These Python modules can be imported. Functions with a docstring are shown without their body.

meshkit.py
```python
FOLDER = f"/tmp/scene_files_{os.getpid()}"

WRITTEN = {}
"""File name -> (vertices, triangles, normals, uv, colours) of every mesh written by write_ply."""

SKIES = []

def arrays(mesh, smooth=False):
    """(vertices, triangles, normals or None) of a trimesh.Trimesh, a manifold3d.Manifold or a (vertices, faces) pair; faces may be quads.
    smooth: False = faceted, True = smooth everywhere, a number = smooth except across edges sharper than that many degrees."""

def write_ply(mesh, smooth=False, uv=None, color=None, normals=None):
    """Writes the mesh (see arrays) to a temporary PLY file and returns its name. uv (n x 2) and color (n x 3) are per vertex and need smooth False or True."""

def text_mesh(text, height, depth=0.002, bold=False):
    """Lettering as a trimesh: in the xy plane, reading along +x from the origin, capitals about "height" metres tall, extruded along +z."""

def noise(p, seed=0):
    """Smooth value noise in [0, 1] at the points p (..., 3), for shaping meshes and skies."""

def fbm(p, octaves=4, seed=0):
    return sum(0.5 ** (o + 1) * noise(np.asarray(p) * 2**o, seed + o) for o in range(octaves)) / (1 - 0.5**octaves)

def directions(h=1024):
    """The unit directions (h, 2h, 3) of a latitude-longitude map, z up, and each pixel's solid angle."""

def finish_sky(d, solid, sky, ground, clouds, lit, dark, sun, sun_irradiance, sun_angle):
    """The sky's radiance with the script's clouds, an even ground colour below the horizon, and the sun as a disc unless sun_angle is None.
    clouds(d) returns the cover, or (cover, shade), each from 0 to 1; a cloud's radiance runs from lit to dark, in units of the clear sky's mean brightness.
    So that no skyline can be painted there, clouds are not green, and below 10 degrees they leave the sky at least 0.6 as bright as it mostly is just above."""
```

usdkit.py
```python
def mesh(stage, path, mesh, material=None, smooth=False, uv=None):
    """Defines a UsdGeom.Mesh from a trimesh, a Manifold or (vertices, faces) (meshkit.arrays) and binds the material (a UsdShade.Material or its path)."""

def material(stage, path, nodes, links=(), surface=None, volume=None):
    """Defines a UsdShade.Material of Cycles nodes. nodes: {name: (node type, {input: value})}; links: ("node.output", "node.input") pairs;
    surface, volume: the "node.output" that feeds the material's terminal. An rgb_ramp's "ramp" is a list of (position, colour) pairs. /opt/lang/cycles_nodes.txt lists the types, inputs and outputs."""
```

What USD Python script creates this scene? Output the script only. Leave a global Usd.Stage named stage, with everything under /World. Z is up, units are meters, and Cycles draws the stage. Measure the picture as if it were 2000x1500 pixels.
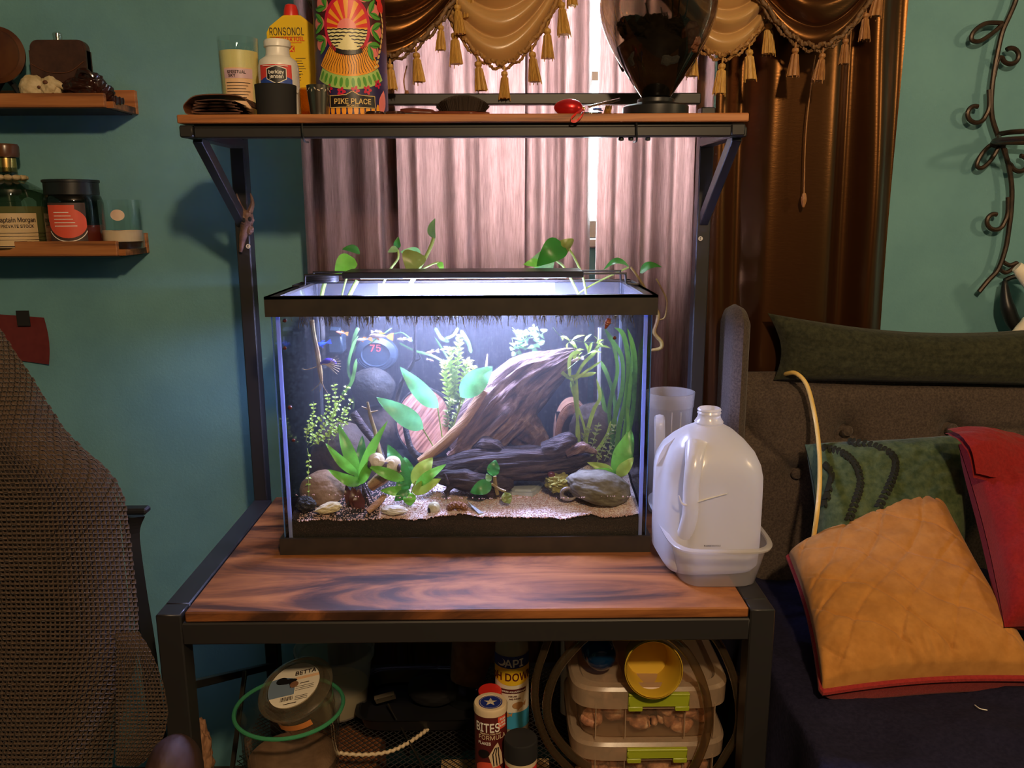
import math, random
import numpy as np, trimesh
from shapely import affinity
from shapely.geometry import Polygon, box as sbox, Point, LineString
from shapely.ops import unary_union
import usdkit, meshkit
from pxr import Usd, UsdGeom, UsdLux, UsdShade, Gf, Sdf, Vt
stage = Usd.Stage.CreateInMemory()
UsdGeom.SetStageUpAxis(stage, 'Z'); UsdGeom.SetStageMetersPerUnit(stage, 1.0)
W = UsdGeom.Xform.Define(stage, '/World'); stage.SetDefaultPrim(W.GetPrim())
UsdGeom.Scope.Define(stage, '/World/Looks')
RNG = random.Random(7); NPR = np.random.default_rng(11)
A = np.array
# ------------------------------------------------------------------ camera
F, PITCH, YAW, ROLL, CAM = 1639.0, .2052, .0096, -.0043, A([0, 0, 1.3111])
_fh = A([math.sin(YAW), math.cos(YAW), 0]); _r0 = A([math.cos(YAW), -math.sin(YAW), 0]); _up = A([0, 0, 1.])
FWD = math.cos(PITCH) * _fh - math.sin(PITCH) * _up; _u0 = math.sin(PITCH) * _fh + math.cos(PITCH) * _up
RIGHT = _r0 * math.cos(ROLL) + _u0 * math.sin(ROLL); DOWN = _r0 * math.sin(ROLL) - _u0 * math.cos(ROLL)
cam = UsdGeom.Camera.Define(stage, '/World/camera')
cam.AddTransformOp().Set(Gf.Matrix4d(*[float(x) for x in np.vstack([np.c_[[RIGHT, -DOWN, -FWD, CAM]].T, [0, 0, 0, 1]]).T.ravel()]))
cam.CreateHorizontalApertureAttr(36.0); cam.CreateVerticalApertureAttr(27.0); cam.CreateFocalLengthAttr(36 * F / 2000)
cam.CreateClippingRangeAttr((0.05, 200)); cam.CreateExposureAttr(0.0)
# ------------------------------------------------------------------ light
LAMP = (0.32, -0.45, 2.12)
lamp = UsdLux.SphereLight.Define(stage, '/World/ceiling_lamp_light'); lamp.AddTranslateOp().Set(LAMP)
lamp.CreateRadiusAttr(.055); lamp.CreateColorAttr(Gf.Vec3f(1.0, .70, .40)); lamp.CreateIntensityAttr(760.0)
lamp2 = UsdLux.SphereLight.Define(stage, '/World/side_lamp_light'); lamp2.AddTranslateOp().Set((1.75, .55, 1.75))
lamp2.CreateRadiusAttr(.07); lamp2.CreateColorAttr(Gf.Vec3f(1.0, .68, .36)); lamp2.CreateIntensityAttr(80.0)
dome = UsdLux.DomeLight.Define(stage, '/World/evening_sky_light'); dome.CreateColorAttr(Gf.Vec3f(.80, .93, 1.0)); dome.CreateIntensityAttr(14.0)
LED = (.47, .52, 1.0); LED_POWER = 185.0
# ------------------------------------------------------------------ helpers
def at(px, py, y=None, z=None, x=None):
    d = RIGHT * ((px - 1000) / F) + DOWN * ((py - 750) / F) + FWD
    t = y / d[1] if y is not None else ((z - CAM[2]) / d[2] if z is not None else x / d[0])
    return CAM + d * t
def S(y): return y * 1.02 / F          # metres per pixel at depth y
_names = {}
def numbered(parent, name):
    k = (parent, name); n = _names.get(k, 0); _names[k] = n + 1
    return name if n == 0 else '%s_%03d' % (name, n)
_loc = {}
def put(p, **kw):
    for k, v in kw.items():
        if v: p.SetCustomDataByKey(k, v)
def thing(name, label, cat, loc=(0, 0, 0), group=None, kind=None):
    path = '/World/' + numbered('/World', name); x = UsdGeom.Xform.Define(stage, path)
    x.AddTranslateOp().Set(tuple(float(v) for v in loc)); _loc[path] = A(loc, float)
    put(x.GetPrim(), label=label, category=cat, group=group, kind=kind)
    return path
def part(parent, name, mesh, m, smooth=40, label=None, kind=None):
    """One mesh (world coordinates) as a part under a thing or a part."""
    path = parent + '/' + numbered(parent, name)
    v, f, n = meshkit.arrays(mesh, False)
    loc = _loc.get(parent, np.zeros(3))
    tm = trimesh.Trimesh(v - loc, f, process=bool(smooth) and len(f) < 60000)
    g = usdkit.mesh(stage, path, tm, m, smooth=smooth)
    g.CreateDoubleSidedAttr(True)
    _loc[path] = loc
    put(g.GetPrim(), label=label, kind=kind)
    return path
def solo(name, mesh, m, label, cat, smooth=40, group=None, kind=None):
    v, f, n = meshkit.arrays(mesh, False); lo, hi = v.min(0), v.max(0)
    path = '/World/' + numbered('/World', name)
    loc = A([(lo[0] + hi[0]) / 2, (lo[1] + hi[1]) / 2, lo[2]])
    g = usdkit.mesh(stage, path, trimesh.Trimesh(v - loc, f, process=bool(smooth) and len(f) < 60000), m, smooth=smooth)
    UsdGeom.Xformable(g).AddTranslateOp().Set(tuple(map(float, loc))); g.CreateDoubleSidedAttr(True)
    put(g.GetPrim(), label=label, category=cat, group=group, kind=kind); _loc[path] = loc
    return path
def struct(name, mesh, m, smooth=False):
    v, f, n = meshkit.arrays(mesh, False)
    g = usdkit.mesh(stage, '/World/' + numbered('/World', name), trimesh.Trimesh(v, f, process=False), m, smooth=smooth)
    put(g.GetPrim(), kind='structure'); return str(g.GetPath())
cat = trimesh.util.concatenate
def box(lo, hi, r=0.0):
    lo, hi = np.minimum(lo, hi).astype(float), np.maximum(lo, hi).astype(float)
    if r <= 0:
        m = trimesh.creation.box(hi - lo); m.apply_translation((lo + hi) / 2); return m
    r = min(r, *((hi - lo) / 2.02)); pts = []
    for i in range(3):
        d = A([r, r, r]); d[i] = 0
        l, h = lo + d, hi - d
        pts += [[(l, h)[a][0], (l, h)[b][1], (l, h)[c][2]] for a in (0, 1) for b in (0, 1) for c in (0, 1)]
    return trimesh.convex.convex_hull(A(pts))
def rbox(lo, hi, r, n=4):
    """Vertical-edge rounded box (rounded rectangle extruded)."""
    p = sbox(lo[0] + r, lo[1] + r, hi[0] - r, hi[1] - r).buffer(r, quad_segs=n)
    m = trimesh.creation.extrude_polygon(p, hi[2] - lo[2], engine='earcut'); m.apply_translation([0, 0, lo[2]]); return m
def bar(p, q, w, h=None, up=(0, 0, 1)):
    """Rectangular bar from p to q."""
    p, q = A(p, float), A(q, float); h = h or w; d = q - p; L = np.linalg.norm(d); d /= L
    s = np.cross(d, up); s /= np.linalg.norm(s); u = np.cross(s, d)
    m = box([-w / 2, -h / 2, 0], [w / 2, h / 2, L], min(w, h) * .08)
    T = np.eye(4); T[:3, 0], T[:3, 1], T[:3, 2], T[:3, 3] = s, u, d, p; m.apply_transform(T); return m
def spline(P, n=24, closed=False):
    P = A(P, float); k = len(P)
    if k < 3: return A([P[0] + (P[-1] - P[0]) * t for t in np.linspace(0, 1, n)])
    out = []
    tt = np.linspace(0, k - 1, n)
    for t in tt:
        i = min(int(t), k - 2); f = t - i
        p0, p1, p2, p3 = P[max(i - 1, 0)], P[i], P[i + 1], P[min(i + 2, k - 1)]
        out.append(.5 * ((2 * p1) + (-p0 + p2) * f + (2 * p0 - 5 * p1 + 4 * p2 - p3) * f * f + (-p0 + 3 * p1 - 3 * p2 + p3) * f ** 3))
    return A(out)
def frames(P):
    t = np.gradient(P, axis=0); t /= np.linalg.norm(t, axis=1, keepdims=True) + 1e-12
    a = np.zeros_like(P); r = A([0, 0, 1.]) if abs(t[0][2]) < .9 else A([0, 1., 0])
    for i in range(len(P)):
        r = r - t[i] * (r @ t[i]); r /= np.linalg.norm(r) + 1e-12; a[i] = r
    return t, a, np.cross(t, a)
def tube(P, R, sides=8, n=24, fn=None, sm=True, squash=1.0):
    """Swept tube with radii R (scalar or list along the path); fn(s, ang) multiplies the radius."""
    P = spline(P, n) if sm else A(P, float); n = len(P)
    R = np.interp(np.linspace(0, 1, n), np.linspace(0, 1, np.size(R)), np.atleast_1d(R).astype(float))
    t, a, b = frames(P); ang = np.arange(sides) * 2 * np.pi / sides
    rr = np.repeat(R[:, None], sides, 1)
    if fn is not None: rr = rr * fn(np.linspace(0, 1, n)[:, None] + 0 * ang, ang[None] + 0 * rr)
    V = P[:, None] + rr[..., None] * (np.cos(ang)[None, :, None] * a[:, None] + squash * np.sin(ang)[None, :, None] * b[:, None])
    V = V.reshape(-1, 3); i, j = np.meshgrid(np.arange(n - 1), np.arange(sides), indexing='ij')
    q = np.stack([i * sides + j, i * sides + (j + 1) % sides, (i + 1) * sides + (j + 1) % sides, (i + 1) * sides + j], -1).reshape(-1, 4)
    f = np.vstack([q[:, [0, 1, 2]], q[:, [0, 2, 3]]]); k = len(V)
    V = np.vstack([V, P[0], P[-1]]); e = np.arange(sides); e2 = (e + 1) % sides
    f = np.vstack([f, np.c_[np.full(sides, k), e2, e], np.c_[np.full(sides, k + 1), (n - 1) * sides + e, (n - 1) * sides + e2]])
    return trimesh.Trimesh(V, f, process=False)
def lathe(prof, c=(0, 0, 0), n=40, axis=None):
    """prof: (radius, height) pairs from bottom to top, revolved about z through c (or along axis)."""
    prof = A(prof, float); k = len(prof); ang = np.arange(n) * 2 * np.pi / n
    V = np.stack([prof[:, None, 0] * np.cos(ang), prof[:, None, 0] * np.sin(ang), np.repeat(prof[:, None, 1], n, 1)], -1).reshape(-1, 3)
    i, j = np.meshgrid(np.arange(k - 1), np.arange(n), indexing='ij')
    q = np.stack([i * n + j, i * n + (j + 1) % n, (i + 1) * n + (j + 1) % n, (i + 1) * n + j], -1).reshape(-1, 4)
    m = trimesh.Trimesh(V, np.vstack([q[:, [0, 1, 2]], q[:, [0, 2, 3]]]), process=False)
    if axis is not None: m.apply_transform(trimesh.geometry.align_vectors([0, 0, 1], A(axis, float) / np.linalg.norm(axis)))
    m.apply_translation(c); return m
def grid(Pt, closed=False):
    """Grid of points (n, m, 3) as a surface."""
    n, m = Pt.shape[:2]; i, j = np.meshgrid(np.arange(n - 1), np.arange(m - (not closed)), indexing='ij')
    q = np.stack([i * m + j, i * m + (j + 1) % m, (i + 1) * m + (j + 1) % m, (i + 1) * m + j], -1).reshape(-1, 4)
    return trimesh.Trimesh(Pt.reshape(-1, 3), np.vstack([q[:, [0, 1, 2]], q[:, [0, 2, 3]]]), process=False)
def blob(c, r, amp=.15, freq=2.0, seed=0, sub=4, flat=None, rot=0, oct=4):
    m = trimesh.creation.icosphere(sub, 1.0); v = m.vertices
    d = 1 + amp * (meshkit.fbm(v * freq + 10 + seed * 3.7, oct, seed) - .5) * 2
    v = v * d[:, None]
    if flat is not None: v[:, 2] = np.maximum(v[:, 2], flat)
    v = v * A(r, float)
    if rot: v = v @ trimesh.transformations.rotation_matrix(rot, [0, 0, 1])[:3, :3].T
    return trimesh.Trimesh(v + A(c), m.faces, process=False)
def tri(poly):
    out = []
    for g in getattr(poly, 'geoms', [poly]):
        if g.geom_type == 'Polygon' and g.area > 1e-12:
            v, f = trimesh.creation.triangulate_polygon(g, engine='earcut')
            if len(f): out.append((A(v), A(f)))
    if not out: return None
    V, Fc, k = [], [], 0
    for v, f in out: V.append(v); Fc.append(f + k); k += len(v)
    return np.vstack(V), np.vstack(Fc)
def decal(poly, fn, step=None):
    """Flat print: shapely polygon (2D, metres) laid on a surface by fn(x, y) -> xyz; cut in strips of width step so that it bends."""
    if step:
        x0, y0, x1, y1 = poly.bounds; ps = []
        for k in range(int(math.floor(x0 / step)), int(math.ceil(x1 / step))):
            c = poly.intersection(sbox(k * step, y0 - 1, (k + 1) * step, y1 + 1))
            if not c.is_empty: ps.append(c)
    else: ps = [poly]
    V, Fc, k = [], [], 0
    for p in ps:
        r = tri(p)
        if r: V.append(r[0]); Fc.append(r[1] + k); k += len(r[0])
    if not V: return trimesh.Trimesh()
    V, Fc = np.vstack(V), np.vstack(Fc)
    return trimesh.Trimesh(fn(V[:, 0], V[:, 1]), Fc, process=False)
def on_cyl(c, r, z0, a0=0.0, off=.0004, rfun=None):
    """Maps (x, y) to a cylinder about c: x = arc length from the camera-facing line (angle a0), y = height above z0."""
    def fn(x, y):
        base = math.atan2(CAM[1] - c[1], CAM[0] - c[0]) + a0
        rr = (rfun(y) if rfun else r) + off; th = base + np.asarray(x) / r
        return np.stack([c[0] + rr * np.cos(th), c[1] + rr * np.sin(th), z0 + np.asarray(y) + 0 * th], -1)
    return fn
def on_plane(o, ux, uy, off=.0005):
    o, ux, uy = A(o, float), A(ux, float), A(uy, float); ux /= np.linalg.norm(ux); uy /= np.linalg.norm(uy); nn = np.cross(ux, uy)
    return lambda x, y: o + np.asarray(x)[:, None] * ux + np.asarray(y)[:, None] * uy + nn * off
def text(s, h, fn, x=0.0, y=0.0, bold=True, center=True, sx=1.0, depth=.0003, arc=None):
    m = meshkit.text_mesh(s, h, depth, bold); v = A(m.vertices); w = v[:, 0].max() + v[:, 0].min()
    vx = (v[:, 0] - (w / 2 if center else 0)) * sx + x
    p = fn(vx, v[:, 1] + y + (arc(vx) if arc else 0)); q = fn(vx + 1e-5, v[:, 1] + y); q2 = fn(vx, v[:, 1] + y + 1e-5)
    nn = np.cross(q - p, q2 - p); nn /= np.linalg.norm(nn, axis=1, keepdims=True) + 1e-15
    return trimesh.Trimesh(p + nn * v[:, 2:], m.faces, process=False)
def ell(cx, cy, a, b=None, rot=0, n=10): return affinity.translate(affinity.rotate(affinity.scale(Point(0, 0).buffer(1, quad_segs=n), a, b or a), rot, origin=(0, 0)), cx, cy)
def leafpoly(x, y, L, w, ang, k=1.0):
    t = np.linspace(0, 1, 10); h = w * np.sin(np.pi * t ** k) / 2
    p = Polygon(np.r_[np.c_[t * L, h], np.c_[t * L, -h][::-1]]).buffer(0)
    return affinity.translate(affinity.rotate(p, ang, origin=(0, 0)), x, y)
def leaf(base, tip, w, nrm=(0, -1, 0), bend=0.0, cup=.15, shape=.8, n=9, wave=0.0, pet=0.0, seed=0):
    """A blade from base to tip, width w, facing nrm; bend lifts the middle along the normal."""
    base, tip = A(base, float), A(tip, float); d = tip - base; L = np.linalg.norm(d); d /= L
    nn = A(nrm, float); nn = nn - d * (nn @ d); nn /= np.linalg.norm(nn) + 1e-12; s = np.cross(d, nn)
    t = np.linspace(0, 1, n); h = np.sin(np.pi * t ** shape) ** .8 * w / 2; h[-1] = 0; h[0] = max(h[0], w * .04)
    c = base + t[:, None] * d * L + (np.sin(np.pi * t) * bend * L)[:, None] * nn
    cols = []
    for u in (-1, -.5, 0, .5, 1):
        wv = wave * w * np.sin(t * 14 + u * 2 + seed) * abs(u)
        cols.append(c + (u * h)[:, None] * s + ((abs(u) * cup) * h + wv)[:, None] * nn)
    return grid(np.stack(cols, 1))
# ------------------------------------------------------------------ materials
def mat(name, col, rough=.5, metal=0.0, col2=None, scale=20.0, stretch=(1, 1, 1), lo=.35, hi=.65, bump=0.0, bscale=None, bstretch=None, bdist=.002, detail=4.0, coat=0.0, sheen=0.0, spec=.5, emit=None, transl=None, sss=0.0, stops=None, distort=0.0, rot=None, tint=None):
    nodes = {'p': ('principled_bsdf', dict(base_color=col, roughness=rough, metallic=metal, coat_weight=coat, sheen_weight=sheen, specular_ior_level=spec))}; links = []
    if tint: nodes['p'][1]['specular_tint'] = tint
    if sss: nodes['p'][1].update(subsurface_weight=sss, subsurface_radius=(.01, .006, .004), subsurface_scale=1.0)
    if emit: nodes['p'][1].update(emission_color=emit[0], emission_strength=emit[1])
    if col2 is not None or bump or stops: nodes['tc'] = ('texture_coordinate', {})
    if col2 is not None or stops:
        nodes['mp'] = ('mapping', {'scale': stretch}); nodes['n'] = ('noise_texture', dict(scale=scale, detail=detail, roughness=.6, distortion=distort))
        nodes['r'] = ('rgb_ramp', {'ramp': stops or [(lo, col), (hi, col2)]})
        if rot: nodes['mr'] = ('mapping', {'rotation': rot}); links += [('tc.object', 'mr.vector'), ('mr.vector', 'mp.vector')]
        else: links.append(('tc.object', 'mp.vector'))
        links += [('mp.vector', 'n.vector'), ('n.fac', 'r.fac'), ('r.color', 'p.base_color')]
    if bump:
        nodes['mb'] = ('mapping', {'scale': bstretch or stretch}); nodes['nb'] = ('noise_texture', dict(scale=bscale or scale * 3, detail=4.0, roughness=.6))
        nodes['b'] = ('bump', dict(strength=bump, distance=bdist)); links += [('mr.vector' if rot and 'mr' in nodes else 'tc.object', 'mb.vector'), ('mb.vector', 'nb.vector'), ('nb.fac', 'b.height'), ('b.normal', 'p.normal')]
    surf = 'p.BSDF'
    if transl:
        nodes['t'] = ('translucent_bsdf', {'color': transl[0]}); nodes['x'] = ('mix_closure', {'fac': transl[1]})
        links += [('p.BSDF', 'x.closure1'), ('t.BSDF', 'x.closure2')]; surf = 'x.closure'
        if 'r' in nodes and len(transl) > 2: links.append(('r.color', 't.color'))
        if bump: links.append(('b.normal', 't.normal'))
    return usdkit.material(stage, '/World/Looks/' + name, nodes, links, surf)
def pane_mat(name, tint=(1, 1, 1), gloss=1.0, ior=1.45, rough=.0, base=0.0):
    """Clear thin wall: transparent, with reflections by fresnel (plus a constant share, base, of milky diffuse)."""
    r0 = ((ior - 1) / (ior + 1)) ** 2
    nodes = {'t': ('transparent_bsdf', {'color': tint}), 'g': ('glossy_bsdf', {'color': (gloss,) * 3, 'roughness': rough}), 'lw': ('layer_weight', {'blend': .5}), 'pw': ('math', {'math_type': 'power', 'value2': 4.0}),
             'ma': ('math', {'math_type': 'multiply_add', 'value2': .92 - r0, 'value3': r0}), 'm': ('mix_closure', {})}
    links = [('ma.value', 'm.fac'), ('t.BSDF', 'm.closure1'), ('g.BSDF', 'm.closure2'), ('lw.facing', 'pw.value1'), ('pw.value', 'ma.value1')]; surf = 'm.closure'
    if base:
        b, c = base; nodes['d'] = ('diffuse_bsdf', {'color': c}); nodes['tl'] = ('translucent_bsdf', {'color': c}); nodes['q'] = ('mix_closure', {'fac': .5}); nodes['m2'] = ('mix_closure', {'fac': b})
        links += [('d.BSDF', 'q.closure1'), ('tl.BSDF', 'q.closure2'), ('t.BSDF', 'm2.closure1'), ('q.closure', 'm2.closure2')]
        links[1] = ('m2.closure', 'm.closure1')
    return usdkit.material(stage, '/World/Looks/' + name, nodes, links, surf)
M = {}
M['wall'] = mat('teal_wall', (.135, .315, .355), .75, col2=(.165, .37, .40), scale=5, bump=.25, bscale=160, bdist=.0015)
M['ceil'] = mat('ceiling_paint', (.22, .20, .18), .8)
M['floor'] = mat('dark_floor', (.05, .032, .022), .5, col2=(.09, .055, .035), scale=3, stretch=(1, 8, 1))
M['wood'] = mat('rustic_wood', (.5, .2, .06), .50, scale=1.9, stretch=(1, 4.5, 4.5), detail=9, distort=1.3, bump=.25, bscale=9, bstretch=(1.2, 30, 30), bdist=.001, spec=.3,
    stops=[(.30, (.020, .010, .008)), (.43, (.070, .028, .015)), (.50, (.22, .075, .024)), (.58, (.36, .13, .038)), (.66, (.42, .17, .055)), (.76, (.12, .045, .02))])
M['wood_edge'] = mat('rustic_wood_edge', (.5, .2, .06), .5, scale=3.0, stretch=(1, 4, 25), detail=8, distort=.4, stops=[(.3, (.10, .032, .012)), (.5, (.40, .14, .04)), (.7, (.52, .22, .075))])
M['steel'] = mat('black_steel', (.022, .02, .02), .42, bump=.1, bscale=400, bdist=.0003)
M['black'] = mat('black_plastic', (.012, .012, .013), .38)
M['blackmat'] = mat('black_matte', (.012, .011, .012), .8)
M['frame'] = mat('tank_frame_plastic', (.022, .017, .014), .45, col2=(.035, .026, .02), scale=30)
M['white'] = mat('white_plastic', (.82, .78, .72), .35)
M['cream'] = mat('cream_plastic', (.82, .74, .60), .35)
M['brass'] = mat('brass', (.75, .48, .16), .25, metal=1.0)
M['chrome'] = mat('chrome', (.7, .68, .66), .18, metal=1.0)
M['glass'] = pane_mat('clear_glass', (.97, .99, .985))
M['tankglass'] = pane_mat('tank_glass', (.985, .995, .99), gloss=.45)
M['glass_edge'] = mat('glass_edge', (.25, .45, .75), .15, transl=((.3, .55, .9), .6))
M['silicone'] = mat('silicone_seal', (.35, .42, .75), .3, transl=((.5, .6, 1.0), .5))
M['frost'] = pane_mat('frosted_plastic', (.9, .9, .9), gloss=.5, rough=.25, base=(.62, (.86, .83, .82)))
M['frost2'] = pane_mat('thin_cloudy_plastic', (.92, .9, .88), gloss=.5, rough=.2, base=(.30, (.74, .70, .66)))
M['boxplastic'] = pane_mat('box_plastic', (.95, .9, .82), gloss=.6, rough=.2, base=(.22, (.75, .55, .38)))
M['boxlid'] = pane_mat('box_lid_plastic', (.85, .8, .72), gloss=.6, rough=.25, base=(.62, (.80, .60, .42)))
def curtain_mat(name, c, sat, tl, fac):
    n = {'tc': ('texture_coordinate', {}), 'mp': ('mapping', {'scale': (90, 90, 5)}), 'n': ('noise_texture', {'scale': 5.0, 'detail': 6.0, 'roughness': .65}),
         'r': ('rgb_ramp', {'ramp': [(.3, tuple(.55 * v for v in tl)), (.62, tl)]}), 'r2': ('rgb_ramp', {'ramp': [(.3, c), (.65, tuple(1.5 * v for v in c))]}),
         'b': ('bump', {'strength': .35, 'distance': .002}), 'p': ('principled_bsdf', {'roughness': .38, 'specular_ior_level': .75, 'specular_tint': sat, 'sheen_weight': .15}),
         't': ('translucent_bsdf', {}), 'x': ('mix_closure', {}), 'lw': ('layer_weight', {'blend': .5}), 'ma': ('math', {'math_type': 'multiply_add', 'value2': -1.15 * fac, 'value3': 1.12 * fac, 'use_clamp': True})}
    return usdkit.material(stage, '/World/Looks/' + name, n, [('tc.object', 'mp.vector'), ('mp.vector', 'n.vector'), ('n.fac', 'r.fac'), ('n.fac', 'r2.fac'), ('n.fac', 'b.height'),
        ('r2.color', 'p.base_color'), ('b.normal', 'p.normal'), ('r.color', 't.color'), ('p.BSDF', 'x.closure1'), ('t.BSDF', 'x.closure2'), ('lw.facing', 'ma.value1'), ('ma.value', 'x.fac')], 'x.closure')
M['curtain'] = curtain_mat('satin_curtain', (.036, .015, .009), (1, .55, .25), (.80, .55, .53), .45)
M['goldsatin'] = mat('gold_satin', (.62, .36, .13), .32, spec=.8, sheen=.2, bump=.12, bscale=60, bstretch=(1, 1, 4), transl=((.6, .38, .16), .25))
M['brownsatin'] = mat('brown_satin', (.026, .010, .0045), .29, spec=1.0, tint=(1, .45, .15), bump=.1, bscale=60, bstretch=(1, 1, 4))
M['gimp'] = mat('gold_braid', (.42, .22, .06), .6, col2=(.22, .10, .03), scale=180)
M['gimpdark'] = mat('brown_braid', (.10, .05, .02), .6, col2=(.2, .1, .035), scale=180)
M['tassel'] = mat('gold_tassel', (.62, .36, .08), .55, col2=(.40, .20, .04), scale=60, stretch=(6, 6, 1))
M['tasseldark'] = mat('copper_tassel', (.42, .20, .06), .55, col2=(.26, .10, .03), scale=60, stretch=(6, 6, 1))
# ------------------------------------------------------------------ room
YW = 1.80
wx0, wx1 = at(778, 300, y=YW)[0], at(1366, 300, y=YW)[0]; wz0, wz1 = at(1000, 466, y=YW)[2], 2.05
struct('wall_back', cat([box((-2.4, YW, 0), (wx0, YW + .14, 2.45)), box((wx1, YW, 0), (2.6, YW + .14, 2.45)), box((wx0, YW, 0), (wx1, YW + .14, wz0)), box((wx0, YW, wz1), (wx1, YW + .14, 2.45))]), M['wall'])
struct('wall_left', box((-2.54, -2.4, 0), (-2.4, YW + .14, 2.45)), M['wall'])
struct('wall_right', box((2.6, -2.4, 0), (2.74, YW + .14, 2.45)), M['wall'])
struct('wall_front', box((-2.54, -2.54, 0), (2.74, -2.4, 2.45)), mat('dark_front_wall', (.05, .045, .04), .8))
struct('ceiling', box((-2.54, -2.54, 2.45), (2.74, YW + .14, 2.55)), M['ceil'])
struct('floor', box((-2.54, -2.54, -.1), (2.74, YW + .14, 0)), M['floor'])
w1 = thing('window_1', '', '', (wx0, YW + .05, wz0)); put(stage.GetPrimAtPath(w1), kind='structure')
zr = at(1150, 150, y=YW + .07)[2]
part(w1, 'window_frame', cat([box((wx0, YW + .05, wz0), (wx0 + .03, YW + .11, wz1)), box((wx1 - .03, YW + .05, wz0), (wx1, YW + .11, wz1)), box((wx0, YW + .05, wz0), (wx1, YW + .11, wz0 + .035)), box((wx0, YW + .05, wz1 - .03), (wx1, YW + .11, wz1))]), M['white'])
part(w1, 'sash_rail', box((wx0 + .03, YW + .06, zr - .012), (wx1 - .03, YW + .10, zr + .012), .003), M['white'])
part(w1, 'window_sill', box((wx0, YW - .005, wz0 - .02), (wx1, YW + .05, wz0), .003), M['white'])
part(w1, 'pane', cat([box((wx0 + .03, YW + .078, wz0 + .035), (wx1 - .03, YW + .082, zr - .012)), box((wx0 + .03, YW + .078, zr + .012), (wx1 - .03, YW + .082, wz1 - .03))]), M['glass'], smooth=False)
# ------------------------------------------------------------------ desk with raised shelf
dx0, dx1, dy0, dy1 = -.4994, .3878, 1.1085, 1.622
DT = .75; bw = .036
wxa, wxb = at(357, 1180, y=dy0)[0], at(1464, 1180, y=dy0)[0]
SY0, SY1 = 1.362, 1.64; SZ = at(900, 222, y=SY0)[2]; SZb = at(900, 239, y=SY0)[2]; RZ0 = at(900, 268, y=SY0 + .008)[2]; RZ1 = at(900, 247, y=SY0 + .008)[2]
desk = thing('desk', 'black steel and rustic wood desk with raised upper shelf holding the lit aquarium', 'desk', (dx0, dy0, 0))
part(desk, 'tabletop', box((wxa, dy0 + .002, DT - .016), (wxb, dy1 - .02, DT), .002), M['wood'], smooth=False, label='brown rustic wood tabletop with dark weathered stains')
part(desk, 'front_rail', box((dx0 + bw, dy0, DT - .050), (dx1 - bw, dy0 + .03, DT - .0165), .002), M['steel'])
part(desk, 'rear_rail', box((dx0 + bw, dy1 - .03, DT - .05), (dx1 - bw, dy1, DT - .0165), .002), M['steel'])
for xa, xb in ((dx0, dx0 + bw), (dx1 - bw, dx1)):
    part(desk, 'side_rail', box((xa, dy0 + bw, DT - .042), (xb, dy1 - .03, DT - .003), .002), M['steel'])
    part(desk, 'leg', box((xa, dy0, 0), (xb, dy0 + bw, DT - .003), .002), M['steel'])
for xa in (dx0 + .0005, dx1 - .0255):
    pz = SZ + (.035)
    part(desk, 'rear_post', box((xa, dy1 - .029, 0), (xa + .026, dy1 + .002, pz), .002), M['steel'])
    part(desk, 'side_brace', bar((xa + .012, dy0 + .02, .62), (xa + .012, dy1 - .02, .38), .018, .012), M['steel'])
    yb = dy1 - .02
    part(desk, 'shelf_bracket', bar((xa + .013, SY0 + .035, RZ0 + .004), (xa + .013, yb, RZ0 - .135), .022, .016, up=(1, 0, 0)), M['steel'])
    part(desk, 'shelf_side_rail', box((xa, SY0 + .02, RZ0), (xa + .026, yb, RZ1), .002), M['steel'])
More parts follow.
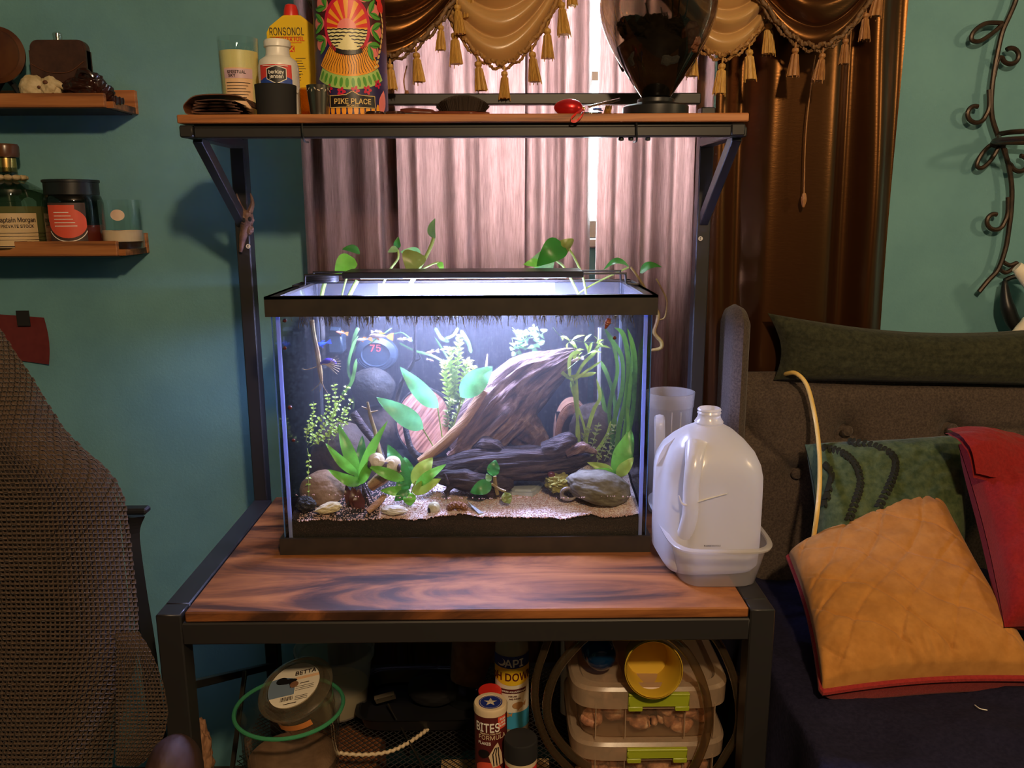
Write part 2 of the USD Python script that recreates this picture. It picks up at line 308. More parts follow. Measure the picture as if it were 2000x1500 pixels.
sx0, sx1 = at(345, 232, y=SY0)[0], at(1463, 232, y=SY0)[0]
part(desk, 'shelf_board', box((sx0, SY0, SZb), (sx1, SY1, SZ), .0015), M['wood_edge'], smooth=False, label='thin rustic wood upper shelf board')
part(desk, 'shelf_front_rail', box((sx0 + .022, SY0 + .008, RZ0), (sx1 - .024, SY0 + .03, RZ1), .002), M['steel'])
part(desk, 'shelf_lip', box((sx0 + .022, SY0 + .011, RZ1), (sx1 - .024, SY0 + .03, SZb)), M['black'])
for xa, xb in ((sx0, sx0 + .021), (sx1 - .025, sx1 - .003)):
    part(desk, 'shelf_end_cap', box((xa, SY0 + .006, RZ0 + .001), (xb, SY0 + .034, RZ1 + .003), .002), M['steel'])
zr0, zr1 = at(1000, 206, y=dy1 - .01)[2], at(1000, 184, y=dy1 - .01)[2]
part(desk, 'shelf_back_rail', box((dx0 + .026, dy1 - .025, zr0), (dx1 - .026, dy1 - .004, zr1), .002), M['steel'])
LZ = .385
for yy in (dy0 + .02, dy1 - .03):
    part(desk, 'lower_rail', box((dx0 + bw, yy - .01, LZ - .03), (dx1 - bw, yy + .01, LZ - .003), .002), M['steel'])
wires = []
pit = .0135
for sgn in (1, -1):
    for k in range(int(1.35 / pit)):
        c0 = dx0 + bw - .47 + k * pit if sgn > 0 else dx0 + bw + k * pit
        ya, yb2 = dy0 + .03, dy1 - .04
        xa, xb = c0, c0 + sgn * (yb2 - ya)
        lo, hi = dx0 + bw, dx1 - bw
        t0, t1 = 0.0, 1.0
        if xb != xa:
            ta, tb = sorted(((lo - xa) / (xb - xa), (hi - xa) / (xb - xa))); t0, t1 = max(0, ta), min(1, tb)
        if t1 - t0 > .02:
            P0 = A([xa + (xb - xa) * t0, ya + (yb2 - ya) * t0, LZ - .0012 - .0006 * sgn]); P1 = A([xa + (xb - xa) * t1, ya + (yb2 - ya) * t1, LZ - .0012 - .0006 * sgn])
            wires.append(tube([P0, P1], .0009, sides=4, n=2, sm=False))
part(desk, 'wire_mesh_shelf', cat(wires), M['steel'], smooth=False, kind='stuff', label='diamond wire mesh of the lower shelf')
for px in (485, 1368):
    c = at(px, 481 if px < 900 else 466, y=dy1 - .031)
    st = lathe([(0, 0), (.0042, 0), (.0042, .001), (0, .001)], c, 16, axis=(0, -1, 0)); sp = part(desk, 'sticker', st, M['white'], label='small round white sticker')
    part(sp, 'lettering', text('E', .0045, on_plane(c + A([0, -.001, -.002]), (1, 0, 0), (0, 0, 1))), M['blackmat'], smooth=False)
for px in (592, 1242):
    c = at(px, 258, y=SY0 + .006)
    part(desk, 'cable_tie', tube([c + A([0, .03, .014]), c + A([0, -.003, .013]), c + A([.001, -.003, -.012]), c + A([.001, .028, -.013])], .0016, 6, 20), M['black'])
for px, yy in ((1213, 278), (1232, 281), (1265, 277)):
    c = at(px, yy, y=SY0 + .02); c[2] = RZ0 - .002
    part(desk, 'cable_clip', lathe([(0, -.004), (.004, -.003), (.0045, 0), (.003, .003), (0, .0035)], c, 12), M['black'])
# ------------------------------------------------------------------ aquarium
tx0, tx1, ty0, ty1 = -.3738, .2422, 1.312, 1.622
TB, TT = DT, at(900, 578, y=ty0)[2]
g0, g1, h0, h1 = tx0 + .008, tx1 - .008, ty0 + .006, ty1 - .006
ZF = at(900, 617, y=ty0)[2]; ZBF = at(900, 1050, y=ty0)[2]
def ring(o, i, z0, z1):
    m = trimesh.creation.extrude_polygon(sbox(*o).difference(sbox(*i)), z1 - z0, engine='earcut'); m.apply_translation([0, 0, z0]); return m
tank = thing('aquarium', 'rectangular glass aquarium with black plastic frame standing on the desk', 'aquarium', (tx0, ty0, TB))
part(tank, 'top_frame', cat([ring((tx0, ty0, tx1, ty1), (tx0 + .0075, ty0 + .0055, tx1 - .0075, ty1 - .0055), ZF, TT), ring((tx0, ty0, tx1, ty1), (tx0 + .020, ty0 + .018, tx1 - .020, ty1 - .018), TT - .004, TT)]), M['frame'], smooth=False)
part(tank, 'bottom_frame', cat([ring((tx0, ty0, tx1, ty1), (tx0 + .0075, ty0 + .0055, tx1 - .0075, ty1 - .0055), TB, ZBF)]), M['frame'], smooth=False)
part(tank, 'base_panel', box((g0, h0, TB + .004), (g1, h1, TB + .010)), M['black'], smooth=False)
th = .006
for nm, lo, hi in (('front_pane', (g0, h0, TB + .01), (g1, h0 + th, TT - .004)), ('rear_pane', (g0, h1 - th, TB + .01), (g1, h1, TT - .004)),
                   ('side_pane', (g0, h0 + th, TB + .01), (g0 + th, h1 - th, TT - .004)), ('side_pane', (g1 - th, h0 + th, TB + .01), (g1, h1 - th, TT - .004))):
    part(tank, nm, box(lo, hi), M['tankglass'], smooth=False)
M['silicone2'] = mat('dull_silicone', (.10, .11, .13), .4)
for y in (h0 + th + .002, h1 - th - .002):
    for x in (g0 + th + .002, g1 - th - .002):
        part(tank, 'silicone_bead', box((x - .003, y - .003, TB + .01), (x + .003, y + .003, TT - .005), .001), M['silicone'] if y < 1.4 else M['silicone2'])
for x in (g0 - .0006, g1 + .0001):
    part(tank, 'glass_edge', box((x, h0 - .0004, ZBF), (x + .0006, h0 + th, ZF)), M['glass_edge'], smooth=False)
WZ = ZF - .001
M['scale'] = pane_mat('lime_scale_film', (.95, .95, .95), base=(.75, (.85, .87, .9)))
M['scale2'] = pane_mat('thin_lime_scale', (.95, .95, .97), base=(.28, (.7, .72, .8)))
part(tank, 'lime_scale', box((g0 + th + .12, h1 - th - .0012, ZF - .002), (g1 - th - .13, h1 - th - .0004, TT - .005)), M['scale'], smooth=False, label='thick whitish lime scale on the rear glass above the water line')
for lo, hi in (((g0 + th + .001, h1 - th - .0012, ZF - .002), (g0 + th + .12, h1 - th - .0004, TT - .005)), ((g1 - th - .13, h1 - th - .0012, ZF - .002), (g1 - th - .001, h1 - th - .0004, TT - .005)), ((g0 + th + .0004, h0 + th + .02, ZF - .002), (g0 + th + .0012, h1 - th - .002, TT - .005)), ((g1 - th - .0012, h0 + th + .02, ZF - .002), (g1 - th - .0004, h1 - th - .002, TT - .005))):
    part(tank, 'lime_scale', box(lo, hi), M['scale2'], smooth=False)
n = {'t': ('transparent_bsdf', {'color': (.97, .99, 1)}), 'g': ('glossy_bsdf', {'color': (1, 1, 1), 'roughness': .03}), 'f': ('fresnel', {'IOR': 1.33}), 'm': ('mix_closure', {}),
     'tc': ('texture_coordinate', {}), 'n': ('noise_texture', {'scale': 38.0, 'detail': 2.0}), 'b': ('bump', {'strength': .25, 'distance': .003})}
M['water'] = usdkit.material(stage, '/World/Looks/water_surface', n, [('tc.object', 'n.vector'), ('n.fac', 'b.height'), ('b.normal', 'g.normal'), ('f.fac', 'm.fac'), ('t.BSDF', 'm.closure1'), ('g.BSDF', 'm.closure2')], 'm.closure')
ws = A([[[x, y, WZ] for y in np.linspace(h0 + th + .0005, h1 - th - .0005, 6)] for x in np.linspace(g0 + th + .0005, g1 - th - .0005, 10)])
solo('water_surface', grid(ws), M['water'], 'clear rippled water surface filling the aquarium to its top rim', 'water', kind='stuff')
hz = {'t': ('transparent_bsdf', {'color': (1, 1, 1)}), 'v': ('principled_volume', {'color': (.88, .90, .92), 'density': .50, 'anisotropy': .3})}
M['haze'] = usdkit.material(stage, '/World/Looks/cloudy_water', hz, [], 't.BSDF', 'v.volume')
HAZE = True
if HAZE: solo('aquarium_water', box((g0 + th + .001, h0 + th + .001, TB + .012), (g1 - th - .001, h1 - th - .001, WZ - .001)), M['haze'], 'slightly cloudy water standing inside the aquarium', 'water', smooth=False, kind='stuff')
# light fixture
ly0, ly1, lz = 1.455, 1.545, TT + .016
lx0, lx1 = at(668, 545, y=ly0)[0], at(1140, 545, y=ly0)[0]
led = thing('aquarium_light', 'slim black light bar lying across the aquarium rim on bent wire legs', 'light', (lx0, ly0, lz))
part(led, 'housing', box((lx0, ly0, lz), (lx1, ly1, lz + .011), .0015), M['black'])
M['led'] = usdkit.material(stage, '/World/Looks/led_strip', {'e': ('emission', {'color': LED, 'strength': LED_POWER})}, [], 'e.emission')
part(led, 'led_strip', box((lx0 + .03, ly0 + .012, lz - .0012), (lx1 - .03, ly1 - .012, lz - .0002)), M['led'], smooth=False, label='glowing white light strip')
for s, xe in ((-1, tx0 + .008), (1, tx1 - .008)):
    xl = lx0 if s < 0 else lx1
    for yy in (ly0 + .012, ly1 - .012):
        part(led, 'wire_leg', tube([(xl - s * .03, yy, lz + .006), (xe - s * .03, yy, lz + .006), (xe - s * .022, yy, lz + .004), (xe - s * .020, yy, TT + .006), (xe - s * .012, yy, TT + .0035), (xe, yy, TT + .003)], .0018, 8, 60), M['black'])
    part(led, 'leg_foot', tube([(xe, ly0 + .012, TT + .003), (xe, ly1 - .012, TT + .003)], .0022, 8, 4), M['black'])
cc = at(628, 541, y=1.52); cc[2] = TT + .008
part(led, 'cable_coil', cat([tube([cc + A([.028 * math.cos(a), .022 * math.sin(a), .004 * k]) for a in np.linspace(0, 6.28, 14)], .0035, 6, 40) for k in range(3)]), M['black'])
# ------------------------------------------------------------------ curtains
YC = 1.705
def curtain(px0, px1, y, zt, zb, seed, nf, amp, name, label, m, drift=0.0, nx=150, nz=46, deep=None, cmax=.97, pleats=(), waves=0):
    x0, x1 = at(px0, 300, y=y)[0], at(px1, 300, y=y)[0]; r = np.random.default_rng(seed)
    cen = np.sort(r.uniform(.03, cmax, nf)); wd = r.uniform(.015, .045, nf) * (x1 - x0) / .5 ; am = r.uniform(.5, 1.0, nf) * amp
    u = np.linspace(0, 1, nx)[None]; w = np.linspace(0, 1, nz)[:, None]
    off = np.zeros((nz, nx))
    for c, d, a in zip(cen, wd, am):
        cc = c + (r.uniform(-1, 1) * drift) * w
        off += a * np.exp(-((u - cc) / (d / (x1 - x0) * 1.6)) ** 2)
    if deep: off -= deep[2] * np.exp(-((u - deep[0]) / deep[1]) ** 4)
    off += amp * .35 * np.sin(u * 23 + 1.2 * np.sin(w * 3 + seed)) + amp * .3 * (meshkit.noise(np.stack([u * 9 + 0 * w, w * 5 + 0 * u, 0 * u * w + seed], -1), seed) - .5)
    if waves:
        ph = 2 * np.pi * waves * (u + .030 * np.sin(9.3 * u + seed) + .016 * np.sin(23 * u + 1.7 * seed)) + .5 * np.sin(2.2 * w + 5 * u) * w
        sw = .5 + .5 * np.sin(ph); off = .25 * off + (.030 + .014 * np.sin(u * 11 + seed)) * sw ** 1.3 + .004 * np.sin(2.3 * ph + 2) * (.4 + sw)
    off = .050 * np.tanh(off / .050); xo = 0 * off
    for i, (c, d) in enumerate(pleats):
        cc = c + .012 * np.sin(w * 4 + i * 2) * w; s = (u - cc) / d; g = np.exp(-s * s); xo -= (3.2 if d > .017 else 2.2) * d * s * g * (.75 + .25 * np.sin(w * 6 + i)); off += (.010 * g + (.012 if i % 2 else -.012) * s * g)
    P = np.stack([x0 + (x1 - x0) * (u + xo), y - off, zt + (zb - zt) * w + 0 * u], -1)
    P2 = P[:, ::-1] + A([0, .0015, 0])
    return solo(name, cat([grid(P), grid(P2)]), m, label, 'curtain', smooth=True)
cu0 = curtain(592, 1152, YC, 2.1, .12, 3, 13, .042, 'curtain', 'brown satin curtain backlit by the window behind the aquarium', M['curtain'], .03, nx=440, deep=(.21, .09, .060), waves=8.5, pleats=((.315, .018), (.775, .010)))
curtain(1164, 1384, YC, 2.1, .12, 9, 5, .020, 'curtain', 'narrow backlit curtain panel right of the bright slit behind the round vase', M['curtain'], .02, nx=260, waves=3.5, pleats=((.88, .04),))
cu2 = curtain(1390, 1756, YC - .012, 2.1, .12, 14, 7, .052, 'curtain', 'dark brown satin curtain with orange sheen hanging behind the sofa', M['brownsatin'], .05, nx=170, cmax=.62)
for par, px, top, bot, y in ((cu2, 1592, 108, 390, YC - .085), (cu0, 795, 128, 190, YC - .07)):
    a, b = at(px, top, y=y), at(px - (22 if px > 1000 else 0), bot, y=y)
    part(par, 'pull_cord', cat([tube([a, (a + b) / 2 + A([-.006, 0, 0]), b], .0012, 6, 16), tube([b + A([0, 0, .012]), b, b - A([0, 0, .014])], [.003, .006, .002], 8, 10)]), M['tasseldark'], label='thin copper pull cord with a knotted end')
# ------------------------------------------------------------------ valance swags
def make_tassel(par, top, L, m, tilt=0.0, seed=0):
    r = random.Random(seed); w = L * .175
    pr = [(0, 0), (.0016, -.001), (.0016, -L * .16), (w * .55, -L * .20), (w * .62, -L * .28), (w * .42, -L * .34), (w * .62, -L * .38), (w * .72, -L * .6), (w * .95, -L * .98), (0, -L)]
    m0 = lathe(pr[::-1], (0, 0, 0), 20); v = m0.vertices; a = np.arctan2(v[:, 1], v[:, 0])
    k = 1 + .16 * np.sin(a * 9 + seed) * (v[:, 2] < -L * .36); v[:, 0] *= k; v[:, 1] *= k
    st = []
    for i in range(9):
        a = i * .7 + seed; e = A([w * 1.05 * math.cos(a), w * 1.05 * math.sin(a), -L * r.uniform(.96, 1.08)])
        st.append(tube([A([w * .5 * math.cos(a), w * .5 * math.sin(a), -L * .36]), e * A([.8, .8, .7]), e], .0008, 4, 5))
    mm = cat([m0] + st); v = mm.vertices
    v[:, 0] += tilt * v[:, 2]
    mm.apply_translation(top); return part(par, 'tassel', mm, m, smooth=35)
def swag(name, label, cx, hw, pyt, pyb, y, m, gm, tm, tass, nfold, seed, p=1.9, skew=0.0, side=1.0, cut=None):
    """Draped swag: pinned at cx-hw and cx+hw (px) at row pyt, bottom of the drape at row pyb."""
    zt, zb = at(1000, pyt, y=y)[2], at(1000, pyb, y=y)[2]; X = lambda px: at(px, 60, y=y)[0]
    x0, x1 = X(cx - hw), X(cx + hw); u = np.linspace(0, 1, 90)[None]; v = np.linspace(0, 1, 110)[:, None]
    s = 2 * u - 1; sk = s + skew * (1 - s * s)
    prof = (1 - np.abs(s) ** p)
    Z = zt - (zt - zb) * prof * (v ** .85) + .004 * np.sin(seed + u * 5)
    fold = np.abs(np.sin(v * np.pi * nfold + .5 * np.sin(u * 4 + seed) + .5 * (meshkit.noise(np.stack([u * 3 + 0 * v, v * 3 + 0 * u, 0 * u * v + seed], -1), seed) - .5)))
    fa = .019 * (prof + .1) * (1 - .5 * v ** 8)
    Y = y - .012 - .05 * prof * (.35 + .65 * np.sin(v * np.pi * .62)) - fa * (fold ** .8) * (.7 + .5 * meshkit.noise(np.stack([u * 5 + 0 * v, v * 9 + 0 * u, 0 * u * v + seed + 5], -1), 3))
    Xx = x0 + (x1 - x0) * (sk + 1) / 2 + 0 * v
    P = np.stack([Xx, Y, Z], -1)
    t = thing(name, label, 'valance', (float(P[-1, 45, 0]), y, zb))
    part(t, 'drape', cat([grid(P), grid(P[:, ::-1] + A([0, .0015, 0]))]), m, smooth=True)
    edge = P[-1]
    wob = np.c_[0 * edge[:, 0], -.003 + 0 * edge[:, 0], .0025 * np.sin(np.arange(90) * 1.1)]
    part(t, 'braid_trim', cat([tube(edge + wob, .0042, 6, 140, fn=lambda a, b: 1 + .3 * np.sin(a * 330 + b)), tube(edge + A([0, -.002, -.008]) - wob, .0028, 6, 140, fn=lambda a, b: 1 + .4 * np.sin(a * 400 + b))]), gm)
    pxs = np.interp(np.linspace(0, 1, 400), np.linspace(0, 1, 90), edge[:, 0])
    for i, (tpx, L) in enumerate(tass):
        tx = X(tpx); k = int(np.argmin(np.abs(edge[:, 0] - tx)))
        make_tassel(t, edge[k] + A([0, -.002, -.004]), L * S(y), tm, tilt=RNG.uniform(-.12, .12), seed=i * 3 + seed)
    return t
YS = 1.655
swag('valance_swag', 'dark brown satin swag behind the tall colourful canister', 752, 215, -150, 122, YS - .02, M['brownsatin'], M['gimpdark'], M['tassel'], ((768, 52), (816, 60), (868, 50), (896, 60), (918, 70)), 4.5, 1)
swag('valance_swag', 'shiny gold satin swag in the middle of the window', 978, 190, -230, 136, YS, M['goldsatin'], M['gimp'], M['tassel'], ((890, 64), (934, 60), (984, 56), (1034, 62), (1064, 62), (1090, 66), (1108, 52)), 6, 4)
swag('valance_swag', 'gold satin swag half hidden behind the smoky round vase', 1395, 180, -200, 116, YS, M['goldsatin'], M['gimp'], M['tassel'], ((1340, 62), (1396, 62), (1446, 62), (1482, 62)), 6, 8)
swag('valance_swag', 'dark brown satin swag at the right end of the window', 1568, 190, -210, 110, YS - .028, M['brownsatin'], M['gimpdark'], M['tasseldark'], ((1530, 58), (1582, 56), (1624, 52), (1664, 54), (1696, 62), (1716, 56)), 4.5, 12)
# ------------------------------------------------------------------ left wall shelves
def ledge(pyf_top, pyf_bot, pyb_top, pyb_bot, pxf, pxb, label, yf):
    zb = at(0, pyf_bot, y=yf)[2]; zt = at(0, pyf_top, y=yf)[2]; xf = at(pxf, pyf_bot, y=yf)[0]; xb = at(pxb, pyb_bot, y=YW - .012)[0]
    zbt = at(pxb, pyb_top, y=YW - .012)[2]; x0 = -1.45; xe = max(xf, xb)
    t = thing('wall_shelf', label, 'shelf', (-1.1, YW, zb))
    part(t, 'front_lip', box((x0, yf, zb), (xf, yf + .012, zt), .001), M['wood_edge'], smooth=False)
    part(t, 'bottom_board', box((x0, yf + .012, zb), (xb, YW - .013, zb + .012)), M['wood'], smooth=False)
    part(t, 'back_board', box((x0, YW - .013, zb), (xb + .001, YW - .001, zbt), .001), M['wood_edge'], smooth=False)
    part(t, 'underside', box((x0, yf + .002, zb - .002), (xf, YW - .004, zb)), M['blackmat'], smooth=False)
    return zb + .012
YL = 1.675
z1 = ledge(182, 210, 176, 221, 204, 266, 'upper wooden picture ledge on the teal wall holding a leather flask', YL)
z2 = ledge(472, 501, 455, 489, 229, 287, 'lower wooden picture ledge on the teal wall holding a liquor bottle', YL)
def X(px, py, y): return at(px, py, y=y)
M['darkbrown'] = mat('dark_brown_leather', (.045, .018, .012), .42, col2=(.075, .03, .018), scale=40, bump=.2, bscale=300)
M['leather'] = mat('brown_leather', (.16, .055, .022), .5, col2=(.09, .032, .016), scale=25, bump=.3, bscale=200)
M['bone'] = mat('pale_bone', (.68, .54, .33), .6, col2=(.5, .36, .18), scale=40, bump=.3, bscale=90)
M['gloss'] = mat('glossy_dark_resin', (.02, .008, .006), .12, col2=(.05, .015, .01), scale=30)
M['bowl'] = mat('brown_lacquer', (.07, .02, .012), .25, col2=(.14, .055, .02), scale=12)
c = X(-6, 108, 1.735)
t = thing('round_plaque', 'round brown lacquered disc propped on a black stand at the end of the upper ledge', 'plaque', (c[0], c[1], z1))
part(t, 'disc', lathe([(0, -.012), (.040, -.012), (.052, -.004), (.054, .004), (.046, .010), (.040, .006), (0, .004)], c, 40, axis=(.1, -1, .12)), M['bowl'])
part(t, 'stand', cat([box((c[0] - .05, c[1] - .02, z1), (c[0] + .046, c[1] + .025, z1 + .012), .003), tube([(c[0] - .03, c[1] + .02, z1 + .012), (c[0], c[1] + .022, c[2] - .04), (c[0] + .03, c[1] + .02, z1 + .012)], .006, 8, 16)]), M['black'])
c0, c1 = X(68, 172, 1.74), X(168, 78, 1.74); cxm = (c0[0] + c1[0]) / 2; zt = c1[2]
t = thing('hip_flask', 'dark leather wrapped hip flask with a steel cap on the upper ledge', 'flask', (cxm, 1.745, z1))
pf = sbox(c0[0] + .016, z1 + .016, c1[0] - .016, zt - .016).buffer(.016, quad_segs=5)
def slab(poly, y0, y1, r=.003):
    """Polygon in x-z, extruded along y with rounded rims."""
    def ex(p, a, b):
        m = trimesh.creation.extrude_polygon(p, b - a, engine='earcut'); v = m.vertices.copy(); m.vertices = np.c_[v[:, 0], b - v[:, 2], v[:, 1]]; return m
    return cat([ex(poly, y0 + r, y1 - r), ex(poly.buffer(-r * .6), y0 + r * .3, y1 - r * .3), ex(poly.buffer(-r), y0, y1)])
part(t, 'body', slab(pf, 1.732, 1.757, .005), M['darkbrown'])
part(t, 'leather_wrap', slab(sbox(c0[0], z1 + .004, c1[0], zt - .02), 1.7305, 1.7585, .002), M['darkbrown'])
part(t, 'stitching', tube([(c0[0] + .004, 1.730, z1 + (zt - z1) * .62), (cxm - .02, 1.7295, z1 + (zt - z1) * .5), (cxm + .02, 1.7295, z1 + (zt - z1) * .5), (c1[0] - .004, 1.730, z1 + (zt - z1) * .66)], .0009, 6, 30), M['leather'])
cp = X(112, 70, 1.745)
part(t, 'cap', lathe([(.008, zt - .004), (.008, zt + .004), (.0085, zt + .005), (.0085, cp[2] + .004), (.006, cp[2] + .006), (0, cp[2] + .0065)], (cp[0], 1.745, 0), 24), M['chrome'])
# small pale skull figurine
s0 = X(82, 160, 1.712); t = thing('skull_figurine', 'small pale bird skull figurine with empty eye sockets on the upper ledge', 'figurine', (s0[0], 1.712, z1))
k = S(1.71)
part(t, 'cranium', blob((s0[0] - 17 * k, 1.712, z1 + 24 * k), (25 * k, 17 * k, 25 * k), .18, 2.2, 3, 4), M['bone'])
part(t, 'jaw', cat([blob((s0[0] + 16 * k, 1.708, z1 + 22 * k), (19 * k, 13 * k, 23 * k), .28, 2.6, 8, 4), tube([(s0[0] + 22 * k, 1.706, z1 + 34 * k), (s0[0] + 36 * k, 1.704, z1 + 30 * k), (s0[0] + 44 * k, 1.703, z1 + 22 * k)], [9 * k, 6 * k, 1.0 * k], 8, 12), tube([(s0[0] - 6 * k, 1.70, z1 + 4 * k), (s0[0] + 12 * k, 1.699, z1 + 6 * k), (s0[0] + 38 * k, 1.70, z1 + 2 * k)], [4 * k, 5 * k, 2 * k], 8, 12)]), M['bone'])
for ex_, ez, rr in ((14, 34, 4.5), (2, 26, 3), (26, 14, 3)):
    part(t, 'eye_socket', blob((s0[0] + ex_ * k, 1.708 - 12.5 * k, z1 + ez * k), (rr * k, 2.5 * k, rr * .8 * k), .1, 2, 1, 2), M['leather'])
# dark glossy carved lump
t0 = X(170, 160, 1.72)
t = thing('dragon_figurine', 'dark glossy carved creature figurine sprawling over the end of the upper ledge', 'figurine', (t0[0], 1.72, z1))
part(t, 'body', cat([blob((t0[0] - 6 * k, 1.722, z1 + 22 * k), (46 * k, 26 * k, 26 * k), .45, 2.4, 5, 4), blob((t0[0] + 10 * k, 1.716, z1 + 40 * k), (22 * k, 16 * k, 14 * k), .4, 2.6, 2, 3)]), M['gloss'])
part(t, 'tail', tube([(t0[0] + 20 * k, 1.715, z1 + 30 * k), (t0[0] + 42 * k, 1.700, z1 + 14 * k), (t0[0] + 52 * k, 1.70, z1 + 4 * k), (t0[0] + 68 * k, 1.71, z1 + 3 * k)], [13 * k, 13 * k, 9 * k, 5 * k], 10, 30, fn=lambda a, b: 1 + .2 * np.sin(a * 60)), M['gloss'])
part(t, 'horn', tube([(t0[0] - 10 * k, 1.71, z1 + 44 * k), (t0[0] - 2 * k, 1.705, z1 + 54 * k), (t0[0] + 12 * k, 1.70, z1 + 52 * k), (t0[0] + 22 * k, 1.70, z1 + 42 * k)], [7 * k, 6 * k, 5 * k, 2 * k], 8, 20), M['gloss'])
# liquor bottle
M['amberglass'] = pane_mat('dark_bottle_glass', (.55, .6, .5), ior=1.5)
M['lbl'] = mat('paper_label', (.72, .52, .28), .6, col2=(.64, .44, .22), scale=12)
M['ink'] = mat('dark_ink', (.035, .018, .012), .6)
M['liq'] = mat('pale_candle_liquid', (.62, .55, .30), .3, transl=((.6, .5, .25), .4))
yb = 1.735; cb = X(30, 465, yb); r = 62 * S(yb); k = S(yb); c = (cb[0], yb, z2)
t = thing('liquor_bottle', 'squat liquor bottle with a cream label and wooden stopper on the lower ledge', 'bottle', c)
part(t, 'body', lathe([(0, .001), (r * .95, .001), (r, .006), (r, 88 * k), (r * .93, 108 * k), (r * .55, 122 * k), (18 * k, 130 * k), (16 * k, 165 * k)], c, 48), M['amberglass'])
part(t, 'liquor', lathe([(0, .003), (r * .94, .004), (r * .96, 78 * k), (0, 78 * k)], c, 40), M['liq'])
part(t, 'neck_band', lathe([(16.6 * k, 140 * k), (17 * k, 142 * k), (17 * k, 164 * k), (16.6 * k, 165 * k)], c, 32), M['brass'])
part(t, 'stopper', lathe([(18 * k, 166 * k), (23 * k, 167 * k), (24 * k, 172 * k), (24 * k, 186 * k), (22 * k, 190 * k), (0, 191 * k)], c, 32), M['bowl'])
beads = []
for i in range(12):
    a = i * .5236; beads.append(blob((c[0] + 26 * k * math.cos(a), yb + 26 * k * math.sin(a), z2 + 130 * k), (8 * k, 8 * k, 5 * k), .2, 2, i, 2))
part(t, 'bead_collar', cat(beads), M['bone'])
fn = on_cyl(c, r, z2, 0.0, .0006)
lb = part(t, 'label', decal(sbox(-70 * k, 4 * k, 40 * k, 66 * k), fn, .004), M['lbl'], smooth=True)
fi = on_cyl(c, r, z2, 0, .0010)
part(lb, 'label_border', cat([decal(sbox(-70 * k, 5.5 * k, 40 * k, 7.5 * k), fi, .004)]), M['ink'])
part(lb, 'lettering', cat([text('Captain Morgan', 8 * k, fi, 5 * k, 50 * k, sx=.78), text('PRIVATE STOCK', 5.4 * k, fi, 6 * k, 40 * k, sx=.9)] + [decal(sbox(-30 * k + 4 * i, 12 * k + 6 * k * i, 36 * k - 4 * i, 12.8 * k + 6 * k * i), fi, .004) for i in range(1, 4)] + [decal(sbox(-2 * k, 12 * k, 18 * k, 16 * k), fi, .004)]), M['ink'])
part(lb, 'printed_figure', decal(unary_union([ell(-42 * k, 28 * k, 13 * k, 20 * k), ell(-40 * k, 52 * k, 7 * k, 8 * k)]), fi, .004), M['leather'])
# red jar candle
M['redwax'] = mat('red_wax', (.62, .06, .05), .4, col2=(.75, .12, .08), scale=15, sss=.2)
M['smoke'] = pane_mat('smoky_glass', (.42, .42, .38), ior=1.5)
M['redlbl'] = mat('red_label', (.75, .09, .045), .5)
M['darklbl'] = mat('dark_label', (.06, .03, .025), .5)
M['whiteink'] = mat('white_ink', (.85, .80, .72), .6)
M['pink'] = mat('pink_label', (.8, .42, .33), .5)
yb = 1.735; cb = X(150, 465, yb); k = S(yb); r = 52 * k; c = (cb[0], yb, z2)
t = thing('jar_candle', 'tall dark glass jar candle with red wax and a red label on the lower ledge', 'candle', c)
part(t, 'jar', lathe([(0, .001), (r, .001), (r, 84 * k), (r * .93, 96 * k), (r * .86, 100 * k), (r * .86, 104 * k)], c, 48), M['smoke'])
part(t, 'wax', lathe([(0, .002), (r * .96, .002), (r * .96, 40 * k), (r * .9, 43 * k), (0, 41 * k)], c, 40), M['redwax'])
part(t, 'lid', lathe([(r * .86, 98 * k), (r * .9, 99 * k), (r * .9, 120 * k), (r * .94, 121 * k), (r * .94, 125 * k), (r * .9, 126 * k), (0, 126 * k)], c, 48), M['black'])
fn = on_cyl(c, r, z2, -.25, .0006); fi = on_cyl(c, r, z2, -.25, .001); fj = on_cyl(c, r, z2, -.25, .0014)
lb = part(t, 'label', decal(sbox(-34 * k, 4 * k, 32 * k, 84 * k), fn, .004), M['darklbl'])
part(lb, 'red_panel', decal(unary_union([ell(0, 48 * k, 33 * k, 27 * k), sbox(-34 * k, 50 * k, 14 * k, 80 * k)]).intersection(sbox(-34 * k, 4 * k, 32 * k, 84 * k)), fi, .004), M['redlbl'])
part(lb, 'lettering', cat([decal(sbox(-22 * k, (66 - 6 * i) * k, (4 + 3 * i) * k, (67.4 - 6 * i) * k), fj, .004) for i in range(5)] + [text('22 OZ / 623 G', 3 * k, fj, 12 * k, 6 * k)] + [decal(ell(0, 44 * k, 34 * k, 29 * k).boundary.buffer(.8 * k).intersection(sbox(-32 * k, 8 * k, 32 * k, 34 * k)), fj, .004)]), M['whiteink'])
